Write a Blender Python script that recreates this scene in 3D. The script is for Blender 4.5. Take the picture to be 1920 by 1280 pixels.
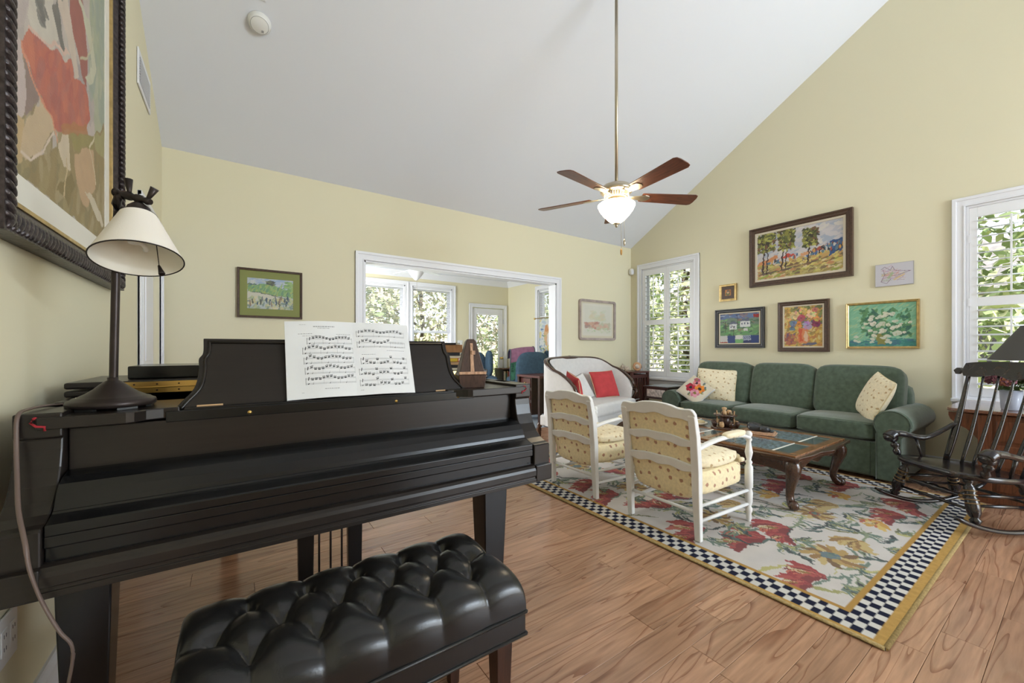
import bpy, math, random
import numpy as np
from mathutils import Vector, Matrix, Euler
random.seed(7); rng = np.random.default_rng(7)
for o in list(bpy.data.objects): bpy.data.objects.remove(o)
scene = bpy.context.scene
COL = scene.collection
R = math.radians; PI = math.pi

# ---------------------------------------------------------------- camera
cd = bpy.data.cameras.new('camera'); cam = bpy.data.objects.new('camera', cd); COL.objects.link(cam)
cd.sensor_fit = 'HORIZONTAL'; cd.sensor_width = 36.0; cd.lens = 36.0 * 750 / 1920
cd.shift_y = 14 / 1920; cd.clip_start = 0.03; cd.clip_end = 200
cam.location = (0, 0, 1.15); cam.rotation_euler = (R(90), 0, R(-34.6))
scene.camera = cam
# ---------------------------------------------------------------- room dimensions (metres)
XL, XR, YB, YR = -0.512, 5.495, 4.425, -4.0      # left / right / back / rear wall planes
ZE, SL = 2.845, 0.577                            # eave height at the back wall, roof pitch
YRIDGE = 0.21; ZRIDGE = ZE + SL * (YB - YRIDGE)
SX, SY, SZ = 5.0, 7.4, 2.62                      # sunroom right wall, back wall, ceiling
# ---------------------------------------------------------------- world, light, exposure
scene.view_settings.view_transform = 'Standard'; scene.view_settings.look = 'None'
scene.view_settings.gamma = 1.0; scene.view_settings.use_curve_mapping = False
scene.view_settings.exposure = 0.22
world = bpy.data.worlds.new('sky'); scene.world = world; world.use_nodes = True
wn = world.node_tree; bg = wn.nodes['Background']
sky = wn.nodes.new('ShaderNodeTexSky'); sky.sky_type = 'HOSEK_WILKIE'; sky.turbidity = 4.0
sky.sun_direction = (0.5, -0.55, 0.67); sky.ground_albedo = 0.4
haze = wn.nodes.new('ShaderNodeMix'); haze.data_type = 'RGBA'; haze.inputs[0].default_value = .6; haze.inputs[7].default_value = (.42, .45, .47, 1)   # thin even cloud
wn.links.new(sky.outputs[0], haze.inputs[6]); wn.links.new(haze.outputs[2], bg.inputs[0]); bg.inputs[1].default_value = 5.0
def sun_lamp(name, direction, energy, angle, color=(1, 1, 1)):
    l = bpy.data.lights.new(name, 'SUN'); l.energy = energy; l.angle = angle; l.color = color
    o = bpy.data.objects.new(name, l); COL.objects.link(o)
    o.rotation_euler = Vector(direction).to_track_quat('-Z', 'Y').to_euler(); return o
sun_lamp('sun', (0.35, 0.62, -0.72), 14.0, R(3), (1, .96, .88))
def area_lamp(name, loc, direction, sx, sy, power, color=(1, 1, 1)):
    l = bpy.data.lights.new(name, 'AREA'); l.shape = 'RECTANGLE'; l.size = sx; l.size_y = sy
    l.energy = power; l.color = color
    o = bpy.data.objects.new(name, l); COL.objects.link(o); o.location = loc
    o.rotation_euler = Vector(direction).to_track_quat('-Z', 'Z').to_euler(); return o
# fill lamps added out of view to brighten the two rooms
area_lamp('fill_rear', (4.0, YR + .05, 1.6), (-.34, 1, .08), 2.6, 2.2, 124, (.86, .93, 1))  # added soft fill from behind the camera
area_lamp('fill_rear_up', (3.9, YR + .12, 2.55), (-.30, .72, .66), 2.8, .7, 178, (.74, .87, 1))  # added fill, tilted up to lighten the ceiling
area_lamp('fill_sunroom_left', (0.26, 5.9, 1.5), (1, 0, 0), 2.0, 1.6, 85)  # added to brighten the sunroom from its unseen end

# ---------------------------------------------------------------- materials
MATS = {}
def _new(name):
    m = bpy.data.materials.new(name); m.use_nodes = True
    nt = m.node_tree; b = nt.nodes['Principled BSDF']; MATS[name] = m
    return m, nt, b
def mat(name, col, rough=.5, metal=0, noise=0.0, nscale=8, bump=0.0, bscale=60, stretch=(1, 1, 1), coat=0, sheen=0, spec=.5, emit=None, estr=0, trans=0, ior=1.45, alpha=1, rnd=0):
    m, nt, b = _new(name); N = nt.nodes; L = nt.links
    b.inputs['Base Color'].default_value = (*col, 1); b.inputs['Roughness'].default_value = rough
    b.inputs['Metallic'].default_value = metal; b.inputs['Coat Weight'].default_value = coat
    b.inputs['Sheen Weight'].default_value = sheen; b.inputs['Specular IOR Level'].default_value = spec
    b.inputs['Transmission Weight'].default_value = trans; b.inputs['IOR'].default_value = ior
    b.inputs['Alpha'].default_value = alpha
    if emit: b.inputs['Emission Color'].default_value = (*emit, 1); b.inputs['Emission Strength'].default_value = estr
    if noise or bump or rnd:
        tc = N.new('ShaderNodeTexCoord'); mp = N.new('ShaderNodeMapping'); mp.inputs['Scale'].default_value = stretch
        L.new(tc.outputs['Object'], mp.inputs['Vector'])
        if noise or rnd:
            nz = N.new('ShaderNodeTexNoise'); nz.inputs['Scale'].default_value = nscale; nz.inputs['Detail'].default_value = 5
            L.new(mp.outputs[0], nz.inputs['Vector'])
            mr = N.new('ShaderNodeMapRange'); mr.inputs[1].default_value = .3; mr.inputs[2].default_value = .7
            mr.inputs[3].default_value = 1 - noise; mr.inputs[4].default_value = 1 + noise
            L.new(nz.outputs[0], mr.inputs[0])
            mx = N.new('ShaderNodeMix'); mx.data_type = 'RGBA'; mx.blend_type = 'MULTIPLY'; mx.inputs[0].default_value = 1
            mx.inputs[6].default_value = (*col, 1); L.new(mr.outputs[0], mx.inputs[7])
            out = mx.outputs[2]
            if rnd:
                oi = N.new('ShaderNodeObjectInfo'); m2 = N.new('ShaderNodeMapRange'); m2.inputs[3].default_value = 1 - rnd; m2.inputs[4].default_value = 1 + rnd
                L.new(oi.outputs['Random'], m2.inputs[0]); mx2 = N.new('ShaderNodeMix'); mx2.data_type = 'RGBA'; mx2.blend_type = 'MULTIPLY'; mx2.inputs[0].default_value = 1
                L.new(out, mx2.inputs[6]); L.new(m2.outputs[0], mx2.inputs[7]); out = mx2.outputs[2]
            L.new(out, b.inputs['Base Color'])
        if bump:
            nb = N.new('ShaderNodeTexNoise'); nb.inputs['Scale'].default_value = bscale; nb.inputs['Detail'].default_value = 3
            L.new(mp.outputs[0], nb.inputs['Vector']); bp = N.new('ShaderNodeBump'); bp.inputs['Strength'].default_value = bump; bp.inputs['Distance'].default_value = .01
            L.new(nb.outputs[0], bp.inputs['Height']); L.new(bp.outputs[0], b.inputs['Normal'])
    return m
def wood(name, c1, c2, scale=6, stretch=(1, 12, 12), rough=.35, lines=9.0, rnd=.0, coat=0, bump=.05, contrast=.6, edge=.35):
    """grain drawn by contour lines of a noise stretched along one axis"""
    m, nt, b = _new(name); N = nt.nodes; L = nt.links
    b.inputs['Roughness'].default_value = rough; b.inputs['Coat Weight'].default_value = coat; b.inputs['Coat Roughness'].default_value = .15
    tc = N.new('ShaderNodeTexCoord'); oi = N.new('ShaderNodeObjectInfo')
    ad = N.new('ShaderNodeVectorMath'); ad.operation = 'MULTIPLY_ADD'; ad.inputs[1].default_value = (1, 1, 1)
    mu = N.new('ShaderNodeMath'); mu.operation = 'MULTIPLY'; mu.inputs[1].default_value = 37.0; L.new(oi.outputs['Random'], mu.inputs[0])
    L.new(tc.outputs['Object'], ad.inputs[0]); L.new(mu.outputs[0], ad.inputs[2])
    mp = N.new('ShaderNodeMapping'); mp.inputs['Scale'].default_value = stretch; L.new(ad.outputs[0], mp.inputs['Vector'])
    n1 = N.new('ShaderNodeTexNoise'); n1.inputs['Scale'].default_value = scale * .22; n1.inputs['Detail'].default_value = 2.5; n1.inputs['Roughness'].default_value = .55; n1.inputs['Distortion'].default_value = .8
    L.new(mp.outputs[0], n1.inputs['Vector'])
    m1 = N.new('ShaderNodeMath'); m1.operation = 'MULTIPLY'; m1.inputs[1].default_value = lines; L.new(n1.outputs[0], m1.inputs[0])
    fr = N.new('ShaderNodeMath'); fr.operation = 'FRACT'; L.new(m1.outputs[0], fr.inputs[0])
    n2 = N.new('ShaderNodeTexNoise'); n2.inputs['Scale'].default_value = scale * 2.2; n2.inputs['Detail'].default_value = 6; L.new(mp.outputs[0], n2.inputs['Vector'])
    cr = N.new('ShaderNodeValToRGB'); e = cr.color_ramp.elements
    e[0].position = 0; e[0].color = (*c2, 1); e[1].position = edge; e[1].color = (*c1, 1)
    k = cr.color_ramp.elements.new(1.0); k.color = tuple(contrast * a + (1 - contrast) * d for a, d in zip(c1, c2)) + (1,)
    L.new(fr.outputs[0], cr.inputs[0])
    mr = N.new('ShaderNodeMapRange'); mr.inputs[1].default_value = .3; mr.inputs[2].default_value = .7; mr.inputs[3].default_value = .78; mr.inputs[4].default_value = 1.18; L.new(n2.outputs[0], mr.inputs[0])
    mx = N.new('ShaderNodeMix'); mx.data_type = 'RGBA'; mx.blend_type = 'MULTIPLY'; mx.inputs[0].default_value = 1
    L.new(cr.outputs[0], mx.inputs[6]); L.new(mr.outputs[0], mx.inputs[7]); out = mx.outputs[2]
    if rnd:
        m2 = N.new('ShaderNodeMapRange'); m2.inputs[3].default_value = 1 - rnd; m2.inputs[4].default_value = 1 + rnd; L.new(oi.outputs['Random'], m2.inputs[0])
        mx2 = N.new('ShaderNodeMix'); mx2.data_type = 'RGBA'; mx2.blend_type = 'MULTIPLY'; mx2.inputs[0].default_value = 1
        L.new(out, mx2.inputs[6]); L.new(m2.outputs[0], mx2.inputs[7]); out = mx2.outputs[2]
    L.new(out, b.inputs['Base Color'])
    if bump:
        bp = N.new('ShaderNodeBump'); bp.inputs['Strength'].default_value = bump; bp.inputs['Distance'].default_value = .01
        L.new(n2.outputs[0], bp.inputs['Height']); L.new(bp.outputs[0], b.inputs['Normal'])
    return m
def dotted(name, base, dot, scale=14, r=.2, rough=.85):
    m, nt, b = _new(name); N = nt.nodes; L = nt.links; b.inputs['Roughness'].default_value = rough; b.inputs['Sheen Weight'].default_value = .15
    tc = N.new('ShaderNodeTexCoord'); sp = N.new('ShaderNodeSeparateXYZ'); L.new(tc.outputs['Object'], sp.inputs[0]); nn = N.new('ShaderNodeSeparateXYZ'); L.new(tc.outputs['Normal'], nn.inputs[0])
    def vor(a, c):        # dots printed on the face the cloth lies in
        cb = N.new('ShaderNodeCombineXYZ'); L.new(sp.outputs[a], cb.inputs[0]); L.new(sp.outputs[c], cb.inputs[1])
        v = N.new('ShaderNodeTexVoronoi'); v.voronoi_dimensions = '2D'; v.inputs['Scale'].default_value = scale; v.inputs['Randomness'].default_value = .5; L.new(cb.outputs[0], v.inputs['Vector']); return v.outputs['Distance']
    def step(k):
        ab = N.new('ShaderNodeMath'); ab.operation = 'ABSOLUTE'; L.new(nn.outputs[k], ab.inputs[0]); g = N.new('ShaderNodeMath'); g.operation = 'GREATER_THAN'; g.inputs[1].default_value = .66; L.new(ab.outputs[0], g.inputs[0]); return g.outputs[0]
    def mixf(f, a, c):
        m_ = N.new('ShaderNodeMix'); L.new(f, m_.inputs[0]); L.new(a, m_.inputs[2]); L.new(c, m_.inputs[3]); return m_.outputs[0]
    vd = mixf(step(1), mixf(step(0), vor(0, 1), vor(1, 2)), vor(0, 2))
    nz = N.new('ShaderNodeTexNoise'); nz.inputs['Scale'].default_value = 60; nz.inputs['Detail'].default_value = 4; L.new(tc.outputs['Object'], nz.inputs['Vector'])
    ad = N.new('ShaderNodeMath'); ad.operation = 'MULTIPLY_ADD'; ad.inputs[1].default_value = .22; L.new(nz.outputs[0], ad.inputs[0]); L.new(vd, ad.inputs[2])
    cr = N.new('ShaderNodeValToRGB'); e = cr.color_ramp.elements; e[0].position = r + .08; e[0].color = (*dot, 1); e[1].position = r + .14; e[1].color = (*base, 1)
    L.new(ad.outputs[0], cr.inputs[0])
    mr = N.new('ShaderNodeMapRange'); mr.inputs[1].default_value = .3; mr.inputs[2].default_value = .7; mr.inputs[3].default_value = .9; mr.inputs[4].default_value = 1.08; L.new(nz.outputs[0], mr.inputs[0])
    mx = N.new('ShaderNodeMix'); mx.data_type = 'RGBA'; mx.blend_type = 'MULTIPLY'; mx.inputs[0].default_value = 1
    L.new(cr.outputs[0], mx.inputs[6]); L.new(mr.outputs[0], mx.inputs[7]); L.new(mx.outputs[2], b.inputs['Base Color'])
    return m
def vcol(name, rough=.6, coat=0, bump=.0, bscale=200, spec=.4):
    m, nt, b = _new(name); N = nt.nodes; L = nt.links; b.inputs['Roughness'].default_value = rough; b.inputs['Coat Weight'].default_value = coat; b.inputs['Coat Roughness'].default_value = .03
    b.inputs['Specular IOR Level'].default_value = spec
    a = N.new('ShaderNodeAttribute'); a.attribute_name = 'Col'; L.new(a.outputs['Color'], b.inputs['Base Color'])
    if bump:
        tc = N.new('ShaderNodeTexCoord'); nb = N.new('ShaderNodeTexNoise'); nb.inputs['Scale'].default_value = bscale; L.new(tc.outputs['Object'], nb.inputs['Vector'])
        bp = N.new('ShaderNodeBump'); bp.inputs['Strength'].default_value = bump; bp.inputs['Distance'].default_value = .004; L.new(nb.outputs[0], bp.inputs['Height']); L.new(bp.outputs[0], b.inputs['Normal'])
    return m
def lin(r, g, b):
    f = lambda c: (c / 255 / 12.92) if c / 255 <= .04045 else ((c / 255 + .055) / 1.055) ** 2.4
    return (f(r), f(g), f(b))

# ---------------------------------------------------------------- mesh builder
class MB:
    def __init__(s): s.v = []; s.f = []; s.sm = []
    def add(s, vs, fs, smooth=False, M=None):
        o = len(s.v)
        s.v += [tuple(M @ Vector(p)) for p in vs] if M is not None else [tuple(p) for p in vs]
        s.f += [tuple(i + o for i in f) for f in fs]; s.sm += [smooth] * len(fs); return s
    def bx(s, x0, x1, y0, y1, z0, z1, M=None):
        vs = [(x0, y0, z0), (x1, y0, z0), (x1, y1, z0), (x0, y1, z0), (x0, y0, z1), (x1, y0, z1), (x1, y1, z1), (x0, y1, z1)]
        return s.add(vs, [(0, 3, 2, 1), (4, 5, 6, 7), (0, 1, 5, 4), (1, 2, 6, 5), (2, 3, 7, 6), (3, 0, 4, 7)], False, M)
    def prism(s, poly, axis, a, b, M=None, smooth=False):
        """poly = 2D points in the two other axes (cyclic order), extruded from a to b along axis"""
        n = len(poly)
        def P(p, t):
            if axis == 0: return (t, p[0], p[1])
            if axis == 1: return (p[0], t, p[1])
            return (p[0], p[1], t)
        vs = [P(p, a) for p in poly] + [P(p, b) for p in poly]
        area = sum(poly[i][0] * poly[(i + 1) % n][1] - poly[(i + 1) % n][0] * poly[i][1] for i in range(n))
        flip = (area < 0) != (axis == 1)
        fs = [tuple(range(n))[::-1], tuple(range(n, 2 * n))]
        sd = [(i, (i + 1) % n, (i + 1) % n + n, i + n) for i in range(n)]
        if flip: fs = [f[::-1] for f in fs]; sd = [f[::-1] for f in sd]
        if (b < a): fs = [f[::-1] for f in fs]; sd = [f[::-1] for f in sd]
        o = len(s.v); s.add(vs, fs, False, M); s.f += [tuple(i + o for i in f) for f in sd]; s.sm += [smooth] * n
        return s
    def lathe(s, prof, c=(0, 0, 0), seg=20, M=None, cap=True):
        """prof = [(r, z)], revolved round z"""
        vs = []; fs = []
        for r, z in prof:
            for k in range(seg):
                a = 2 * PI * k / seg; vs.append((c[0] + r * math.cos(a), c[1] + r * math.sin(a), c[2] + z))
        for i in range(len(prof) - 1):
            for k in range(seg):
                k2 = (k + 1) % seg; fs.append((i * seg + k, i * seg + k2, (i + 1) * seg + k2, (i + 1) * seg + k))
        s.add(vs, fs, True, M)
        if cap:
            o = len(s.v) - len(vs)
            s.f += [tuple(o + k for k in range(seg))[::-1], tuple(o + (len(prof) - 1) * seg + k for k in range(seg))]; s.sm += [False, False]
        return s
    def turned(s, p, q, prof, seg=14):
        """a lathe laid from point p to q; prof = [(r, t 0..1)]"""
        p = Vector(p); q = Vector(q); d = q - p; M = Matrix.Translation(p) @ d.to_track_quat('Z', 'Y').to_matrix().to_4x4()
        return s.lathe([(r, t * d.length) for r, t in prof], seg=seg, M=M)
    def tube(s, pts, rad, seg=10, sx=1.0, sy=1.0, up=(0, 0, 1), cap=True):
        """swept ring along pts; rad number or list; sx/sy squash the section"""
        P = [Vector(p) for p in pts]; n = len(P); rr = rad if isinstance(rad, (list, tuple)) else [rad] * n
        vs = []; fs = []; U = Vector(up)
        for i, p in enumerate(P):
            t = (P[min(i + 1, n - 1)] - P[max(i - 1, 0)]).normalized()
            a = t.cross(U)
            if a.length < 1e-3: a = t.cross(Vector((1, 0, 0)))
            a.normalize(); b = a.cross(t).normalized()
            for k in range(seg):
                w = 2 * PI * k / seg; vs.append(p + a * (rr[i] * sx * math.cos(w)) + b * (rr[i] * sy * math.sin(w)))
        for i in range(n - 1):
            for k in range(seg):
                k2 = (k + 1) % seg; fs.append((i * seg + k, i * seg + k2, (i + 1) * seg + k2, (i + 1) * seg + k))
        s.add(vs, fs, True)
        if cap:
            o = len(s.v) - len(vs); s.f += [tuple(o + k for k in range(seg))[::-1], tuple(o + (n - 1) * seg + k for k in range(seg))]; s.sm += [False, False]
        return s
    def sbox(s, c, size, n=6.0, seg=8, M=None, fn=None):
        """puffy rounded box: a cube's surface pushed to an L-n sphere"""
        vs = []; fs = []
        T = np.tan(np.linspace(-PI / 4, PI / 4, seg + 1))
        for ax in range(3):
            for sg in (-1, 1):
                o = len(vs)
                for i in range(seg + 1):
                    for j in range(seg + 1):
                        p = [0, 0, 0]; p[ax] = sg; p[(ax + 1) % 3] = T[i]; p[(ax + 2) % 3] = T[j]
                        l = sum(abs(q) ** n for q in p) ** (1 / n)
                        p = [p[k] / l * size[k] / 2 for k in range(3)]
                        if fn: p = fn(*p)
                        vs.append((p[0] + c[0], p[1] + c[1], p[2] + c[2]))
                for i in range(seg):
                    for j in range(seg):
                        f = (o + i * (seg + 1) + j, o + (i + 1) * (seg + 1) + j, o + (i + 1) * (seg + 1) + j + 1, o + i * (seg + 1) + j + 1)
                        fs.append(f if sg > 0 else f[::-1])
        return s.add(vs, fs, True, M)
    def grid(s, fn, nu, nv, smooth=True, M=None, flip=False):
        vs = [fn(i / nu, j / nv) for i in range(nu + 1) for j in range(nv + 1)]
        fs = []
        for i in range(nu):
            for j in range(nv):
                f = (i * (nv + 1) + j, (i + 1) * (nv + 1) + j, (i + 1) * (nv + 1) + j + 1, i * (nv + 1) + j + 1); fs.append(f[::-1] if flip else f)
        return s.add(vs, fs, smooth, M)
    def pillow(s, w, h, t, M=None, seg=14, p=2.6):
        def fn(u, v, sg):
            a = math.sin((u - .5) * PI); b = math.sin((v - .5) * PI)
            k = max(0, (1 - abs(a) ** p)) ** .5 * max(0, (1 - abs(b) ** p)) ** .5
            pin = 1 - .06 * (1 - k) * (1 - abs(a * b))
            return (a * w / 2 * (1 - .05 * (1 - b * b)), b * h / 2 * (1 - .05 * (1 - a * a)), sg * t / 2 * k)
        s.grid(lambda u, v: fn(u, v, 1), seg, seg, True, M); s.grid(lambda u, v: fn(u, v, -1), seg, seg, True, M, flip=True); return s
    def mesh(s, name):
        me = bpy.data.meshes.new(name); me.from_pydata(s.v, [], s.f); me.update()
        me.polygons.foreach_set('use_smooth', s.sm); return me
    def build(s, name, m, parent=None, bevel=0, seg=2, loc=None, rot=None):
        o = bpy.data.objects.new(name, s.mesh(name)); COL.objects.link(o)
        o.data.materials.append(MATS[m] if isinstance(m, str) else m)
        if parent is not None: o.parent = parent
        if bevel:
            b = o.modifiers.new('bevel', 'BEVEL'); b.width = bevel; b.segments = seg; b.limit_method = 'ANGLE'; b.angle_limit = R(40)
        if loc is not None: o.location = loc
        if rot is not None: o.rotation_euler = rot
        return o
def tag(o, label=None, cat=None, group=None, kind=None):
    if label: o['label'] = label
    if cat: o['category'] = cat
    if group: o['group'] = group
    if kind: o['kind'] = kind
    return o
def thing(name, label, cat, loc=(0, 0, 0), rz=0, group=None, rot=None):
    o = bpy.data.objects.new(name, None); o.empty_display_size = .05; COL.objects.link(o); o.location = loc
    o.rotation_euler = rot if rot is not None else (0, 0, rz); return tag(o, label, cat, group)
def struct(name, rz=0, loc=(0, 0, 0)):
    o = bpy.data.objects.new(name, None); o.empty_display_size = .05; COL.objects.link(o); o.location = loc; o.rotation_euler = (0, 0, rz); o['kind'] = 'structure'; return o
def copy_tree(o, parent=None):
    c = o.copy(); COL.objects.link(c); c.parent = parent
    for ch in list(o.children): copy_tree(ch, c)
    return c
def dup(o, parent, loc, rot=None):
    c = o.copy(); COL.objects.link(c); c.parent = parent; c.location = loc
    if rot is not None: c.rotation_euler = rot
    return c
def TR(loc=(0, 0, 0), rot=(0, 0, 0), sc=(1, 1, 1)):
    return Matrix.Translation(loc) @ Euler(rot).to_matrix().to_4x4() @ Matrix.Diagonal((*sc, 1))
def bez(pts, n=16):
    """Catmull-Rom through pts"""
    P = [np.array(p, float) for p in pts]; P = [2 * P[0] - P[1]] + P + [2 * P[-1] - P[-2]]; out = []
    for i in range(1, len(P) - 2):
        for k in range(n):
            t = k / n; a, b, c, d = P[i - 1], P[i], P[i + 1], P[i + 2]
            out.append(tuple(.5 * (2 * b + (c - a) * t + (2 * a - 5 * b + 4 * c - d) * t * t + (3 * b - a - 3 * c + d) * t ** 3)))
    out.append(tuple(P[-2])); return out

# ---------------------------------------------------------------- picture painter: colours on a fine mesh
class Paint:
    """a raster of w x h metres; x to the right, y up; colours given as sRGB 0..255"""
    def __init__(s, w, h, step, col):
        s.w, s.h = w, h; s.nx = max(2, int(w / step) + 1); s.ny = max(2, int(h / step) + 1)
        s.X, s.Y = np.meshgrid(np.linspace(0, w, s.nx), np.linspace(0, h, s.ny)); s.a = np.zeros((s.ny, s.nx, 3)); s.a[:] = lin(*col)
        s.X0, s.Y0 = s.X.copy(), s.Y.copy(); s.res = w / (s.nx - 1)
    def ragged(s, amp, scale):
        """wobble the sampling so that every shape gets a hand-made edge"""
        s.X = s.X0 + amp * s.noise(scale, 11); s.Y = s.Y0 + amp * s.noise(scale, 12); return s
    def noise(s, scale, seed=0):
        r = np.random.default_rng(seed); gx = int(s.w / scale) + 3; gy = int(s.h / scale) + 3; g = r.uniform(-1, 1, (gy, gx))
        fx = s.X0 / scale; fy = s.Y0 / scale; i = fx.astype(int); j = fy.astype(int); u = fx - i; v = fy - j
        u = u * u * (3 - 2 * u); v = v * v * (3 - 2 * v)
        return (g[j, i] * (1 - u) + g[j, i + 1] * u) * (1 - v) + (g[j + 1, i] * (1 - u) + g[j + 1, i + 1] * u) * v
    def put(s, m, col, al=1.0):
        m = (m * al)[..., None]; s.a = s.a * (1 - m) + np.array(lin(*col)) * m; return s
    def sub(s, x0, x1, y0, y1):
        p = .03 * max(s.w, s.h) + .02
        i0 = max(0, int((x0 - p) / s.w * (s.nx - 1))); i1 = min(s.nx, int((x1 + p) / s.w * (s.nx - 1)) + 2)
        j0 = max(0, int((y0 - p) / s.h * (s.ny - 1))); j1 = min(s.ny, int((y1 + p) / s.h * (s.ny - 1)) + 2)
        return (slice(j0, max(j0, j1)), slice(i0, max(i0, i1)))
    def putsub(s, sl, m, col, al=1.0):
        if m.size == 0: return s
        m = (m * al)[..., None]; s.a[sl] = s.a[sl] * (1 - m) + np.array(lin(*col)) * m; return s
    def ell(s, cx, cy, rx, ry, col, ang=0, al=1.0):
        r = max(rx, ry); sl = s.sub(cx - r, cx + r, cy - r, cy + r); c, d = math.cos(ang), math.sin(ang)
        x = s.X[sl] - cx; y = s.Y[sl] - cy; q = ((x * c + y * d) / rx) ** 2 + ((-x * d + y * c) / ry) ** 2
        return s.putsub(sl, (q < 1).astype(float), col, al)
    def poly(s, pts, col, al=1.0):
        xs = [p[0] for p in pts]; ys = [p[1] for p in pts]; sl = s.sub(min(xs), max(xs), min(ys), max(ys)); X, Y = s.X[sl], s.Y[sl]
        ins = np.zeros(X.shape, bool); n = len(pts)
        for i in range(n):
            x1, y1 = pts[i]; x2, y2 = pts[(i + 1) % n]
            if y1 == y2: continue
            c = ((y1 > Y) != (y2 > Y)) & (X < (x2 - x1) * (Y - y1) / (y2 - y1) + x1); ins ^= c
        return s.putsub(sl, ins.astype(float), col, al)
    def line(s, pts, w, col, al=1.0, taper=False):
        n = len(pts)
        for i in range(n - 1):
            (x1, y1), (x2, y2) = pts[i][:2], pts[i + 1][:2]; ww = w * (1 - .85 * (i + .5) / n) if taper else w
            sl = s.sub(min(x1, x2) - ww, max(x1, x2) + ww, min(y1, y2) - ww, max(y1, y2) + ww); X, Y = s.X[sl], s.Y[sl]
            dx, dy = x2 - x1, y2 - y1; l2 = dx * dx + dy * dy + 1e-12; t = np.clip(((X - x1) * dx + (Y - y1) * dy) / l2, 0, 1)
            s.putsub(sl, (np.hypot(X - x1 - t * dx, Y - y1 - t * dy) < ww / 2).astype(float), col, al)
        return s
    def dabs(s, n, box, cols, size, ang=0, spread=.5, ratio=.35, al=.9, seed=1):
        r = random.Random(seed)
        for _ in range(n):
            x = r.uniform(box[0], box[1]); y = r.uniform(box[2], box[3]); z = size * r.uniform(.6, 1.4)
            s.ell(x, y, z, z * ratio, r.choice(cols), ang + r.uniform(-spread, spread), al)
        return s
    def build(s, name, m, M, parent=None, z=0.0):
        nv = s.nx * s.ny; co = np.stack([s.X0.ravel(), s.Y0.ravel(), np.full(nv, z)], 1)
        A = np.array(M); co = co @ A[:3, :3].T + A[:3, 3]
        idx = np.arange(nv).reshape(s.ny, s.nx); q = np.stack([idx[:-1, :-1], idx[:-1, 1:], idx[1:, 1:], idx[1:, :-1]], -1).reshape(-1, 4)
        me = bpy.data.meshes.new(name); me.vertices.add(nv); me.vertices.foreach_set('co', co.ravel())
        me.loops.add(q.size); me.loops.foreach_set('vertex_index', q.ravel().astype(np.int32))
        me.polygons.add(len(q)); me.polygons.foreach_set('loop_start', np.arange(0, q.size, 4, dtype=np.int32)); me.polygons.foreach_set('loop_total', np.full(len(q), 4, np.int32))
        me.update(); me.validate()
        at = me.color_attributes.new('Col', 'FLOAT_COLOR', 'POINT'); c4 = np.ones((nv, 4)); c4[:, :3] = np.clip(s.a.reshape(-1, 3), 0, 1); at.data.foreach_set('color', c4.ravel().astype(np.float32))
        o = bpy.data.objects.new(name, me); COL.objects.link(o); me.materials.append(MATS[m])
        if parent is not None: o.parent = parent
        return o
# ---------------------------------------------------------------- palette
mat('wall_paint', (.74, .69, .505), .75, bump=.03, bscale=160)
mat('ceiling_paint', (.745, .77, .835), .85, bump=.02, bscale=150)
mat('white_trim', (.81, .82, .87), .4)
mat('white_shutter', (.83, .84, .88), .38)
mat('white_plastic', (.8, .8, .79), .35)
wood('oak_floor', lin(176, 136, 109), lin(134, 93, 70), 3.4, (.6, 7, 7), .22, 12.0, rnd=.13, bump=.02, contrast=.86, edge=.22)
mat('floor_gap', lin(70, 44, 30), .7)
mat('piano_black', (.007, .007, .0075), .2, noise=.12, nscale=3, stretch=(1, 14, 14), spec=.42)
mat('piano_satin', (.015, .0115, .0100), .28, noise=.14, nscale=4, stretch=(1, 20, 20), spec=.42)
mat('matte_black', (.006, .006, .006), .5)  # plain near-black matte finish, pin block and sofa feet
mat('brass', (.72, .48, .16), .28, 1)
mat('gold_leaf', (.52, .38, .17), .38, .85, noise=.2, nscale=30)
mat('red_felt', (.35, .02, .03), .9)
mat('black_leather', (.010, .010, .0105), .26, bump=.04, bscale=260, spec=.6)
mat('leather_piping', (.016, .016, .016), .4)
wood('dark_mahogany', (.045, .017, .010), (.02, .008, .005), 7, (10, 10, 1), .3)
mat('lamp_bronze', (.035, .026, .024), .38, .55, noise=.25, nscale=12)
mat('lamp_fabric', (.78, .73, .66), .8, bump=.05, bscale=300)
mat('lamp_fabric_inner', (.84, .80, .70), .8)
mat('glass_bulb', (.82, .80, .76), .3)
mat('cord_brown', (.13, .09, .075), .45)
mat('paper', (.70, .71, .72), .7, noise=.03, nscale=6)
mat('ink', (.02, .02, .025), .7)
mat('ink_grey', (.30, .30, .31), .7)
wood('metronome_wood', (.075, .042, .032), (.035, .018, .014), 8, (9, 9, 1), .4)
wood('light_wood', (.55, .34, .22), (.36, .2, .12), 8, (9, 9, 1), .45)
mat('steel', (.5, .5, .52), .3, 1)
mat('sofa_green', (.076, .109, .077), .88, noise=.22, nscale=26, bump=.12, bscale=240, sheen=.35)
mat('sofa_seam', (.03, .05, .035), .9)
mat('linen_white', (.70, .69, .68), .9, bump=.08, bscale=300, noise=.04, nscale=20)
mat('linen_piping', (.05, .055, .07), .7)
mat('pillow_red', (.52, .055, .06), .85, bump=.06, bscale=240, noise=.1, nscale=14)
mat('pillow_piping', (.75, .62, .36), .8)
dotted('yellow_dots', (.83, .71, .45), (.45, .24, .15), 13.5, .15)
dotted('cream_dots', (.84, .74, .53), (.52, .36, .18), 14.5, .135)
mat('chair_white', (.79, .79, .785), .42, noise=.04, nscale=12)
wood('carved_walnut', (.072, .030, .016), (.028, .012, .007), 7, (8, 8, 8), .22, coat=.4)
wood('table_rail', (.30, .135, .05), (.14, .055, .02), 6, (10, 1, 10), .2, coat=.5)
mat('table_slate', (.16, .21, .24), .12, noise=.55, nscale=38, spec=.8)
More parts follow.
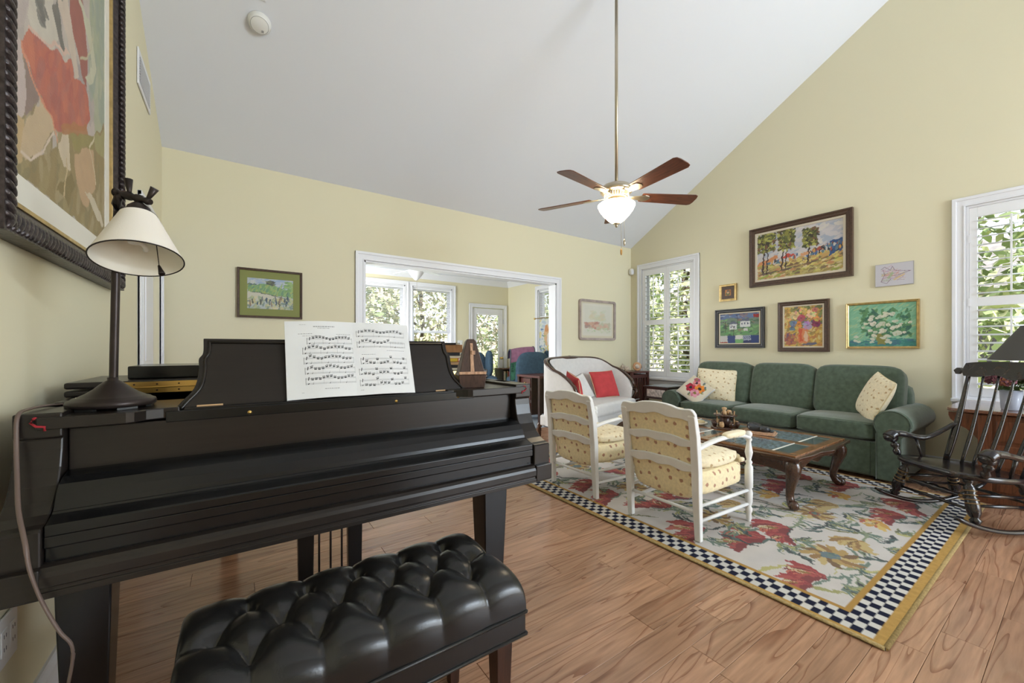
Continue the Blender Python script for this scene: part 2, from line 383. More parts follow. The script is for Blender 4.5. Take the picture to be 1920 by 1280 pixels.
mat('table_glass', (.10, .14, .14), .04, spec=.9, noise=.4, nscale=5)
wood('rocker_black', (.010, .010, .013), (.035, .017, .010), 6, (5, 5, 5), .2, coat=.25, contrast=.95)
mat('rocker_gold', (.20, .125, .05), .4, .35)
wood('cabinet_wood', (.17, .058, .024), (.085, .028, .012), 6, (9, 9, 1), .4)
wood('cabinet_top', (.22, .10, .06), (.12, .05, .03), 6, (1, 9, 9), .14, coat=.5)
wood('red_side_table', (.10, .026, .021), (.05, .013, .011), 7, (9, 9, 1), .35)
wood('frame_walnut', (.085, .045, .026), (.04, .02, .012), 10, (6, 6, 6), .42)
wood('frame_black', (.02, .02, .023), (.012, .012, .013), 10, (6, 6, 6), .4)
mat('frame_liner', (.62, .55, .44), .7)
mat('frame_carved', (.045, .034, .034), .34, .3, noise=.6, nscale=60, bump=.4, bscale=60)
mat('frame_grey', (.36, .35, .35), .35, .2)
mat('frame_silverwood', (.40, .33, .31), .4, .3, noise=.2, nscale=10)
mat('mat_cream', (.74, .71, .63), .8)
mat('mat_green', (.24, .26, .09), .8)
vcol('canvas', .55, bump=.25, bscale=160)
vcol('canvas_glazed', .5, coat=.55)
vcol('rug_wool', .95, bump=.5, bscale=420, spec=.1)
mat('rug_gold', (.40, .285, .12), .95, bump=.6, bscale=300, noise=.25, nscale=90)
mat('rug_backing', (.13, .13, .15), .95)
mat('fan_nickel', (.50, .44, .34), .3, .9)
wood('fan_blade', (.16, .055, .028), (.07, .024, .014), 6, (1, 9, 9), .35)
mat('fan_glass', (.95, .9, .8), .3, emit=(1, .82, .55), estr=24.0)
mat('fob_wood', (.55, .30, .08), .4)
mat('shade_grey', (.085, .083, .08), .8, bump=.04, bscale=300)
mat('clear_glass', (.9, .95, 1.0), .05, trans=.9, ior=1.3)
mat('vase_glass', (.62, .66, .78), .08, trans=.45, ior=1.3)
mat('flower_mauve', (.20, .075, .10), .8, rnd=.35, noise=.3, nscale=30)
mat('flower_rust', (.34, .13, .07), .8, rnd=.35, noise=.3, nscale=30)
mat('leaf_green', (.06, .10, .03), .7)
mat('chair_blue', (.045, .085, .13), .85, noise=.2, nscale=20, bump=.06, bscale=200)
mat('sun_floor', (.33, .38, .44), .5, noise=.2, nscale=3)
wood('book_brown', (.30, .14, .05), (.2, .09, .03), 6, (4, 4, 1), .6)
for n, c in dict(book_red=(.35, .03, .03), book_tan=(.42, .25, .12), book_dark=(.025, .024, .028), book_cream=(.60, .52, .38), book_yellow=(.62, .42, .04), book_green=(.04, .12, .08), book_blue=(.06, .10, .2)).items(): mat(n, c, .6, noise=.1, nscale=20)
mat('page_edge', (.55, .47, .34), .85, noise=.15, nscale=3, stretch=(1, 1, 90))
mat('stone_pale', (.62, .52, .42), .7, noise=.25, nscale=20)
mat('stone_agate', (.55, .30, .16), .35, noise=.4, nscale=24)
mat('stone_dark', (.028, .032, .042), .14, noise=.5, nscale=9, spec=.8)
mat('shell_front', (.52, .47, .45), .4, noise=.5, nscale=30)
mat('ceramic', (.80, .76, .68), .3)
mat('pipe_dark', (.06, .028, .02), .3, noise=.3, nscale=20)
mat('pipe_tan', (.52, .33, .17), .45)
mat('outlet_dark', (.04, .04, .045), .4)
mat('grille_dark', (.30, .30, .31), .7)
mat('tree_bark', (.09, .065, .045), .9, noise=.3, nscale=12)
mat('leaf_a', (.24, .31, .15), .7, rnd=.3); mat('leaf_b', (.44, .46, .27), .7, rnd=.3); mat('leaf_c', (.56, .50, .40), .8, rnd=.3)
mat('lawn', (.20, .24, .09), .95, noise=.4, nscale=1.2)
mat('siding', (.62, .54, .50), .7); mat('siding_gap', (.4, .36, .35), .8)
mat('roof_grey', (.16, .15, .15), .9, noise=.3, nscale=6)
# ================================================================ THE SETTING
# ---- floor: slab + planks
floor = MB(); floor.bx(XL - .15, XR + .15, YR - .15, YB + .16, -.12, -.006); floor.bx(XL - .1, XR + .1, YR, -.0492, -.01, -.0003)
floor = floor.build('floor', 'floor_gap'); tag(floor, kind='structure')
floor.data.materials.append(MATS['oak_floor'])
for p in floor.data.polygons:
    if p.index >= 6: p.material_index = 1
PW = .133; plank_mesh = {}
def plank_of(L):
    if L not in plank_mesh:
        e = .0012; b = MB(); x0, x1, y0, y1 = .0006, L - .0006, .0006, PW - .0006
        vs = [(x0, y0, -.005), (x1, y0, -.005), (x1, y1, -.005), (x0, y1, -.005), (x0, y0, -e), (x1, y0, -e), (x1, y1, -e), (x0, y1, -e), (x0 + e, y0 + e, 0), (x1 - e, y0 + e, 0), (x1 - e, y1 - e, 0), (x0 + e, y1 - e, 0)]
        fs = [(8, 9, 10, 11)] + [(i, (i + 1) % 4, (i + 1) % 4 + 4, i + 4) for i in range(4)] + [(i + 4, (i + 1) % 4 + 4, (i + 1) % 4 + 8, i + 8) for i in range(4)]
        b.add(vs, fs); me = b.mesh('plank'); me.materials.append(MATS['oak_floor']); plank_mesh[L] = me
    return plank_mesh[L]
rp = random.Random(5); y = .350 - PW * 3
while y < YB + .12:
    x = XL - rp.uniform(0, .7)
    while x < XR + .05:
        L = rp.choice([.62, .8, 1.0, 1.25, 1.5]); o = bpy.data.objects.new('plank', plank_of(L)); COL.objects.link(o); o.location = (x, y, 0); o.parent = floor; x += L
    y += PW
# ---- walls
def zc(y): return ZE + SL * (YB - y) if y > YRIDGE else ZE + SL * (y - (2 * YRIDGE - YB))
def wall_with_holes(name, axis, pos, thick, outline, holes):
    """outline/holes rectangles in the wall plane; built as boxes between the hole edges, sloped pieces appended"""
    b = MB()
    us = sorted(set([outline[0], outline[1]] + [h[0] for h in holes] + [h[1] for h in holes])); zs = sorted(set([outline[2], outline[3]] + [h[2] for h in holes] + [h[3] for h in holes]))
    for i in range(len(us) - 1):
        for j in range(len(zs) - 1):
            cu = (us[i] + us[i + 1]) / 2; cz = (zs[j] + zs[j + 1]) / 2
            if any(h[0] < cu < h[1] and h[2] < cz < h[3] for h in holes): continue
            if axis == 0: b.bx(min(pos, pos + thick), max(pos, pos + thick), us[i], us[i + 1], zs[j], zs[j + 1])
            else: b.bx(us[i], us[i + 1], min(pos, pos + thick), max(pos, pos + thick), zs[j], zs[j + 1])
    return b
W1 = (3.29, 4.20, .70, 2.45); W2 = (-.36, .655, .70, 2.45)
b = wall_with_holes('wall_right', 0, XR, .16, (YR, YB + .0, 0, ZE), [W1, W2])
b.prism([(YB, ZE), (YRIDGE, ZRIDGE), (YR, ZE)], 0, XR, XR + .16); tag(b.build('wall_right', 'wall_paint'), kind='structure')
D1 = (3.50, 4.29, 0, 2.07)
b = wall_with_holes('wall_left', 0, XL, -.14, (YR, YB, 0, ZE), [D1])
b.prism([(YB, ZE), (YRIDGE, ZRIDGE), (YR, ZE)], 0, XL - .14, XL); tag(b.build('wall_left', 'wall_paint'), kind='structure')
OP = (1.127, 3.83, 0, 2.10)
b = wall_with_holes('wall_back', 1, YB, .14, (XL - .14, XR + .16, 0, ZE), [OP]); tag(b.build('wall_back', 'wall_paint'), kind='structure')
b = wall_with_holes('wall_rear', 1, YR, -.14, (XL - .14, XR + .16, 0, ZE), [(2.4, 5.3, .45, 2.78)]); tag(b.build('wall_rear', 'wall_paint'), kind='structure')  # unseen opening, made to suit the added rear fill lamps
b = MB(); b.prism([(YB + .3, ZE - .3 * SL), (YB + .3, ZE - .3 * SL + .2), (YRIDGE, ZRIDGE + .2), (YR - .3, ZE - .3 * SL + .2), (YR - .3, ZE - .3 * SL), (YRIDGE, ZRIDGE)], 0, XL - .14, XR + .16)
ceil = tag(b.build('ceiling', 'ceiling_paint'), kind='structure')
# ---- baseboards
def base_run(name, axis, pos, a, c, into, h=.128):
    b = MB(); t = .016 * into
    pr = [(pos, 0), (pos + t, 0), (pos + t, h - .03), (pos + t * .55, h - .012), (pos + t * .5, h), (pos, h)]
    if axis == 0: b.prism(pr, 1, a, c)
    else: b.prism(pr, 0, a, c)
    return tag(b.build(name, 'white_trim'), kind='structure')
base_run('baseboard_right', 0, XR, YR, YB, -1)
base_run('baseboard_left', 0, XL, YR, 3.41, 1)
base_run('baseboard_back', 1, YB, XL, 1.04, -1); base_run('baseboard_back', 1, YB, 3.917, XR, -1)
# ---- casing helper: flat trim with a stepped profile, mitred
def casing(parent, name, axis, pos, u0, u1, z0, z1, into, w=.09, t=.022, sill=True, m='white_trim'):
    """casing round an opening u0..u1, z0..z1; three or four boards, each a part"""
    def board(a0, a1, c0, c1, th):
        b = MB()
        for (k, th2) in ((0, th), (1, th * .55)):
            pass
        if axis == 0: b.bx(min(pos, pos + into * th), max(pos, pos + into * th), a0, a1, c0, c1)
        else: b.bx(a0, a1, min(pos, pos + into * th), max(pos, pos + into * th), c0, c1)
        return b
    for a0, a1, s in ((u0 - w, u0, -1), (u1, u1 + w, 1)):
        b = board(a0, a1, z0, z1 + w, t * .62); oe = (a0, a0 + .028) if s < 0 else (a1 - .028, a1); c = board(oe[0], oe[1], z0, z1 + w, t)
        ie = (a1 - .014, a1) if s < 0 else (a0, a0 + .014); d = board(ie[0], ie[1], z0, z1 + .014, t * .85)
        b.add(c.v, c.f); b.add(d.v, d.f); b.build(name, m, parent, .003)
    b = board(u0 - w, u1 + w, z1, z1 + w, t * .6); c = board(u0 - w, u1 + w, z1 + w - .028, z1 + w, t * 1.02); d = board(u0 - .014, u1 + .014, z1, z1 + .014, t * .87)
    b.add(c.v, c.f); b.add(d.v, d.f); b.build(name, m, parent, .003)
# ---- cased opening to the sunroom
tr = struct('trim_1'); casing(tr, 'casing', 1, YB, OP[0], OP[1], 0, OP[3], -1)
b = MB(); b.bx(OP[0] - .001, OP[0] + .018, YB - .002, YB + .142, 0, OP[3]); b.build('jamb', 'white_trim', tr)
b = MB(); b.bx(OP[1] - .018, OP[1] + .001, YB - .002, YB + .142, 0, OP[3]); b.build('jamb', 'white_trim', tr)
b = MB(); b.bx(OP[0], OP[1], YB - .002, YB + .142, OP[3] - .018, OP[3] + .001); b.build('jamb', 'white_trim', tr)
# ---- door in the left wall
dr = struct('door_1'); casing(dr, 'casing', 0, XL, D1[0], D1[1], 0, D1[3], 1, w=.085)
b = MB(); b.bx(XL - .075, XL - .035, D1[0] + .004, D1[1] - .004, .01, D1[3] - .004); leaf = b.build('door_leaf', 'white_trim', dr)
for (za, zb) in ((.2, .92), (1.06, 1.92)):
    for (ya, yb) in ((D1[0] + .11, D1[0] + .36), (D1[0] + .43, D1[0] + .68)):
        b = MB(); b.bx(XL - .04, XL - .028, ya, yb, za, zb); b.build('panel', 'white_trim', leaf, .008)
b = MB(); b.lathe([(.0, 0), (.012, 0), (.012, .03), (.028, .04), (.030, .06), (.0, .07)], M=TR((XL - .035, D1[0] + .06, .95), (0, R(90), 0)), cap=False); b.build('knob', 'brass', leaf)
# ---- plantation-shutter windows in the right wall
def shutter_window(name, y0, y1, z0, z1, cols, nslat, ear=.125):
    w = struct(name)
    casing(w, 'casing', 0, XR, y0, y1, z0, z1, -1, w=.085)
    b = MB(); b.bx(XR - .075, XR + .01, y0 - ear, y1 + ear, z0 - .035, z0); b.build('sill', 'white_trim', w, .006)
    b = MB(); b.bx(XR - .02, XR, y0 - .085, y1 + .085, z0 - .115, z0 - .035); b.build('apron', 'white_trim', w, .004)
    for a, c in ((y0, y0 + .02), (y1 - .02, y1)):
        b = MB(); b.bx(XR - .004, XR + .15, a, c, z0, z1); b.build('jamb', 'white_trim', w)
    for a, c in ((z0, z0 + .02), (z1 - .02, z1)):
        b = MB(); b.bx(XR - .004, XR + .15, y0 + .02, y1 - .02, a, c); b.build('jamb', 'white_trim', w)
    # the sash and its glass, outside of the shutters
    zm = (z0 + z1) / 2; sash = MB()
    for a, c in ((y0 + .02, y0 + .06), (y1 - .06, y1 - .02)): sash.bx(XR + .10, XR + .13, a, c, z0 + .02, z1 - .02)
    for a, c in ((z0 + .02, z0 + .07), (zm - .025, zm + .025), (z1 - .07, z1 - .02)): sash.bx(XR + .10, XR + .13, y0 + .06, y1 - .06, a, c)
    sash.build('sash', 'white_trim', w)
    for a, c in ((z0 + .07, zm - .025), (zm + .025, z1 - .07)):
        b = MB(); b.bx(XR + .113, XR + .117, y0 + .06, y1 - .06, a, c); b.build('pane', 'window_glass', w)
    pw = (y1 - y0 - .04) / cols; st = .05; xs = XR + .012
    sl = MB(); L = pw - 2 * st - .004; sl.tube([(0, -L / 2, 0), (0, L / 2, 0)], 1, 10, .034, .0055); lm = None
    for c in range(cols):
        ya = y0 + .02 + c * pw; yb = ya + pw
        p = MB()
        for a, d in ((ya + .001, ya + st), (yb - st, yb - .001)): p.bx(xs - .014, xs + .014, a, d, z0 + .022, z1 - .022)
        for a, d in ((z0 + .022, z0 + .10), (zm - .04, zm + .04), (z1 - .11, z1 - .022)): p.bx(xs - .014, xs + .014, ya + st, yb - st, a, d)
        pan = p.build('shutter', 'white_shutter', w, .002)
        for (za, zb) in ((z0 + .10, zm - .04), (zm + .04, z1 - .11)):
            n = nslat
            for k in range(n):
                z = za + (k + .5) * (zb - za) / n
                if lm is None:
                    o = sl.build('louver', 'white_shutter', pan); lm = o
                    o.location = (xs, (ya + yb) / 2, z); o.rotation_euler = (0, R(-12), 0)
                else: dup(lm, pan, (xs, (ya + yb) / 2, z), (0, R(-12), 0))
            b = MB(); ym = (ya + yb) / 2; b.bx(xs - .05, xs - .038, ym - .006, ym + .006, za + .03, zb - .03); b.build('tilt_rod', 'white_shutter', pan)
    # hinges
    for z in (z0 + .3, zm, z1 - .3):
        b = MB(); b.bx(XR - .006, XR - .001, y1 - .03, y1 - .014, z - .035, z + .035); b.build('hinge', 'white_trim', w)
m, nt, bs = _new('window_glass')
for nd in list(nt.nodes): nt.nodes.remove(nd)
_o = nt.nodes.new('ShaderNodeOutputMaterial'); _mx = nt.nodes.new('ShaderNodeMixShader'); _t = nt.nodes.new('ShaderNodeBsdfTransparent'); _g = nt.nodes.new('ShaderNodeBsdfGlossy'); _g.inputs['Roughness'].default_value = .02
_f = nt.nodes.new('ShaderNodeFresnel'); _f.inputs[0].default_value = 1.25
nt.links.new(_f.outputs[0], _mx.inputs[0]); nt.links.new(_t.outputs[0], _mx.inputs[1]); nt.links.new(_g.outputs[0], _mx.inputs[2]); nt.links.new(_mx.outputs[0], _o.inputs[0])
shutter_window('window_1', *W1, 2, 10)
shutter_window('window_2', *W2, 2, 10, .086)

# ---- the sunroom behind the opening
YS0 = YB + .14
b = MB(); b.bx(-.9, SX + .12, YS0, SY + .12, -.12, -.001); sf = tag(b.build('floor_sunroom', 'sun_floor'), kind='structure')
gl = MB(); gl.bx(0, .6 - .006, 0, .6 - .006, -.002, .003)
tile0 = None
for i in range(9):
    for j in range(5):
        x = -.4 + i * .6; y = YS0 + .003 + j * .6
        if x + .6 > SX + .01 or y + .6 > SY + .1: continue
        if tile0 is None: tile0 = gl.build('tile', 'sun_floor', sf); tile0.location = (x, y, 0)
        else: dup(tile0, sf, (x, y, 0))
SW = [(.86, 1.66, .62, 2.36), (1.80, 2.64, .62, 2.36), (2.78, 3.62, .62, 2.36)]
SD = (4.085, 4.875, 0, 2.03); SR = (5.25, 6.32, .62, 2.33)
b = wall_with_holes('wall_sunroom_back', 1, SY, .14, (-.9, SX + .14, 0, SZ + .1), SW + [SD]); tag(b.build('wall_sunroom_back', 'wall_paint'), kind='structure')
b = wall_with_holes('wall_sunroom_right', 0, SX, .14, (YS0, SY, 0, SZ + .1), [SR]); tag(b.build('wall_sunroom_right', 'wall_paint'), kind='structure')
b = wall_with_holes('wall_sunroom_left', 0, .2, -.14, (YS0, SY, 0, SZ + .1), [(4.95, 6.95, .62, 2.33)]); tag(b.build('wall_sunroom_left', 'wall_paint'), kind='structure')
b = MB(); b.bx(-.9, SX + .14, YS0, SY + .14, SZ, SZ + .1); tag(b.build('ceiling_sunroom', 'ceiling_paint'), kind='structure')
cr = struct('trim_2')
prof = [(0, -.11), (.014, -.11), (.02, -.095), (.05, -.06), (.085, -.022), (.09, -.012), (.10, -.012), (.10, 0), (0, 0)]
b = MB(); b.prism([(SY - p[0], SZ + p[1]) for p in prof], 0, .2, SX); b.build('crown_moulding', 'white_trim', cr)
b = MB(); b.prism([(SX - p[0], SZ + p[1]) for p in prof], 1, YS0, SY); b.build('crown_moulding', 'white_trim', cr)
base_run('baseboard_sunroom', 1, SY, .2, 4.0, -1); base_run('baseboard_sunroom', 0, SX, YS0, SY, -1)
# sash windows with mini blinds
slat = MB()
def blind(parent, axis, pos, u0, u1, ztop, zbot, into, pitch=.030, tilt=9, dep=.013):
    b = MB(); n = int((ztop - zbot) / pitch); t = R(tilt)
    for k in range(n):
        z = ztop - .03 - k * pitch; dx, dz = dep * math.cos(t), dep * math.sin(t)
        if axis == 1: vs = [(u0, pos - dx * into, z - dz), (u1, pos - dx * into, z - dz), (u1, pos + dx * into, z + dz), (u0, pos + dx * into, z + dz)]
        else: vs = [(pos - dx * into, u0, z - dz), (pos - dx * into, u1, z - dz), (pos + dx * into, u1, z + dz), (pos + dx * into, u0, z + dz)]
        top = [(a, c, d + .0014) for a, c, d in vs]
        b.add(vs + top, [(0, 1, 2, 3), (7, 6, 5, 4), (0, 4, 5, 1), (1, 5, 6, 2), (2, 6, 7, 3), (3, 7, 4, 0)])
    o = b.build('blind_slats', 'white_shutter', parent); o['kind'] = 'stuff'
    b = MB()
    if axis == 1: b.bx(u0, u1, pos - .018, pos + .018, ztop - .03, ztop); b.bx(u0, u1, pos - .014, pos + .014, zbot - .015, zbot)
    else: b.bx(pos - .018, pos + .018, u0, u1, ztop - .03, ztop); b.bx(pos - .014, pos + .014, u0, u1, zbot - .015, zbot)
    b.build('blind_rail', 'white_shutter', parent)
def sash_window(name, axis, pos, out, u0, u1, z0, z1, blind_to):
    w = struct(name); casing(w, 'casing', axis, pos, u0, u1, z0, z1, -1, w=.078)
    def B(a0, a1, d0, d1, c0, c1):
        b = MB(); p0, p1 = pos + d0, pos + d1
        if axis == 1: b.bx(a0, a1, p0, p1, c0, c1)
        else: b.bx(p0, p1, a0, a1, c0, c1)
        return b
    B(u0 - .11, u1 + .11, -.07, .01, z0 - .03, z0).build('sill', 'white_trim', w, .004)
    fr = B(u0, u0 + .02, -.003, .13, z0, z1)
    for q in (B(u1 - .02, u1, -.003, .13, z0, z1), B(u0, u1, -.003, .13, z1 - .02, z1)): fr.add(q.v, q.f)
    fr.build('jamb', 'white_trim', w)
    zm = (z0 + z1) / 2
    for (a, c, d) in ((z0 + .005, zm + .025, .07), (zm - .025, z1 - .02, .095)):
        s = B(u0 + .02, u0 + .065, d, d + .025, a, c)
        for q in (B(u1 - .065, u1 - .02, d, d + .025, a, c), B(u0 + .065, u1 - .065, d, d + .025, a, a + .05), B(u0 + .065, u1 - .065, d, d + .025, c - .05, c)): s.add(q.v, q.f)
        so = s.build('sash', 'white_trim', w); B(u0 + .065, u1 - .065, d + .01, d + .014, a + .05, c - .05).build('pane', 'window_glass', so)
    if blind_to: blind(w, axis, pos + .035, u0 + .025, u1 - .025, z1 - .022, blind_to, -1)
    return w
sash_window('window_3', 1, SY, 1, *SW[1], 1.50); sash_window('window_4', 1, SY, 1, *SW[2], 1.50); sash_window('window_5', 1, SY, 1, *SW[0], 1.5)
sash_window('window_6', 0, SX, 1, *SR, 1.80)
# glazed door with a blind
d2 = struct('door_2'); casing(d2, 'casing', 1, SY, SD[0], SD[1], 0, SD[3], -1, w=.08)
lf = MB(); y0, y1 = SY + .01, SY + .05
for a, c in ((SD[0] + .01, SD[0] + .12), (SD[1] - .12, SD[1] - .01)): lf.bx(a, c, y0, y1, .01, SD[3] - .01)
for a, c in ((.01, .26), (SD[3] - .13, SD[3] - .01)): lf.bx(SD[0] + .12, SD[1] - .12, y0, y1, a, c)
lf = lf.build('door_leaf', 'white_trim', d2, .004)
b = MB(); b.bx(SD[0] + .12, SD[1] - .12, SY + .03, SY + .034, .26, SD[3] - .13); b.build('pane', 'window_glass', lf)
blind(lf, 1, SY - .008, SD[0] + .13, SD[1] - .13, SD[3] - .12, .3, -1, .026)
b = MB(); b.lathe([(.0, 0), (.025, 0), (.025, .012), (.010, .018), (.010, .04), (.026, .05), (.026, .065), (.0, .072)], M=TR((SD[1] - .065, SY + .01, .95), (R(90), 0, 0)), cap=False); b.build('knob', 'brass', lf)
for z in (.3, 1.05, 1.75):
    b = MB(); b.bx(SD[1] - .012, SD[1] + .004, SY - .012, SY + .002, z - .045, z + .045); b.build('hinge', 'steel', d2)
# ---- the garden outside
def leaves(parent, name, m, c, rad, n, size, seed, flat=1.0):
    r = np.random.default_rng(seed); p = r.normal(0, 1, (n, 3)); p /= np.linalg.norm(p, axis=1)[:, None]; p *= (r.uniform(.35, 1, n) ** .6)[:, None]
    p = p * np.array(rad) + np.array(c); a = r.normal(0, 1, (n, 3)); a /= np.linalg.norm(a, axis=1)[:, None]; q = r.normal(0, 1, (n, 3)); bb = np.cross(a, q); bb /= np.linalg.norm(bb, axis=1)[:, None]
    s = r.uniform(.5, 1.3, n)[:, None] * size
    v = np.concatenate([p - a * s, p + bb * s * .5, p + a * s, p - bb * s * .5], 1).reshape(-1, 3)
    me = bpy.data.meshes.new(name); me.from_pydata(v.tolist(), [], (np.arange(n * 4).reshape(-1, 4)).tolist()); me.materials.append(MATS[m])
    o = bpy.data.objects.new(name, me); COL.objects.link(o); o.parent = parent; o['kind'] = 'stuff'; return o
def tree(label, x, y, h, rx, seed, tint):
    t = thing('garden_tree', label, 'tree', (x, y, -.4), group='trees and shrubs outside the windows'); r = random.Random(seed)
    b = MB(); b.tube([(0, 0, 0), (.05, .02, h * .3), (-.04, .05, h * .6), (0, 0, h * .9)], [.13, .10, .07, .02], 8)
    for k in range(6):
        a = r.uniform(0, 2 * PI); z = h * r.uniform(.3, .75); b.tube([(0, 0, z), (math.cos(a) * rx * .4, math.sin(a) * rx * .4, z + .4), (math.cos(a) * rx * .8, math.sin(a) * rx * .8, z + .6)], [.05, .035, .012], 6)
    b.build('trunk', 'tree_bark', t)
    for k, mname in enumerate(tint):
        leaves(t, 'foliage', mname, (0, 0, h * .58), (rx, rx, h * .48), 1500, .11, seed * 10 + k)
    return t
tree('dense green tree outside the left sunroom window', 2.2, 12.2, 5.6, 1.9, 1, ('leaf_a', 'leaf_b', 'leaf_c'))
tree('yellowish leafy tree outside the right sunroom window', 5.4, 13.4, 6.0, 2.0, 2, ('leaf_b', 'leaf_c', 'leaf_b'))
tree('brown-tinged tree seen through the sunroom door glass', 8.6, 13.0, 5.0, 1.7, 3, ('leaf_c', 'leaf_a', 'leaf_c'))
tree('olive tree outside the sunroom side window', 9.2, 9.6, 5.4, 1.6, 4, ('leaf_b', 'leaf_a'))
tree('light green tree outside the shuttered window by the settee', 10.6, 6.6, 5.5, 1.7, 5, ('leaf_b', 'leaf_a', 'leaf_b'))
tree('green tree outside the shuttered window by the rocking chair', 10.8, 1.2, 6.2, 2.0, 6, ('leaf_a', 'leaf_b', 'leaf_a'))
tree('bushy tree between the neighbouring house and the shuttered windows', 9.6, 4.4, 3.0, 1.2, 8, ('leaf_b', 'leaf_b', 'leaf_c'))
for k, (x, y) in enumerate(((1.0, 11.4), (3.6, 11.6), (6.4, 11.5), (8.0, 11.2))):
    t = thing('garden_shrub', ['round low shrub farthest left beyond the sunroom windows', 'low shrub below the middle of the sunroom windows', 'low shrub beyond the glazed sunroom door', 'low shrub farthest right beyond the sunroom'][k], 'shrub', (x, y, -.4), group='trees and shrubs outside the windows')
    b = MB(); b.tube([(0, 0, 0), (.02, 0, .3), (0, .03, .8)], [.05, .04, .02], 6); b.build('stem', 'tree_bark', t)
    leaves(t, 'foliage', ('leaf_b', 'leaf_a')[k % 2], (0, 0, .8), (1.2, .8, .8), 1500, .07, 70 + k); leaves(t, 'foliage', 'leaf_c', (0, 0, .8), (1.2, .8, .8), 700, .07, 90 + k)
b = MB(); b.bx(-40, 60, -40, 60, -.6, -.4); tag(b.build('garden_lawn', 'lawn'), 'lawn outside the windows around the house', 'lawn'); bpy.data.objects['garden_lawn']['kind'] = 'structure'
ho = thing('neighbour_house', 'pale sided neighbouring house seen through the shuttered windows', 'building', (14.2, 1.5, -.4))
b = MB(); b.bx(0, 6, -7, 9, 0, 3.0); b.build('wall', 'siding_gap', ho)
bd = MB(); bd.bx(-.03, 0, -7, 9, 0, .17); bd0 = None
for k in range(16):
    if bd0 is None: bd0 = bd.build('siding_board', 'siding', ho); bd0.location = (0, 0, .05)
    else: dup(bd0, ho, (0, 0, .05 + k * .185), (0, R(2), 0))
b = MB(); b.prism([(-.4, 2.9), (3, 4.6), (6.4, 2.9)], 1, -7.3, 9.3); b.build('roof', 'roof_grey', ho)
for yy in (-4.2, -.6, 3.0, 6.2):
    f = MB(); f.bx(-.06, -.02, yy, yy + 1.1, .9, 2.3); f = f.build('window', 'white_trim', ho); g = MB(); g.bx(-.075, -.055, yy + .1, yy + 1.0, 1.0, 2.2); g.build('pane', 'book_dark', f)
# ================================================================ GRAND PIANO
pn = thing('grand_piano', 'black baby grand piano with closed key lid and music desk raised', 'piano', (.335, 1.31, 0))
arm = [(.015, .60), (.015, .742), (.02, .748), (.045, .752), (.075, .764), (.103, .786), (.127, .818), (.145, .858), (.155, .90), (.158, .928), (.150, .932), (.150, .992), (.42, .992), (.42, .60)]
for sx in (-1, 1):
    b = MB(); b.prism(arm, 0, *( (-.775, -.692) if sx < 0 else (.692, .775)), smooth=False)
    a = b.build('arm', 'piano_satin', pn, .004)
    c = MB(); x0, x1 = (-.772, -.69) if sx < 0 else (.69, .772); c.bx(x0, x1, -.004, .02, .60, .665); c.build('end_block', 'piano_satin', a, .003)
out = [(-.775, .30)] + bez([(-.775, .42), (-.775, 1.30), (-.715, 1.54), (-.47, 1.66), (-.23, 1.62), (-.03, 1.45), (.12, 1.22), (.34, 1.0), (.58, .87), (.73, .70), (.775, .48)], 6) + [(.775, .30)]
def offs(pts, d):
    r = []; n = len(pts)
    for i, p in enumerate(pts):
        a = np.array(pts[max(i - 1, 0)]); c = np.array(pts[min(i + 1, n - 1)]); t = c - a; t = t / np.hypot(*t); r.append((p[0] + t[1] * d, p[1] - t[0] * d))
    return r
inn = offs(out, .045)
b = MB(); n = len(out); vs = []
for z in (.655, .992):
    vs += [(p[0], p[1], z) for p in out] + [(p[0], p[1], z) for p in inn]
fs = []
for i in range(n - 1): fs += [(i, 2 * n + i, 2 * n + i + 1, i + 1), (n + i + 1, 3 * n + i + 1, 3 * n + i, n + i), (2 * n + i, 3 * n + i, 3 * n + i + 1, 2 * n + i + 1), (i + 1, n + i + 1, n + i, i)]
b.add(vs, fs, True); b.build('rim', 'piano_satin', pn)
b = MB(); b.prism(inn, 2, .66, .675); b.build('soundboard', 'light_wood', pn)
b = MB(); b.bx(-.69, .69, .012, .62, .600, .655); b.build('keybed', 'piano_black', pn, .002)
# key slip: recessed band, nosing and grooved front rail
b = MB(); b.prism([(.03, .655), (.03, .70), (.022, .702), (.022, .727), (.06, .727), (.06, .655)], 0, -.69, .69); b.build('key_slip', 'piano_black', pn, .002)
b = MB(); b.prism([(-.002, .598), (-.002, .612), (.002, .614), (.002, .622), (-.002, .624), (-.002, .646), (.002, .656), (.010, .664), (.022, .668), (.036, .668), (.036, .598)], 0, -.768, .768); b.build('front_rail', 'piano_satin', pn, .0012)
# key lid (closed) and the flat fallboard above
lid = [(.022, .728), (.022, .749), (.026, .752), (.066, .764), (.070, .769), (.076, .768), (.080, .780), (.092, .803), (.110, .822), (.136, .834), (.165, .839), (.20, .840), (.20, .82), (.06, .745), (.06, .728)]
b = MB(); b.prism(lid, 0, -.689, .689); b.build('key_lid', 'piano_black', pn, .0015)
b = MB(); b.bx(-.69, .69, .186, .208, .832, .947); b.build('fallboard', 'piano_satin', pn, .003)
b = MB(); b.bx(-.69, .69, .205, .30, .925, .938); b.build('stretcher', 'dark_mahogany', pn)
b = MB(); b.bx(-.73, .73, .30, .66, .80, .90); b.build('pin_block', 'matte_black', pn)
for x in (-.30, .165, .425):
    b = MB(); b.lathe([(.0, 0), (.006, 0), (.006, .004), (.004, .006), (.004, .012), (.007, .016), (.006, .02), (0, .022)], seg=10, M=TR((x, .205, .952), (R(90), 0, 0)), cap=False); b.build('brass_knob', 'brass', pn)
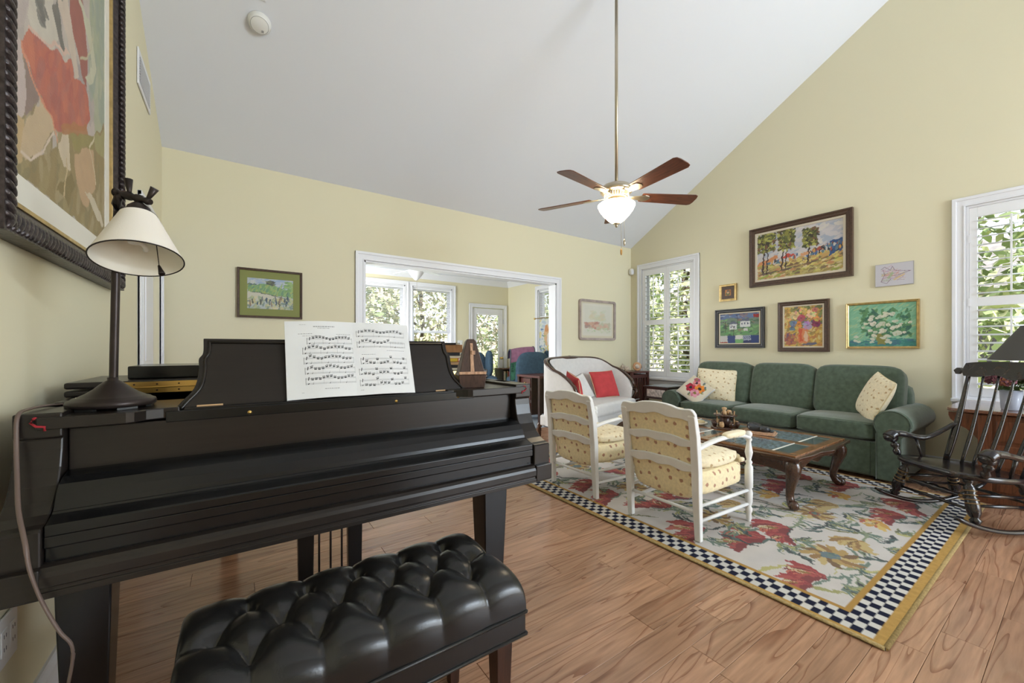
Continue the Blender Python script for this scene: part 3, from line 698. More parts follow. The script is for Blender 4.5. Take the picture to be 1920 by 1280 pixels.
# shelves at either end of the desk, with a red felt edge
for sx in (-1, 1):
    po = [(-.735, .140), (-.575, .140), (-.560, .150), (-.540, .178), (-.505, .190), (-.47, .192), (-.47, .43), (-.735, .43)] if sx < 0 else [(.735, .140), (.735, .43), (.38, .43), (.38, .192), (.41, .19), (.435, .165), (.45, .146), (.47, .140)]
    b = MB(); b.prism(po, 2, .952, .982); sh = b.build('desk_shelf', 'piano_satin', pn, .003)
    x = -.737 if sx < 0 else .737; b = MB(); b.tube([(x, .138, .981), (x + sx * .005, .138, .972), (x - sx * .004, .139, .962), (x - sx * .018, .139, .960), (x - sx * .018, .140, .950)], .003, 6)
    b.tube([(x, .14, .981), (x, .40, .983)], .003, 6); b.build('felt_edge', 'red_felt', sh)
b = MB(); b.bx(-.50, .50, .185, .30, .940, .972); b.build('desk_rail', 'piano_black', pn, .003)
# music desk: panel with ogee sides, tilted back, raised edge bead
T = TR((0, .212, .972), (R(-24), 0, 0))
side = bez([(.485, .0), (.470, .022), (.440, .065), (.430, .120), (.431, .160), (.421, .182), (.421, .232)], 5)
pol = side + [(-x, y) for x, y in side[::-1]]
b = MB(); b.prism([(p[0], p[1]) for p in pol], 1, 0, .016, M=T); desk = b.build('music_desk', 'piano_satin', pn, .002)
b = MB(); ed = [(x - .016, -.001, y) for x, y in side] ; ed = [T @ Vector((max(p[0], 0), -.002, p[2] if k < len(ed) - 1 else p[2] - .014)) for k, p in enumerate(ed)]
ed2 = [Vector((-p.x, p.y, p.z)) for p in ed]
b.tube(ed, .0045, 6); b.tube(ed2, .0045, 6); b.tube([ed[-1], ed2[-1]], .0045, 6); b.build('edge_bead', 'piano_satin', desk)
for x in (-.40, .37): b = MB(); b.bx(x - .032, x + .032, -.0012, .001, .004, .010, M=T); b.build('desk_hinge', 'pipe_tan', desk)
b = MB(); b.bx(-.46, .46, .19, .225, .968, .978); b.build('desk_ledge', 'piano_black', pn, .003)
b = MB(); b.tube([(0, .31, .975), (0, .285, 1.10)], .006, 6); b.build('desk_prop', 'brass', pn)
# lid: main board and the front flap folded back over it, joined by a long brass hinge
LY = .545
mo = offs(out, -.012); mo = [(x, max(y, LY)) for x, y in mo]; pol = [(-.787, LY)] + [p for p in mo if p[1] > LY + .01] + [(.787, LY)]
b = MB(); b.prism(pol, 2, .994, 1.014); main = b.build('lid', 'piano_satin', pn, .006)
b = MB(); b.prism([(-.787, LY), (-.787, LY + .42), (.74, LY + .42), (.787, LY)][::-1], 2, 1.020, 1.041); b.build('front_flap', 'piano_satin', pn, .006)
hg = MB()
for z0, z1 in ((.998, 1.0165), (1.0185, 1.037)): hg.bx(-.70, .70, LY - .002, LY + .002, z0, z1)
hg.tube([(-.70, LY - .003, 1.0175), (.70, LY - .003, 1.0175)], .0028, 6); hg = hg.build('piano_hinge', 'brass', pn)
b = MB()
for k in range(24):
    for z in (1.007, 1.028): b.lathe([(.0, 0), (.003, 0), (.003, .0015), (0, .002)], seg=6, M=TR((-.68 + k * .059, LY - .002, z), (R(90), 0, 0)), cap=False)
b.build('hinge_screws', 'dark_mahogany', hg)['kind'] = 'stuff'
# legs, lyre and pedals
def sq_leg(x, y, w1, w2, z0=.035, z1=.60):
    b = MB(); vs = []
    for z, w in ((z0, w2), (z1 - .10, w1 * .97), (z1, w1)): vs += [(x - w / 2, y - w / 2, z), (x + w / 2, y - w / 2, z), (x + w / 2, y + w / 2, z), (x - w / 2, y + w / 2, z)]
    fs = [(3, 2, 1, 0), (8, 9, 10, 11)] + [(k * 4 + i, k * 4 + (i + 1) % 4, k * 4 + 4 + (i + 1) % 4, k * 4 + 4 + i) for k in (0, 1) for i in range(4)]
    b.add(vs, fs); l = b.build('leg', 'piano_black', pn, .004)
    c = MB(); c.lathe([(.0, .012), (.02, .012), (.026, .03), (.026, .042), (0, .042)], (x, y, 0), 12, cap=False); c.lathe([(0, -.012), (.016, -.012), (.018, 0), (.016, .012), (0, .012)], seg=12, M=TR((x, y + .01, .018), (R(90), 0, 0)), cap=False); c.build('caster', 'brass', l)
sq_leg(-.655, .20, .105, .075); sq_leg(.585, .20, .115, .08); sq_leg(-.365, 1.50, .12, .08, z1=.66)
ly = []
for x in (-.097, .097):
    b = MB(); b.prism([(x - .027, .13), (x + .027, .13), (x + .033, .60), (x - .033, .60)], 1, .53, .565); b.build('lyre_post', 'piano_black', pn, .003)
b = MB(); b.bx(-.15, .15, .50, .60, .060, .13); b.build('pedal_box', 'piano_black', pn, .004)
b = MB(); b.bx(-.11, .11, .525, .57, .535, .60); b.build('lyre_cap', 'piano_black', pn, .004)
for x in (-.045, 0, .045):
    b = MB(); b.tube([(x, .55, .12), (x, .55, .60)], .0045, 6); b.build('pedal_rod', 'lamp_bronze', pn)
    b = MB(); b.tube([(x, .52, .075), (x, .46, .072), (x, .41, .066), (x, .38, .06)], [.009, .010, .016, .012], 8, 1, .45); b.build('pedal', 'brass', pn)

# ---- open sheet-music book on the desk
sh = thing('sheet_music', 'open book of printed piano music resting on the music desk', 'sheet music', (.36, 1.512, .979), rot=(R(-19), 0, R(0)))
PWD, PHT = .221, .283
def pg(side, s, t, off=0):
    """side -1 left / 1 right; s 0 spine .. 1 outer, t 0 bottom .. 1 top"""
    cur = .014 * math.sin(min(1, s * 1.15) * PI) + .010 * (1 - s) ** 4
    roll = -.004 * max(0, s - .9) * 10
    return (side * s * PWD, -.003 - cur * .8 - off - roll, t * PHT + .012 * (s if side < 0 else -s * .6) * (1 - t) * 0)
for sd in (-1, 1):
    b = MB(); b.grid(lambda u, v: pg(sd, u, v), 14, 6, True, flip=(sd < 0)); b.grid(lambda u, v: (lambda p: (p[0], p[1] + .004, p[2]))(pg(sd, u, v)), 14, 6, True, flip=(sd > 0))
    for (u0, v0, u1, v1) in ((0, 0, 1, 0), (0, 1, 1, 1), (1, 0, 1, 1)):
        b.grid(lambda u, v: (lambda p: (p[0], p[1] + .004 * v, p[2]))(pg(sd, u0 + (u1 - u0) * u, v0 + (v1 - v0) * u)), 14, 1, False, flip=((sd < 0) == (v0 == 0 and u0 == 0)))
    page = b.build('page', 'paper', sh)
    ink = MB(); ig = MB(); rr = random.Random(11 + sd)
    def quad(M_, s0, t0, s1, t1, wd=None, o=.0004):
        """small inked bar from (s0,t0) to (s1,t1), thickness wd in page heights"""
        w = wd if wd else .003
        if abs(s1 - s0) * PWD > abs(t1 - t0) * PHT: P = [(s0, t0 - w / 2), (s1, t1 - w / 2), (s1, t1 + w / 2), (s0, t0 + w / 2)]
        else:
            w2 = w * PHT / PWD; P = [(s0 - w2 / 2, t0), (s0 + w2 / 2, t0), (s1 + w2 / 2, t1), (s1 - w2 / 2, t1)]
        M_.add([pg(sd, *p, o) for p in P], [(0, 1, 2, 3) if sd > 0 else (3, 2, 1, 0)])
    def S(x):            # x runs left to right on the page
        return x if sd > 0 else 1 - x
    def textline(x0, x1, t, w=.006, M_=None):
        x = x0
        while x < x1:
            l = rr.uniform(.012, .04); quad(M_ or ig, S(x), t, S(min(x + l, x1)), t, w); x += l + .008
    if sd < 0:
        textline(.40, .72, .925, .011); textline(.46, .64, .902, .006); textline(.20, .30, .952, .004); textline(.18, .38, .828, .006); textline(.24, .44, .800, .004); textline(.74, .96, .822, .005); textline(.52, .74, .108, .007); textline(.20, .24, .075, .004)
        systems = [(.30, .98, .735), (.235, .985, .607), (.245, .985, .478), (.255, .995, .348), (.26, .995, .217)]
    else:
        textline(.55, .88, .60, .004); textline(.12, .35, .545, .005); textline(.06, .11, .065, .005)
        systems = [(.06, .90, .84), (.06, .90, .69), (.10, .90, .46), (.06, .90, .315), (.06, .90, .165)]
    for k, (xa, xb, t) in enumerate(systems):
        for st, dt in ((0, .025), (1, -.037)):
            for ln in range(5):
                xx = np.linspace(xa, xb, 9)
                for a, c in zip(xx[:-1], xx[1:]): quad(ig, S(a), t + dt - .009 + ln * .0045, S(c), t + dt - .009 + ln * .0045, .0011)
        quad(ink, S(xa), t - .05, S(xa), t + .038, .003); quad(ink, S(xa + .035), t + .005, S(xa + .045), t + .048, .008); quad(ink, S(xa + .03), t - .045, S(xa + .045), t - .03, .012)
        for q in (.34, .67, 1.0): quad(ig, S(xa + (xb - xa) * q), t - .048, S(xa + (xb - xa) * q), t + .036, .0016)
        ng = 12; dx = (xb - xa - .09) / ng
        for g in range(ng):
            x0 = xa + .075 + g * dx; low = (sd > 0 and k >= 2 and g % 4 != 3); dt = -.037 if low else .025
            if sd > 0 and k == 1 and g > 7:
                for q in range(2): quad(ink, S(x0 + q * .03), t + .006, S(x0 + q * .03), t + .045, .002); quad(ink, S(x0 + q * .03 - .006), t - .045 + rr.uniform(0, .01), S(x0 + q * .03 + .006), t - .04, .006)
                continue
            a = dt + .016 * math.sin(g * .9 + k) + rr.uniform(-.006, .006); sl = rr.uniform(-.004, .010)
            for q in range(4):
                xq = x0 + q * dx * .21; y1 = t + a + sl * q / 3; quad(ink, S(xq), y1, S(xq), y1 + .024, .0016); quad(ink, S(xq - .005), y1 + .022 + rr.uniform(-.003, .003), S(xq + .005), y1 + .024, .006)
            for e in (0, .0085): quad(ink, S(x0), t + a + e, S(x0 + 3 * dx * .21), t + a + e + sl, .0062)
        for g in range(3):
            x0 = xa + .09 + g * (xb - xa) * .33; quad(ink, S(x0), t - .042, S(x0 + .016), t - .040, .005); quad(ink, S(x0 + .016), t - .04, S(x0 + .016), t - .018, .0014)
    ink.build('printed_notes', 'ink', page)['kind'] = 'stuff'; ig.build('printed_staves', 'ink_grey', page)['kind'] = 'stuff'
# ---- metronome
me_ = thing('metronome', 'pyramid-shaped dark wooden metronome standing on the piano', 'metronome', (.855, 1.565, .982), R(-18))
b = MB(); vs = []
for z, w, d in ((0, .058, .055), (.055, .066, .062), (.066, .060, .056), (.205, .024, .022), (.216, .015, .014)): vs += [(-w, -d, z), (w, -d, z), (w, d, z), (-w, d, z)]
fs = [(3, 2, 1, 0), (16, 17, 18, 19)] + [(k * 4 + i, k * 4 + (i + 1) % 4, k * 4 + 4 + (i + 1) % 4, k * 4 + 4 + i) for k in range(4) for i in range(4)]
b.add(vs, fs); b.build('case', 'metronome_wood', me_, .003)
b = MB(); b.bx(-.064, .064, -.070, -.058, .060, .072); b.build('front_ledge', 'light_wood', me_, .001)
fy_ = lambda z: -(.056 - .034 * (z - .066) / .139)
b = MB()
for o_ in (.0005,): b.add([(-.009, fy_(.072) - .003, .072), (.009, fy_(.072) - .003, .072), (.006, fy_(.197) - .003, .197), (-.006, fy_(.197) - .003, .197), (-.009, fy_(.072), .072), (.009, fy_(.072), .072), (.006, fy_(.197), .197), (-.006, fy_(.197), .197)], [(0, 1, 2, 3), (4, 7, 6, 5), (0, 4, 5, 1), (1, 5, 6, 2), (2, 6, 7, 3), (3, 7, 4, 0)])
b.build('scale_strip', 'light_wood', me_)
b = MB(); b.bx(-.003, .016, fy_(.155) - .008, fy_(.155) - .001, .146, .164); b.build('weight', 'light_wood', me_, .002)
me_.scale = (.92, .92, .98)

# ---- black flat case and the pile of books on the lid
b = MB(); b.bx(-.40, .40, -.14, .14, 0, .046); c0 = b.build('flat_case', 'piano_black', None, .004, loc=(.08, 2.10, 1.0415)); tag(c0, 'flat black case lying on the folded lid behind the music desk', 'case')
c1 = MB(); c1.bx(-.03, .03, -.146, -.14, .018, .03); c1.build('latch', 'steel', c0)
bx_, by_, z = .945, 1.955, 1.041
stack = [('book_cream', .012, .0, .115), ('book_dark', .014, -.006, .11), ('book_tan', .016, .004, .112), ('book_red', .018, -.004, .108), ('book_cream', .012, .006, .112), ('book_dark', .016, -.002, .115), ('book_brown', .040, .004, .118), ('book_dark', .009, -.010, .105)]
names = ['thin cream book, lowest of the pile on the piano', 'thin dark book, second from the bottom of the piano pile', 'tan book third from the bottom of the piano pile', 'red-spined book with a yellow end in the piano pile', 'thin cream book lying on the red one', 'dark book just below the thick brown one', 'thick brown book near the top of the piano pile', 'thin dark book on top of the piano pile']
for (m_, th, dx, w), nm in zip(stack, names):
    t = thing('book', nm, 'book', (bx_ + dx, by_, z), R(-28 + dx * 700), 'books piled on the piano lid')
    b = MB(); b.bx(-w / 2, w / 2, -.08, .08, 0, .0022); b.bx(-w / 2, w / 2, -.08, .08, th - .0022, th); b.bx(-w / 2, w / 2, -.082, -.078, 0, th); b.build('cover', m_, t, .0008)
    b = MB(); b.bx(-w / 2 + .003, w / 2 - .003, -.077, .077, .0022, th - .0022); b.build('pages', 'page_edge', t)
    if m_ == 'book_red': b = MB(); b.bx(.004, .05, -.0832, -.0818, .001, th - .001); b.build('spine_label', 'book_yellow', t)
    z += th + .0005
# ---- table lamp with tilted shade, and its cord
lp = thing('table_lamp', 'bronze table lamp with cream cone shade standing on the piano', 'lamp', (-.29, 1.59, .983))
b = MB(); b.lathe([(.0, .006), (.090, .006), (.094, .010), (.095, .017), (.092, .024), (.086, .026), (.080, .031), (.073, .033), (.056, .042), (.040, .054), (.028, .066), (.019, .074), (.012, .078), (.012, .086), (0, .086)], seg=40, cap=False); b.build('base', 'lamp_bronze', lp)
for k in range(6):
    a = k * PI / 3; b = MB(); b.bx(-.022, .022, -.006, .006, 0, .008, M=TR((.080 * math.cos(a), .080 * math.sin(a), 0), (0, 0, a + PI / 2))); b.build('foot', 'leather_piping', lp)
b = MB(); b.lathe([(.0098, .075), (.0098, .54), (.008, .56), (0, .562)], seg=16, M=TR((0, 0, 0), (0, R(1.3), R(-34))), cap=False); b.build('pole', 'lamp_bronze', lp)
rx = Vector((.8231, -.5678, 0)); fw = Vector((.5678, .8231, 0))   # lamp head turned to the room: right-hand and far axes
Hd = rx * .040 + Vector((0, 0, .597)); Wm = Matrix((rx, fw, Vector((0, 0, 1)))).transposed().to_4x4()
b = MB(); b.tube([rx * .014 + Vector((0, 0, .54)), rx * .010 + Vector((0, 0, .58)), rx * .016 + Vector((0, 0, .602)), rx * .03 + Vector((0, 0, .603))], [.0115, .011, .010, .009], 10); b.build('neck', 'lamp_bronze', lp)
b = MB(); b.turned(rx * .004 + Vector((0, 0, .616)), rx * .108 + Vector((0, 0, .587)), [(.009, 0), (.013, .04), (.009, .1), (.008, .2), (.012, .3), (.012, .45), (.008, .52), (.012, .62), (.012, .75), (.007, .82), (.011, .9), (.008, 1)], 12); br = b.build('pivot_bar', 'lamp_bronze', lp)
for p, d in ((rx * .048 + Vector((0, 0, .607)), Vector((0, 0, 1)) * .045 - rx * .004), (rx * .098 + Vector((0, 0, .592)), rx * .022 + Vector((0, 0, .034)))):
    b = MB(); b.turned(p, p + d, [(.004, 0), (.006, .3), (.0105, 1)], 10); b.build('wing_key', 'lamp_bronze', br)
SH = Matrix.Translation(rx * .074 + Vector((0, 0, .570))) @ Wm @ TR(rot=(R(-14), R(-13), 0))
b = MB(); b.lathe([(0, .015), (.014, .012), (.026, -.002), (.029, -.022), (.029, -.036), (.024, -.04), (0, -.04)], seg=20, M=SH, cap=False); b.build('socket_cup', 'lamp_bronze', lp)
b = MB(); b.lathe([(.041, -.026), (.099, -.165)], seg=48, M=SH, cap=False); sd_ = b.build('lamp_shade', 'lamp_fabric', lp)
b = MB(); b.lathe([(.0975, -.165), (.0395, -.027)], seg=48, M=SH, cap=False); b.build('shade_lining', 'lamp_fabric_inner', sd_)
b = MB(); b.tube([SH @ Vector((.0985 * math.cos(k * PI / 24), .0985 * math.sin(k * PI / 24), -.165)) for k in range(49)], .0018, 6, cap=False); b.tube([SH @ Vector((.0405 * math.cos(k * PI / 24), .0405 * math.sin(k * PI / 24), -.026)) for k in range(49)], .0014, 6, cap=False); b.build('shade_rim', 'lamp_bronze', sd_)
b = MB(); b.tube([SH @ Vector(((.020 - .004 * k / 40) * math.cos(k * .32), (.020 - .004 * k / 40) * math.sin(k * .32), -.055 - k * .0018)) for k in range(44)], .006, 8); b.build('spiral_bulb', 'glass_bulb', lp)
b = MB(); b.tube([SH @ Vector((.015, .03, -.03)), SH @ Vector((.022, .04, -.175))], .0012, 6); b.turned(SH @ Vector((.021, .04, -.17)), SH @ Vector((.030, .04, -.20)), [(.003, 0), (.005, .4), (.008, .95), (.006, 1)], 10); b.build('pull_switch', 'lamp_bronze', lp)
b = MB(); b.tube([Vector(p) - Vector((-.29, 1.59, .983)) for p in bez([(-.345, 1.66, .987), (-.385, 1.655, .992), (-.415, 1.60, .998), (-.428, 1.52, .999), (-.430, 1.460, .990), (-.428, 1.445, .93), (-.418, 1.415, .86), (-.398, 1.355, .79), (-.372, 1.297, .735), (-.362, 1.285, .68), (-.345, 1.283, .61), (-.318, 1.28, .535), (-.298, 1.28, .49), (-.303, 1.28, .42), (-.33, 1.27, .25), (-.36, 1.26, .06), (-.40, 1.30, .006), (-.46, 1.45, .006), (-.50, 1.62, .006)], 6)], .0032, 8, 1.4, 1); b.build('cord', 'cord_brown', lp)

# ---- tufted bench
bn = thing('piano_bench', 'black tufted leather piano bench on tapered legs', 'bench', (.2825, 1.105, 0))
HX, HY = .3925, .1975
bt = [(x - .2825, y - 1.105) for y, xs in ((1.015, (.023, .156, .289, .422, .555)), (1.110, (-.043, .09, .222, .355, .488, .61)), (1.205, (.023, .156, .289, .422, .555))) for x in xs]
segs = []
for i, p in enumerate(bt):
    for q in bt[i + 1:]:
        d = math.hypot(p[0] - q[0], p[1] - q[1])
        if .09 < d < .135 and abs(p[1] - q[1]) > .05: segs.append((p, q))
for p in bt:
    if p[1] < -.06: segs.append((p, (p[0], -.30)))
    if p[1] > .06: segs.append((p, (p[0], .30)))
for p in (bt[5], bt[10]): segs.append((p, (math.copysign(.6, p[0]), p[1])))
NU, NV = 220, 130
sp = lambda t: np.sign(t) * (1 - (1 - np.abs(t)) ** 2.1)
ux = sp(np.linspace(-1, 1, NU + 1)); vy = sp(np.linspace(-1, 1, NV + 1)); GX, GY = np.meshgrid(ux * HX, vy * HY, indexing='ij')
n_ = 9.0; fx = np.clip(1 - np.abs(GX / HX) ** n_, 0, 1) ** (1 / n_) ; fy = np.clip(1 - np.abs(GY / HY) ** 5.0, 0, 1) ** (1 / 4.0); dome = fx * fy
dl = np.full(GX.shape, 9.0); 
for (a, c) in segs:
    dx, dy = c[0] - a[0], c[1] - a[1]; l2 = dx * dx + dy * dy; t = np.clip(((GX - a[0]) * dx + (GY - a[1]) * dy) / l2, 0, 1); dl = np.minimum(dl, np.hypot(GX - a[0] - t * dx, GY - a[1] - t * dy))
db = np.full(GX.shape, 9.0)
for p in bt: db = np.minimum(db, np.hypot(GX - p[0], GY - p[1]))
puff = .017 * (1 - np.exp(-(dl / .030) ** 1.3)) - .004 * np.exp(-(dl / .003) ** 2); pit = -.029 * np.exp(-(db / .020) ** 1.4)
ZZ = .408 + (.098 + puff * .9 + pit * (dome > .3)) * dome
# pleats on the front and back faces draw the wall in
pl = np.full(GX.shape, 9.0)
for p in bt:
    if abs(p[1]) > .06: pl = np.where(np.sign(GY) == np.sign(p[1]), np.minimum(pl, np.abs(GX - p[0])), pl)
wall = np.clip((np.abs(GY) / HY - .86) / .14, 0, 1); GY2 = GY * (1 + wall * (.020 * (1 - np.exp(-(pl / .03) ** 1.4)) - .02) * (.4 + dome))
b = MB(); b.grid(lambda u, v: (float(GX[int(round(u * NU)), int(round(v * NV))]), float(GY2[int(round(u * NU)), int(round(v * NV))]), float(ZZ[int(round(u * NU)), int(round(v * NV))])), NU, NV, True); b.build('cushion', 'black_leather', bn)
for p in bt:
    b = MB(); b.lathe([(.010, -.004), (.0095, .001), (.006, .004), (0, .005)], (p[0], p[1], .472), 12, cap=False); b.build('button', 'black_leather', bn)
b = MB(); b.bx(-HX, HX, -HY, HY, .345, .412); b.build('apron', 'black_leather', bn, .006)
def rect_loop(hx, hy, z, r=.006, seg=8):
    return [(-hx, -hy, z), (hx, -hy, z), (hx, hy, z), (-hx, hy, z), (-hx, -hy, z)]
for z in (.409, .348):
    b = MB(); L = rect_loop(HX + .001, HY + .001, z)
    for p, q in zip(L[:-1], L[1:]): b.tube([p, q], .0045, 8)
    b.build('piping', 'leather_piping', bn)
for x in (-.335, .335):
    for y in (-.15, .15):
        b = MB(); vs = []
        for z, w in ((0, .016), (.345, .026)): vs += [(x - w, y - w, z), (x + w, y - w, z), (x + w, y + w, z), (x - w, y + w, z)]
        b.add(vs, [(3, 2, 1, 0), (4, 5, 6, 7)] + [(i, (i + 1) % 4, (i + 1) % 4 + 4, i + 4) for i in range(4)]); b.build('leg', 'dark_mahogany', bn, .002)
# ================================================================ RUG
RX0, RX1, RY0, RY1 = 2.025, 4.545, .436, 3.40
rug = thing('area_rug', 'wool floral rug with a navy and cream check border and gold edge', 'rug', (RX0, RY0, 0))
W, H_ = RX1 - RX0, RY1 - RY0
P = Paint(W - .036, H_ - .036, .0062, (196, 148, 62)); CK = .0415
P.a[:] = np.array(lin(178, 142, 82)) * (1 + .12 * P.noise(.012, 3))[..., None]
CY = .035; ax = P.X0 - .017; ay = P.Y0 - .037; mx, my = P.w - .034, P.h - .074
ins = (ax > 0) & (ax < mx) & (ay > 0) & (ay < my); par = (np.floor(ax / CK) + np.floor(ay / CY)) % 2
P.put((ins & (par == 0)).astype(float), (206, 203, 198)); P.put((ins & (par == 1)).astype(float), (33, 36, 56))
def inner(k): k2 = k - 3 * (CK - CY); return (ax > k) & (ax < mx - k) & (ay > k2) & (ay < my - k2)
P.put(inner(3 * CK).astype(float), (170, 134, 76)); fld = inner(3 * CK + .022); keep = P.a.copy()
P.put(fld.astype(float), (200, 195, 192)); P.a *= (1 + .04 * P.noise(.05, 8))[..., None]
P.ragged(.011, .024)
rf = random.Random(21)
def leaf_(x, y, a, L, w, col, col2=None):
    pts = [(x + L * t * math.cos(a + .5 * t), y + L * t * math.sin(a + .5 * t)) for t in np.linspace(0, 1, 7)]
    for k in range(6): P.line(pts[k:k + 2], w * math.sin(PI * (k + .8) / 7), col)
    if col2: P.line(pts[1:5], w * .25, col2)
REDS = [(146, 44, 54), (164, 70, 68), (120, 40, 48), (178, 94, 84)]; GOLDS = [(172, 142, 86), (142, 108, 66), (188, 166, 112), (112, 84, 56)]; TEAL = [(74, 98, 98), (100, 122, 112), (52, 66, 70), (128, 142, 116)]; OLV = [(152, 152, 96), (176, 172, 110), (108, 112, 74)]
def tulip(x, y, a, s, cols, hollow=True):
    leaf_(x, y, a + PI + .3, s * 1.7, s * .12, rf.choice(TEAL)); 
    for k in range(7):
        q = a + (k - 3) * .26; leaf_(x - .25 * s * math.cos(a), y - .25 * s * math.sin(a), q - .2, s * rf.uniform(.85, 1.2), s * .34, cols[k % len(cols)])
    if hollow: P.ell(x + .45 * s * math.cos(a), y + .45 * s * math.sin(a), s * .26, s * .12, (205, 192, 160), a); P.ell(x + .3 * s * math.cos(a), y + .3 * s * math.sin(a), s * .16, s * .07, (126, 98, 44), a)
    for k in range(6):
        q = a + rf.uniform(-.5, .5); r_ = rf.uniform(.1, .5) * s; leaf_(x + r_ * math.cos(q), y + r_ * math.sin(q), a + rf.uniform(-.2, .2), s * .45, s * .05, rf.choice([(110, 24, 36), (196, 108, 88), (150, 110, 60)]) if cols is REDS else rf.choice(GOLDS))
def spray(x, y, a, s, cols):
    for k in range(11): leaf_(x + rf.uniform(-.2, .2) * s, y + rf.uniform(-.2, .2) * s, a + rf.uniform(-1.0, 1.0), s * rf.uniform(.5, 1.1), s * .13, rf.choice(cols), rf.choice(TEAL) if k % 2 else None)
def daisy(x, y, s, cols, mid):
    for k in range(13): leaf_(x + .3 * s * math.cos(k * .483), y + .3 * s * math.sin(k * .483), k * .483, s * rf.uniform(.55, .8), s * .3, cols[k % len(cols)])
    P.ell(x, y, s * .36, s * .3, mid); P.dabs(10, (x - .3 * s, x + .3 * s, y - .25 * s, y + .25 * s), TEAL, s * .12, seed=k)
def scroll_leaf(x, y, a, s, cols):
    for k in range(7): leaf_(x + .10 * s * k * math.cos(a), y + .10 * s * k * math.sin(a), a + (.9 if k % 2 else -.9) + rf.uniform(-.2, .2), s * rf.uniform(.45, .75), s * .13, cols[k % len(cols)], (40, 52, 58) if k % 3 == 0 else None)
for k in range(120):
    x, y = rf.uniform(.22, W - .22), rf.uniform(.22, H_ - .22); leaf_(x, y, rf.choice([1.2, 1.5, 1.9, 2.3, 4.4, 5.2]) + rf.uniform(-.3, .3), rf.uniform(.16, .36), rf.uniform(.012, .03), rf.choice(TEAL + OLV), None)
gx, gy = 6, 8
for i_ in range(gx):
    for j_ in range(gy):
        x = .33 + (W - .62) * (i_ + .5 * (j_ % 2)) / (gx - .5) + rf.uniform(-.06, .06); y = .33 + (H_ - .62) * j_ / (gy - 1) + rf.uniform(-.06, .06); a = rf.choice([1.2, 1.5, 1.9, 2.4]) + rf.uniform(-.3, .3); kind = (i_ * 3 + j_ * 2 + (j_ // 2)) % 5
        scroll_leaf(x - .12 * math.cos(a), y - .12 * math.sin(a), a + PI + rf.uniform(-.6, .6), .17, TEAL); spray(x + rf.uniform(-.1, .1), y - .12, a + 2.2, .12, TEAL + OLV)
        if kind in (0, 2): tulip(x, y, a, rf.uniform(.15, .20), REDS); tulip(x + .13 * math.cos(a + 1.3), y + .13 * math.sin(a + 1.3), a + .3, rf.uniform(.11, .15), REDS)
        elif kind == 1: tulip(x, y, a, rf.uniform(.13, .17), GOLDS, False)
        elif kind == 3: daisy(x, y, rf.uniform(.11, .14), GOLDS, rf.choice([(84, 106, 116), (92, 116, 128), (150, 70, 54)]))
        else: tulip(x, y, a, .13, [(196, 150, 70), (178, 84, 60), (206, 176, 100)], True)
P.a = P.a * .87 + .13 * np.array(lin(190, 184, 178)); P.a = np.where(fld[..., None], P.a, keep)
P.put((inner(3 * CK) & ~fld).astype(float), (170, 134, 76))
P.build('pile', 'rug_wool', TR((.018, .018, .0125)), rug)
b = MB(); L = [(.012, .012), (W - .012, .012), (W - .012, H_ - .012), (.012, H_ - .012), (.012, .012)]
for p, q in zip(L[:-1], L[1:]): b.tube([(*p, .0075), (*q, .0075)], .0085, 8, 1.35, .75)
b.build('bound_edge', 'rug_gold', rug)
b = MB(); b.bx(.01, W - .01, .01, H_ - .01, .001, .0115); b.build('backing', 'rug_backing', rug)

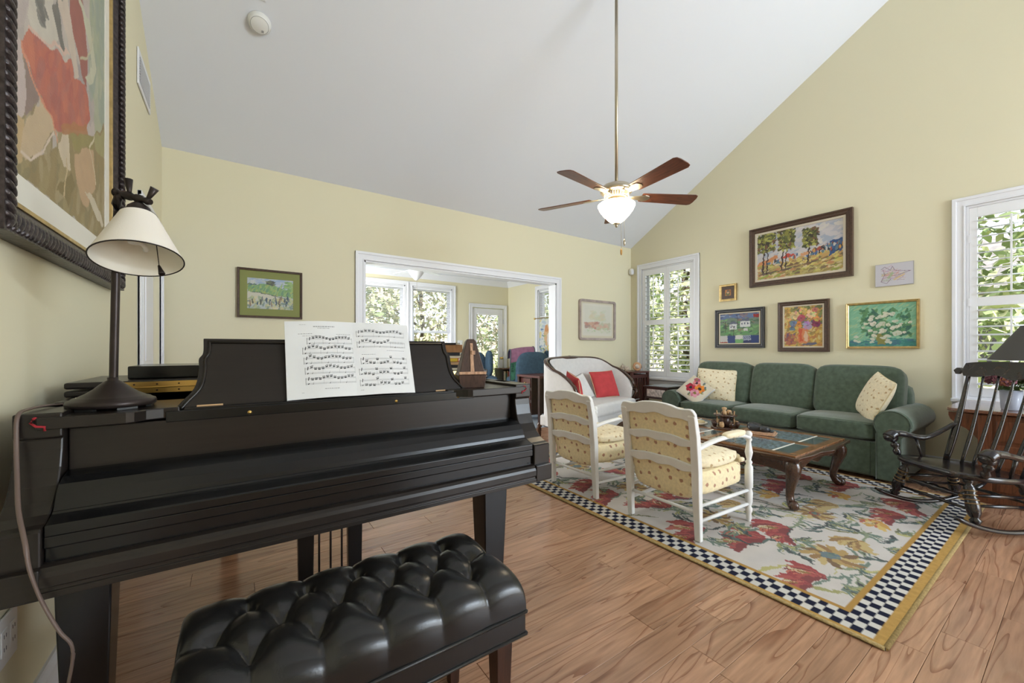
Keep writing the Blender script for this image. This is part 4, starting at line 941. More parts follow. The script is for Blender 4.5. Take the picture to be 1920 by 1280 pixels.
# ================================================================ LADDER-BACK ARMCHAIRS (local: faces +x)
def armchair(label, loc, rz):
    RZ = .013
    t = thing('armchair', label, 'armchair', (loc[0], loc[1], RZ), rz, 'cream ladder-back armchairs on the rug')
    HB = .245; HF = .275; TZ = .79
    for s in (-1, 1):
        y = s * HB; b = MB(); vs = []
        for x, z, w, d in ((.018, 0, .019, .016), (.0, .30, .024, .021), (-.004, .42, .025, .022), (-.022, .62, .024, .021), (-.050, TZ - .05, .023, .018), (-.052, TZ - .035, .018, .012)): vs += [(x - d, y - w, z), (x + d, y - w, z), (x + d, y + w, z), (x - d, y + w, z)]
        b.add(vs, [(3, 2, 1, 0), (20, 21, 22, 23)] + [(k * 4 + i, k * 4 + (i + 1) % 4, k * 4 + 4 + (i + 1) % 4, k * 4 + 4 + i) for k in range(5) for i in range(4)]); b.build('back_post', 'chair_white', t, .006)
        y = s * HF; b = MB()
        b.lathe([(.012, 0), (.017, .02), (.015, .05), (.021, .07), (.021, .085), (.014, .10), (.022, .13), (.024, .19), (.018, .215), (.025, .225), (.025, .36), (.016, .375), (.022, .39), (.013, .405), (.019, .43), (.024, .455), (.016, .50), (.013, .525), (.019, .535), (.019, .545), (.012, .552), (.020, .565), (.021, .58), (.013, .593), (0, .596)], (.56, y, 0), 16, cap=False); b.build('front_post', 'chair_white', t)
        b = MB(); b.tube(bez([(-.02, s * .247, .545), (.12, s * .262, .575), (.28, s * .277, .590), (.44, s * .280, .580), (.55, s * .275, .552)], 6), [.021] * 25, 10, 1.0, .62); ar = b.build('arm', 'chair_white', t)
        b = MB(); b.sbox((.36, s * .279, .600), (.24, .062, .038), 3.2, 8, M=None); b.build('arm_pad', 'cream_dots', ar)
        for z, xa, xb in ((.115, .012, .55), (.205, .006, .55)):
            b = MB(); b.tube([(xa, s * HB, z), (.28, s * (HB + .014), z), (xb, s * HF, z)], [.010, .013, .010], 8); b.build('stretcher', 'chair_white', t)
    for z in (.13, .215): b = MB(); b.tube([(.56, -HF, z), (.56, HF, z)], .011, 8); b.build('stretcher', 'chair_white', t)
    b = MB(); b.tube([(.01, -HB, .17), (.01, HB, .17)], .011, 8); b.build('stretcher', 'chair_white', t)
    def slat(z0, h, rise, x0, wav, scal):
        n = 28; top = []; bot = []
        for k in range(n + 1):
            u = k / n; y = -HB + .012 + (2 * HB - .024) * u; top.append((y, z0 + h + rise * math.sin(PI * u) ** 2 + wav * math.cos(4 * PI * u))); bot.append((y, z0 + rise * .5 * math.sin(PI * u) ** 2 + scal * math.cos(6 * PI * u)))
        b = MB(); tilt = -.13; M = Matrix.Translation((x0, 0, z0)) @ Matrix.Rotation(tilt, 4, 'Y') @ Matrix.Translation((0, 0, -z0)); b.prism(bot + top[::-1], 0, -.013, .010, M=M); b.build('back_slat' if z0 < .65 else 'crest_rail', 'chair_white', t, .004)
    n = 40; top = []; bot = []; HC = HB + .024
    for k in range(n + 1):
        u = -1 + 2 * k / n; q = abs(u); sh_ = .030 * max(0, (q - .88) / .12) ** 2.2
        top.append((u * HC, .786 + .022 * math.cos(u * PI * .5) ** 2 - .010 * math.exp(-((q - .62) / .16) ** 2) - sh_)); bot.append((u * HC, (.722 + .012 * math.cos(u * PI) + .006 * math.cos(u * 3 * PI)) if q < .86 else .715 - .02))
    b = MB(); b.prism(bot + top[::-1], 0, -.015, .012, M=Matrix.Translation((-.046, 0, .72)) @ Matrix.Rotation(-.13, 4, 'Y') @ Matrix.Translation((0, 0, -.72))); b.build('crest_rail', 'chair_white', t, .006, 3)
    slat(.555, .045, .020, -.022, -.004, .006); slat(.405, .050, .016, -.006, -.003, .006)
    b = MB(); b.sbox((.028, 0, .53), (.062, .455, .50), 7, 10, M=Matrix.Translation((0, 0, .3)) @ Matrix.Rotation(-.13, 4, 'Y') @ Matrix.Translation((.01, 0, -.3))); b.build('back_upholstery', 'yellow_dots', t)
    b = MB(); b.sbox((.285, 0, .325), (.55, .53, .155), 6, 10); b.build('seat', 'yellow_dots', t)
    b = MB(); b.sbox((.06, 0, .315), (.12, .455, .20), 3.5, 8); b.build('seat_back_roll', 'yellow_dots', t)
    b = MB(); b.sbox((.315, 0, .432), (.50, .50, .085), 3.6, 12, fn=lambda x, y, z: (x + .02 * (abs(y) > .2) * (x > .2), y, z + .012 * math.cos(x * 9) * math.cos(y * 8) - .02 * (x > .2) * (x - .2) / .05)); cs = b.build('seat_cushion', 'cream_dots', t)
    for s in (-1, 1):
        b = MB(); b.sbox((.545, s * .20, .395), (.05, .055, .075), 2.5, 6); b.sbox((.525, s * .245, .405), (.05, .03, .03), 2.5, 6); b.build('cushion_tie', 'cream_dots', cs)
    return t
armchair('cream ladder-back armchair nearest the camera, with dotted yellow upholstery', (2.235, 1.565), R(0))
armchair('cream ladder-back armchair between the piano and the other armchair', (2.235, 2.385), R(0))

# ================================================================ COFFEE TABLE
ct = thing('coffee_table', 'carved walnut coffee table with slate and glass panes on cabriole legs', 'coffee table', (3.685, 1.86, .013))
TX, TY = .545, .755; TH = .392
def outline(hx, hy, amp, n=30):
    pts = []
    for (ax_, sg) in ((0, -1), (1, 1), (0, 1), (1, -1)):
        for k in range(n):
            u = -1 + 2 * k / n; w = amp * (math.cos(u * PI) * .5 + .5) * 1.0 + amp * .5 * math.cos(u * 3 * PI) * (1 - abs(u))
            if ax_ == 0: x = u * hx * (1 if sg < 0 else -1); pts.append((x, sg * (hy + w)))
            else: yv = u * hy; pts.append((sg * (hx + w), yv if sg > 0 else -yv))
    return pts
O1 = outline(TX - .055, TY - .055, .026); O2 = outline(TX - .032, TY - .032, .030)
b = MB(); b.prism(O2, 2, TH - .034, TH - .010); b.prism(O1, 2, TH - .056, TH - .030); b.build('moulded_edge', 'carved_walnut', ct, .006, 3)
b = MB(); hx, hy = TX - .058, TY - .062
xs = [-hx, -hx + .062, -.036, .036, hx - .062, hx]; ys = [-hy, -hy + .075, -hy + .20, -hy + .245, -.31, -.265, -.115, -.075, .075, .115, .265, .31, hy - .245, hy - .20, hy - .075, hy]
# frame boards (each a part) and inset panes
for x0, x1 in ((xs[0], xs[1]), (xs[2], xs[3]), (xs[4], xs[5])):
    b = MB(); b.bx(x0, x1, -hy, hy, TH - .014, TH); b.build('rail', 'table_rail', ct, .003)
for x0, x1 in ((xs[1], xs[2]), (xs[3], xs[4])):
    for a, c in ((-hy, -hy + .060), (-.022, .022), (hy - .060, hy)):
        b = MB(); b.bx(x0, x1, a, c, TH - .014, TH); b.build('rail', 'table_rail', ct, .003)
    for (a, c) in ((-hy + .060, -.022), (.022, hy - .060)):
        L = c - a; cut = [a, a + .115, c - .115, c]
        for k in range(3):
            b = MB(); b.bx(x0, x1, cut[k] + .004 * (k > 0), cut[k + 1] - .004 * (k < 2), TH - .014, TH - .004); b.build('pane', 'table_slate' if k == 1 else 'table_glass', ct, .001)
        for q in cut[1:3]:
            b = MB(); b.bx(x0, x1, q - .0045, q + .0045, TH - .014, TH - .001); b.build('glazing_bar', 'ceramic', ct)  # pale material puts the bright reflection of bevelled edges into the bars' colour
# scalloped aprons
def apron(half, depth):
    n = 40; bot = []
    for k in range(n + 1):
        u = -1 + 2 * k / n; z = -.055 - .040 * abs(u) ** 3 - .018 * math.cos(u * PI * 3) * (1 - abs(u)); bot.append((u * half, z))
    return [(-half, 0)] + bot + [(half, 0)]
for s in (-1, 1):
    b = MB(); b.prism([(p[0], p[1] + TH - .05) for p in apron(TX - .12, 1)], 1, s * (TY - .10) - .010, s * (TY - .10) + .010); b.build('apron', 'carved_walnut', ct, .004)
    b = MB(); b.prism([(p[0], p[1] + TH - .05) for p in apron(TY - .12, 1)], 0, s * (TX - .10) - .010, s * (TX - .10) + .010); b.build('apron', 'carved_walnut', ct, .004)
for sx in (-1, 1):
    for sy in (-1, 1):
        q = Vector((sx, sy, 0)).normalized(); c0 = Vector((sx * (TX - .115), sy * (TY - .115), 0)); kz = TH / .437
        prof = [(-.025, .385, .036), (.0, .385, .045), (.022, .365, .052), (.036, .335, .053), (.036, .30, .047), (.022, .25, .039), (.004, .19, .031), (-.010, .13, .026), (-.010, .085, .025), (.004, .055, .027), (.026, .035, .031), (.040, .027, .027)]
        b = MB(); b.tube([c0 + q * o + Vector((0, 0, z * kz)) for o, z, r in prof], [r for o, z, r in prof], 12, up=(q.y, -q.x, 0)); leg = b.build('leg', 'carved_walnut', ct)
        b = MB(); pc = c0 + q * .042 + Vector((0, 0, .036)); side_ = Vector((-q.y, q.x, 0))
        b.turned(pc - side_ * .027, pc + side_ * .027, [(.0, 0), (.018, .0), (.030, .12), (.033, .3), (.033, .7), (.030, .88), (.018, 1), (0, 1)], 16); b.turned(pc - side_ * .031, pc + side_ * .031, [(0, 0), (.010, 0), (.012, .05), (.012, .95), (.010, 1), (0, 1)], 10); b.build('scroll_foot', 'carved_walnut', leg)
        b = MB(); b.bx(c0.x - .042, c0.x + .042, c0.y - .042, c0.y + .042, .30, TH - .056); b.build('leg_block', 'carved_walnut', leg, .012, 3)
TZ0 = .013 + TH
# things on the table
d = thing('candle_dish', 'round white dish with a cream candle on the coffee table', 'dish', (3.76, 2.20, TZ0))
b = MB(); b.lathe([(0, 0), (.05, 0), (.075, .012), (.078, .026), (.072, .028), (.066, .016), (0, .014)], seg=28, cap=False); b.build('dish', 'ceramic', d)
b = MB(); b.lathe([(0, .014), (.052, .014), (.052, .036), (.046, .040), (0, .040)], seg=24, cap=False); b.build('candle', 'pillow_piping', d)
pr = thing('pipe_rack', 'round wooden pipe rack full of tobacco pipes on the coffee table', 'pipe rack', (3.80, 1.965, TZ0))
b = MB(); b.lathe([(0, 0), (.122, 0), (.124, .008), (.118, .016), (.10, .018), (0, .018)], seg=28, cap=False); b.build('base', 'carved_walnut', pr)
b = MB(); b.lathe([(0, .018), (.040, .018), (.043, .06), (.043, .12), (0, .12)], seg=20, cap=False); b.build('humidor', 'pipe_dark', pr)
b = MB(); b.lathe([(0, .118), (.098, .118), (.102, .124), (.098, .131), (0, .131)], seg=28, cap=False); b.build('rack_ring', 'carved_walnut', pr)
rpp = random.Random(3)
for k in range(8):
    a = k * PI / 4 + .2; ca, sa = math.cos(a), math.sin(a); P_ = lambda r, z: Vector((r * ca, r * sa, z)); col_ = ('pipe_dark', 'pipe_tan', 'carved_walnut')[k % 3]
    hold = thing('tobacco_pipe', ['dark', 'tan', 'brown'][k % 3] + ' tobacco pipe standing in the round rack', 'pipe', (3.80, 1.965, TZ0), 0, 'tobacco pipes in the round rack')
    b = MB(); b.turned(P_(.095, .020), P_(.108, .066), [(0, 0), (.014, .02), (.020, .25), (.021, .6), (.018, 1), (.012, 1), (.011, .5), (0, .5)], 12); b.build('bowl', col_, hold)
    b = MB(); b.tube(bez([P_(.094, .032), P_(.078, .06), P_(.076, .12), P_(.080, .165)], 5), [.008] * 5 + [.006] * 6 + [.0045] * 5, 8); b.build('stem', 'pipe_dark' if k % 3 else 'pipe_tan', hold)
b = MB(); b.turned((-.02, 0, .131), (-.015, 0, .20), [(0, 0), (.020, 0), (.022, .3), (.012, .5), (.020, .7), (.022, .9), (0, 1)], 12); b.sbox((.03, -.02, .15), (.055, .04, .04), 2.5, 6); b.build('carved_lid', 'pipe_tan', pr)
sc = thing('stone_carving', 'dark polished stone carving on a flat wooden base on the coffee table', 'carving', (3.80, 1.665, TZ0), R(15))
b = MB(); b.bx(-.085, .085, -.125, .125, 0, .012); b.bx(-.075, .075, -.115, .115, .012, .022); b.build('base', 'light_wood', sc, .003)
b = MB(); b.sbox((.005, .035, .055), (.10, .12, .065), 2.4, 10, fn=lambda x, y, z: (x * (1 + .2 * math.sin(y * 30)), y, z + .008 * math.sin(x * 40 + y * 25))); b.build('body', 'stone_dark', sc)
b = MB(); b.sbox((-.01, -.040, .048), (.085, .085, .055), 2.2, 10); b.build('head', 'stone_dark', sc)
b = MB(); b.sbox((0, -.088, .03), (.05, .04, .022), 2.2, 6); b.build('paw', 'stone_dark', sc)

# ================================================================ SOFA (faces -x, back to the right wall)
sf_ = thing('sofa', 'dark green three-seat sofa with rolled arms along the right wall', 'sofa', (4.56, 2.005, 0))
HYS = 1.03
b = MB(); b.bx(.03, .84, -HYS + .05, HYS - .05, .035, .335); b.build('base', 'sofa_green', sf_, .012)
b = MB(); b.bx(.022, .034, -HYS + .13, HYS - .13, .05, .335); b.build('front_panel', 'sofa_green', sf_, .004)
b = MB(); b.tube([(.028, -HYS + .13, .205), (.02, 0, .205), (.028, HYS - .13, .205)], .004, 6); b.build('front_seam', 'sofa_seam', sf_)
for sx in (.09, .78):
    for sy in (-.93, .93): b = MB(); b.lathe([(.02, 0), (.03, .05)], (sx, sy, 0), 12); b.build('foot', 'matte_black', sf_)
def arm_prof(s):
    pts = [(-.095, .03), (-.095, .40)]
    for k in range(17):
        a = PI + .35 - k * (PI + .9) / 16; pts.append((.005 + .118 * math.cos(a), .515 + .112 * math.sin(a)))
    pts += [(.085, .40), (.085, .03)]
    return [(s * p[0], p[1]) for p in pts]
for s in (-1, 1):
    yc = s * (HYS + .0); pr_ = [(yc + p[0] * -1 if False else yc - p[0] * 1.0, p[1]) for p in arm_prof(-s)]
    pr_ = [(yc + s * q[0], q[1]) for q in [(-.09, .03), (-.09, .42)] + [(.018 + .125 * math.cos(PI + .55 - k * (PI + .95) / 18), .515 + .114 * math.sin(PI + .55 - k * (PI + .95) / 18)) for k in range(19)] + [(.075, .40), (.075, .03)]]
    b = MB(); b.prism(pr_, 0, .0, .86, smooth=True); ao = b.build('arm', 'sofa_green', sf_, .012, 3)
    b = MB(); b.prism([(yc + (p[0] - yc) * .9, .03 + (p[1] - .03) * .985) for p in pr_], 0, -.012, .004); b.build('arm_front', 'sofa_green', ao, .008)
    b = MB(); pts = [(-.010, yc + (p[0] - yc) * .93, .03 + (p[1] - .03) * .99) for p in pr_]; b.tube(pts, .0045, 6); b.build('arm_piping', 'sofa_green', ao)
b = MB(); b.sbox((.76, 0, .56), (.22, 2 * HYS + .02, .60), 7, 10, M=TR((0, 0, 0), (0, R(0), 0))); b.build('back', 'sofa_green', sf_)
for k in range(3):
    y = (k - 1) * .632
    b = MB(); b.sbox((.31, y, .425), (.64, .628, .165), 7.5, 12, fn=lambda x, yy, z: (x, yy, z + .020 * math.cos(x * 4.2) * math.cos(yy * 4.4) * (z > 0))); cu = b.build('seat_cushion', 'sofa_green', sf_)
    b = MB()
    for z in (.372, .487): b.tube([(.002, y - .285, z), (-.006, y, z + .004), (.002, y + .285, z)], .0042, 6)
    b.build('cushion_piping', 'sofa_green', cu)
    wd = .70 if k != 1 else .638; yo = y + (-.035 if k == 0 else .035 if k == 2 else 0)
    b = MB(); b.sbox((.0, 0, .0), (.22, wd, .53), 6.2, 16, M=TR((.60, yo, .715), (0, R(14), 0)), fn=lambda x, yy, z: (x - .03 * math.cos(yy * 4) * math.cos(z * 4) * (x < 0), yy, z)); b.build('back_cushion', 'sofa_green', sf_)
# ---- scatter cushions on the sofa
def cushion(name, label, m, loc, rot, w, h, t, group=None, piping=None):
    p = thing(name, label, 'pillow', loc, 0, group, rot=rot)
    b = MB(); b.pillow(w, h, t, seg=18); b.build('cover', m, p)
    if piping:
        def e(u, sgn):
            pass
        b = MB(); L = []
        for k in range(73):
            a = 2 * PI * k / 72; x, y = math.cos(a), math.sin(a); l = (abs(x) ** 14 + abs(y) ** 14) ** (1 / 14); x, y = x / l, y / l
            L.append((x * w / 2 * (1 - .05 * (1 - y * y)), y * h / 2 * (1 - .05 * (1 - x * x)), 0))
        b.tube(L, .0042, 6, cap=False); b.build('piping', piping, p)
    return p
def facing(n, roll=0, up=(0, 0, 1)):
    """euler for a pillow whose local z is n and local y near up, rolled in its plane"""
    n = Vector(n).normalized(); x = Vector(up).cross(n).normalized(); y = n.cross(x); M = Matrix((x, y, n)).transposed() @ Matrix.Rotation(roll, 3, 'Z'); return M.to_euler()
cushion('throw_pillow', 'square pale yellow dotted pillow behind the flowered one on the sofa', 'cream_dots', (4.93, 2.665, .70), facing((-.80, -.32, .34), R(-3)), .45, .42, .15, 'dotted yellow pillows on the sofa', 'pillow_piping')
cushion('throw_pillow', 'pale yellow dotted pillow leaning on the right-hand sofa arm', 'cream_dots', (4.90, 1.15, .70), facing((-.52, .78, .36), R(-12)), .44, .42, .15, 'dotted yellow pillows on the sofa', 'pillow_piping')
fp = thing('flowered_pillow', 'needlepoint pillow with red, orange and pink flowers on the left sofa arm', 'pillow', (4.70, 2.80, .635), rot=facing((-.72, -.40, .57), R(-40)))
b = MB(); b.pillow(.32, .32, .10, seg=16); b.build('cover', 'linen_white', fp)
Q = Paint(.30, .30, .004, (206, 196, 176)); Q.ragged(.004, .014)
def bloom(x, y, r, c, c2, mid):
    for k in range(6): a = k * PI / 3 + .3; Q.ell(x + .55 * r * math.cos(a), y + .55 * r * math.sin(a), r * .55, r * .45, c if k % 2 else c2, a)
    Q.ell(x, y, r * .36, r * .34, mid)
def rot45(u, v):                                   # design drawn upright, pillow hangs on a corner
    c, s_ = math.cos(R(40)), math.sin(R(40)); u -= .15; v -= .15; return (.15 + u * c - v * s_, .15 + u * s_ + v * c)
for u, v, L in ((.07, .20, .05), (.25, .22, .05), (.22, .10, .05), (.08, .08, .04), (.26, .15, .05)):
    x, y = rot45(u, v); Q.ell(x, y, L * .6, L * .25, (96, 108, 112), u * 20); Q.ell(x + .01, y - .01, L * .4, L * .16, (132, 128, 62), u * 30)
for u, v, r, c, c2, mid in ((.10, .165, .058, (176, 30, 58), (150, 22, 48), (30, 26, 34)), (.165, .225, .045, (216, 140, 140), (198, 110, 112), (30, 26, 34)), (.20, .145, .055, (222, 134, 44), (206, 108, 34), (34, 26, 26)), (.145, .085, .052, (214, 150, 164), (196, 116, 138), (120, 108, 44)), (.17, .275, .034, (150, 74, 112), (186, 84, 84), (130, 120, 60))): x, y = rot45(u, v); bloom(x, y, r, c, c2, mid)
o = Q.build('needlepoint_face', 'canvas', TR((-.15, -.15, 0)), fp)
for v in o.data.vertices:
    a, c = v.co.x / .16, v.co.y / .16; k = max(0, 1 - abs(a) ** 2.6) ** .5 * max(0, 1 - abs(c) ** 2.6) ** .5; v.co.z = .05 * k + .0035

# ================================================================ SETTEE (local: faces -y)
st = thing('settee', 'white upholstered settee with dark carved wood frame before the back wall', 'settee', (3.85, 3.80, 0), R(13))
HW = .74
def tub(u):
    """plan of the back: u -1..1 from the left arm front round the back to the right arm front"""
    a = u * 1.92; x = math.copysign(abs(math.sin(a)) ** .75 * HW, u) if abs(a) < PI / 2 else math.copysign(HW, u); 
    y = .33 * math.copysign(abs(math.cos(a)) ** .55, 1) if abs(a) < PI / 2 else -(abs(a) - PI / 2) / (1.92 - PI / 2) * .30
    return x, y
def ctop(u): 
    return .60 + .425 * max(0, 1 - abs(u) ** 3.4) ** .62
b = MB(); N_ = 60
def outer(u, v):
    q = -1 + 2 * u; x, y = tub(q); z = .20 + v * (ctop(q) - .20); return (x, y, z)
def innr(u, v):
    q = -1 + 2 * u; x, y = tub(q); z = .20 + v * (ctop(q) - .20); k = .055 + .035 * math.sin(PI * v); l = math.hypot(x / HW, y / .33 + .1) + 1e-6; return (x * (1 - k / HW * abs(x) / HW * 1.1), y - k * (1 if abs(q) < .75 else max(0, (1 - abs(q)) / .25)), z)
b.grid(outer, N_, 8, True, flip=True); b.grid(innr, N_, 8, True)
b.build('back', 'linen_white', st)
b = MB(); b.tube([(lambda x, y, z: (x * .985, y - .022, z + .006))(*tub(-1 + 2 * k / 60), ctop(-1 + 2 * k / 60)) for k in range(61)], [.020 + .012 * math.exp(-((k - 30) / 3.0) ** 2) for k in range(61)], 10, 1.4, .85); fr_ = b.build('frame_rail', 'carved_walnut', st)
b = MB(); b.sbox((0, .30, 1.040), (.10, .035, .04), 2.4, 8); b.sbox((-.06, .305, 1.032), (.06, .03, .025), 2.2, 6); b.sbox((.06, .305, 1.032), (.06, .03, .025), 2.2, 6); b.build('crest_carving', 'carved_walnut', fr_)
for s in (-1, 1):
    b = MB(); b.tube(bez([(s * HW * .985, -.22, .60), (s * HW, -.30, .585), (s * (HW - .01), -.335, .56), (s * (HW - .02), -.325, .52), (s * (HW - .02), -.29, .44), (s * (HW - .03), -.32, .33)], 5), .022, 10); b.build('arm_scroll', 'carved_walnut', st)
    b = MB(); b.sbox((s * (HW - .02), -.12, .615), (.075, .26, .05), 2.8, 8); b.build('arm_pad', 'linen_white', st)
    for y, kick in ((-.33, -.03), (.27, .05)):
        b = MB(); b.tube(bez([(s * (HW - .06), y, .23), (s * (HW - .045), y + kick * .2, .17), (s * (HW - .065), y + kick * .3, .08), (s * (HW - .05), y + kick, 0)], 5), [.034] * 4 + [.03] * 4 + [.022] * 4 + [.016] * 4, 10); b.build('leg', 'carved_walnut', st)
b = MB(); b.bx(-HW + .02, HW - .02, -.37, .25, .205, .335); b.build('seat_base', 'linen_white', st, .02, 3)
n = 40; b = MB(); b.prism([(-HW + .03, .215)] + [(-HW + .03 + (2 * HW - .06) * k / n, .185 + .018 * math.cos(k / n * 6 * PI)) for k in range(n + 1)] + [(HW - .03, .215)], 1, -.375, -.35); b.build('apron_rail', 'linen_white', st, .003)
b = MB(); b.sbox((0, -.085, .405), (2 * HW - .11, .66, .155), 6, 14, fn=lambda x, y, z: (x, y, z + .016 * math.cos(x * 2.3) * (z > 0))); sc_ = b.build('seat_cushion', 'linen_white', st)
b = MB(); L = [(-HW + .07, -.405, .462), (HW - .07, -.405, .462)]; b.tube(L, .004, 6); b.tube([(-HW + .07, -.405, .35), (HW - .07, -.405, .35)], .004, 6); b.build('cushion_piping', 'linen_white', sc_)
b = MB(); b.tube([(lambda x, y: (x * 1.004, y + .004, .205))(*tub(-1 + 2 * k / 60)) for k in range(61)], .006, 6); b.build('base_piping', 'linen_piping', st)
RS = Matrix.Rotation(R(13), 3, 'Z'); SP = lambda x, y, z: tuple(Vector((3.85, 3.80, 0)) + RS @ Vector((x, y, z)))
cushion('red_pillow', 'red velvet pillow standing edge-on at the left end of the settee', 'pillow_red', SP(-.50, -.12, .66), facing((.90, -.42, .22), R(10)), .40, .38, .13, None, 'pillow_piping')
cushion('red_pillow', 'square red pillow facing the room on the right half of the settee', 'pillow_red', SP(.34, -.05, .665), facing((-.10, -.93, .38), R(2)), .42, .38, .14, None, 'pillow_piping')
cushion('white_pillow', 'white linen pillow with dark piping between the two red pillows', 'linen_white', SP(-.24, -.02, .64), facing((.05, -.92, .42), R(14)), .40, .34, .12, None, 'linen_piping')

# ================================================================ END TABLE, CORNER TABLE
et = thing('end_table', 'small dark end table with a glass top under the shuttered window', 'side table', (4.99, 3.36, 0))
b = MB(); 
for s in (-1, 1): b.bx(-.30, .30, s * .17 - .012 * 1, s * .17 + .012, .47, .63); b.bx(s * .29 - .012, s * .29 + .012, -.158, .158, .47, .63)
b.build('case_frame', 'dark_mahogany', et, .004)
b = MB(); b.bx(-.306, -.300, -.14, .14, .50, .60); b.build('shell_panel', 'shell_front', et)
b = MB(); b.bx(-.32, .32, -.20, .20, .628, .640); b.build('top_frame', 'dark_mahogany', et, .003)
b = MB(); b.bx(-.29, .29, -.17, .17, .640, .645); b.build('glass_top', 'table_slate', et, .001)
b = MB(); b.bx(-.28, .28, -.16, .16, .468, .476); b.build('case_floor', 'dark_mahogany', et)
for sx in (-1, 1):
    for sy in (-1, 1): b = MB(); b.tube(bez([(sx * .275, sy * .155, .48), (sx * .285, sy * .165, .40), (sx * .265, sy * .145, .18), (sx * .28, sy * .16, .0)], 4), [.028] * 4 + [.022] * 4 + [.014] * 5, 8); b.build('leg', 'dark_mahogany', et)
mt = thing('slatted_table', 'red-brown slatted side table in the corner behind the settee', 'side table', (5.19, 4.19, 0))
b = MB(); b.bx(-.21, .21, -.20, .20, .775, .80); b.build('top', 'red_side_table', mt, .003)
for sx in (-1, 1):
    for sy in (-1, 1): b = MB(); b.bx(sx * .19 - .018, sx * .19 + .018, sy * .18 - .018, sy * .18 + .018, 0, .775); b.build('leg', 'red_side_table', mt, .002)
    for z in (.25, .70): b = MB(); b.bx(sx * .19 - .01, sx * .19 + .01, -.165, .165, z, z + .05); b.build('rail', 'red_side_table', mt)
    for k in range(4): b = MB(); b.bx(sx * .19 - .006, sx * .19 + .006, -.115 + k * .066, -.085 + k * .066, .30, .70); b.build('slat', 'red_side_table', mt)
for z in (.25, .70): b = MB(); b.bx(-.175, .175, -.19, -.17, z, z + .05); b.build('rail', 'red_side_table', mt)
for k in range(5): b = MB(); b.bx(-.135 + k * .06, -.105 + k * .06, -.186, -.174, .30, .70); b.build('slat', 'red_side_table', mt)
rk = thing('coral_piece', 'pale branching coral on the corner table', 'coral', (5.06, 4.22, .80))
b = MB(); rc = random.Random(9)
for k in range(46):
    a = rc.uniform(0, 2 * PI); e = rc.uniform(.2, 1.3); l = rc.uniform(.07, .11); b.tube([(0, 0, .01), (l * .5 * math.cos(a) * math.cos(e), l * .5 * math.sin(a) * math.cos(e), l * .5 * math.sin(e) + .01), (l * math.cos(a) * math.cos(e) * 1.1, l * math.sin(a) * math.cos(e) * 1.1, l * math.sin(e) + .012)], [.014, .009, .006], 6)
b.build('branches', 'stone_pale', rk)
ag = thing('agate_slice', 'round orange agate slice standing on the corner table', 'stone', (5.24, 4.10, .80), R(-40))
b = MB(); b.lathe([(0, -.014), (.055, -.014), (.068, -.008), (.070, .006), (.056, .014), (0, .014)], seg=22, M=TR((0, 0, .072), (R(80), 0, 0)), cap=False); b.build('slice', 'stone_agate', ag)
b = MB(); b.lathe([(0, .0145), (.034, .0145), (.030, .019), (0, .020)], seg=18, M=TR((0, 0, .072), (R(80), 0, 0)), cap=False); b.build('core', 'stone_pale', ag)
b = MB(); b.bx(-.035, .035, -.02, .02, 0, .010); b.build('stand', 'dark_mahogany', ag, .002)
# ================================================================ ROCKING CHAIR (local: faces +x, z up; rocked back a little)
rk_ = thing('rocking_chair', 'black painted rocking chair with gold striping and spindle back', 'rocking chair', (4.03, .485, .016), math.atan2(.54, -.84))
def rock(x): return .0 + .115 * (x / .42) ** 2
for s in (-1, 1):
    y = s * .255
    b = MB(); xs_ = np.linspace(-.47, .37, 22); b.tube([(x, y, rock(x + .02) + .016) for x in xs_], [.010] + [.018] * 20 + [.010], 8, .8, 1.0, up=(0, 1, 0)); b.build('rocker', 'rocker_black', rk_)
SZ0 = .330; tl = R(-5)
SM = Matrix.Translation((.04, 0, SZ0)) @ Matrix.Rotation(tl, 4, 'Y')
def seat_out(u):
    a = u * 2 * PI; x = .235 * math.copysign(abs(math.cos(a)) ** .6, math.cos(a)); y = (.275 - .03 * (x < 0) * abs(x) / .235) * math.copysign(abs(math.sin(a)) ** .5, math.sin(a)); return x, y
b = MB()
for zs, inw in (((0, .0), 0),): pass
NS = 56; ring = [seat_out(k / NS) for k in range(NS)]; rows = []
for z, sc1 in ((-.016, .90), (-.018, .97), (-.006, 1.0), (.010, 1.0), (.018, .97), (.014, .85), (.006, .6), (.004, .3)):
    rows.append([(p[0] * sc1, p[1] * sc1, z + .028 * max(0, p[0] * sc1 / .235 - .75) * -1 + .02 * max(0, -p[0] * sc1 / .235 - .7)) for p in ring])
vs = [p for r_ in rows for p in r_] + [(0, 0, -.016), (0, 0, .003)]; fs = [(i * NS + k, i * NS + (k + 1) % NS, (i + 1) * NS + (k + 1) % NS, (i + 1) * NS + k) for i in range(7) for k in range(NS)]
fs += [((k + 1) % NS, k, len(vs) - 2) for k in range(NS)] + [(7 * NS + k, 7 * NS + (k + 1) % NS, len(vs) - 1) for k in range(NS)]
b.add(vs, fs, True, SM); b.build('seat', 'rocker_black', rk_)
TL = [(.011, 0), (.018, .04), (.026, .10), (.016, .15), (.022, .18), (.029, .26), (.030, .40), (.027, .56), (.020, .60), (.026, .63), (.021, .66), (.026, .72), (.023, .80), (.014, .86), (.021, .90), (.021, 1.0)]
SPt = lambda x, y, z=0: SM @ Vector((x, y, z))
ft = {}
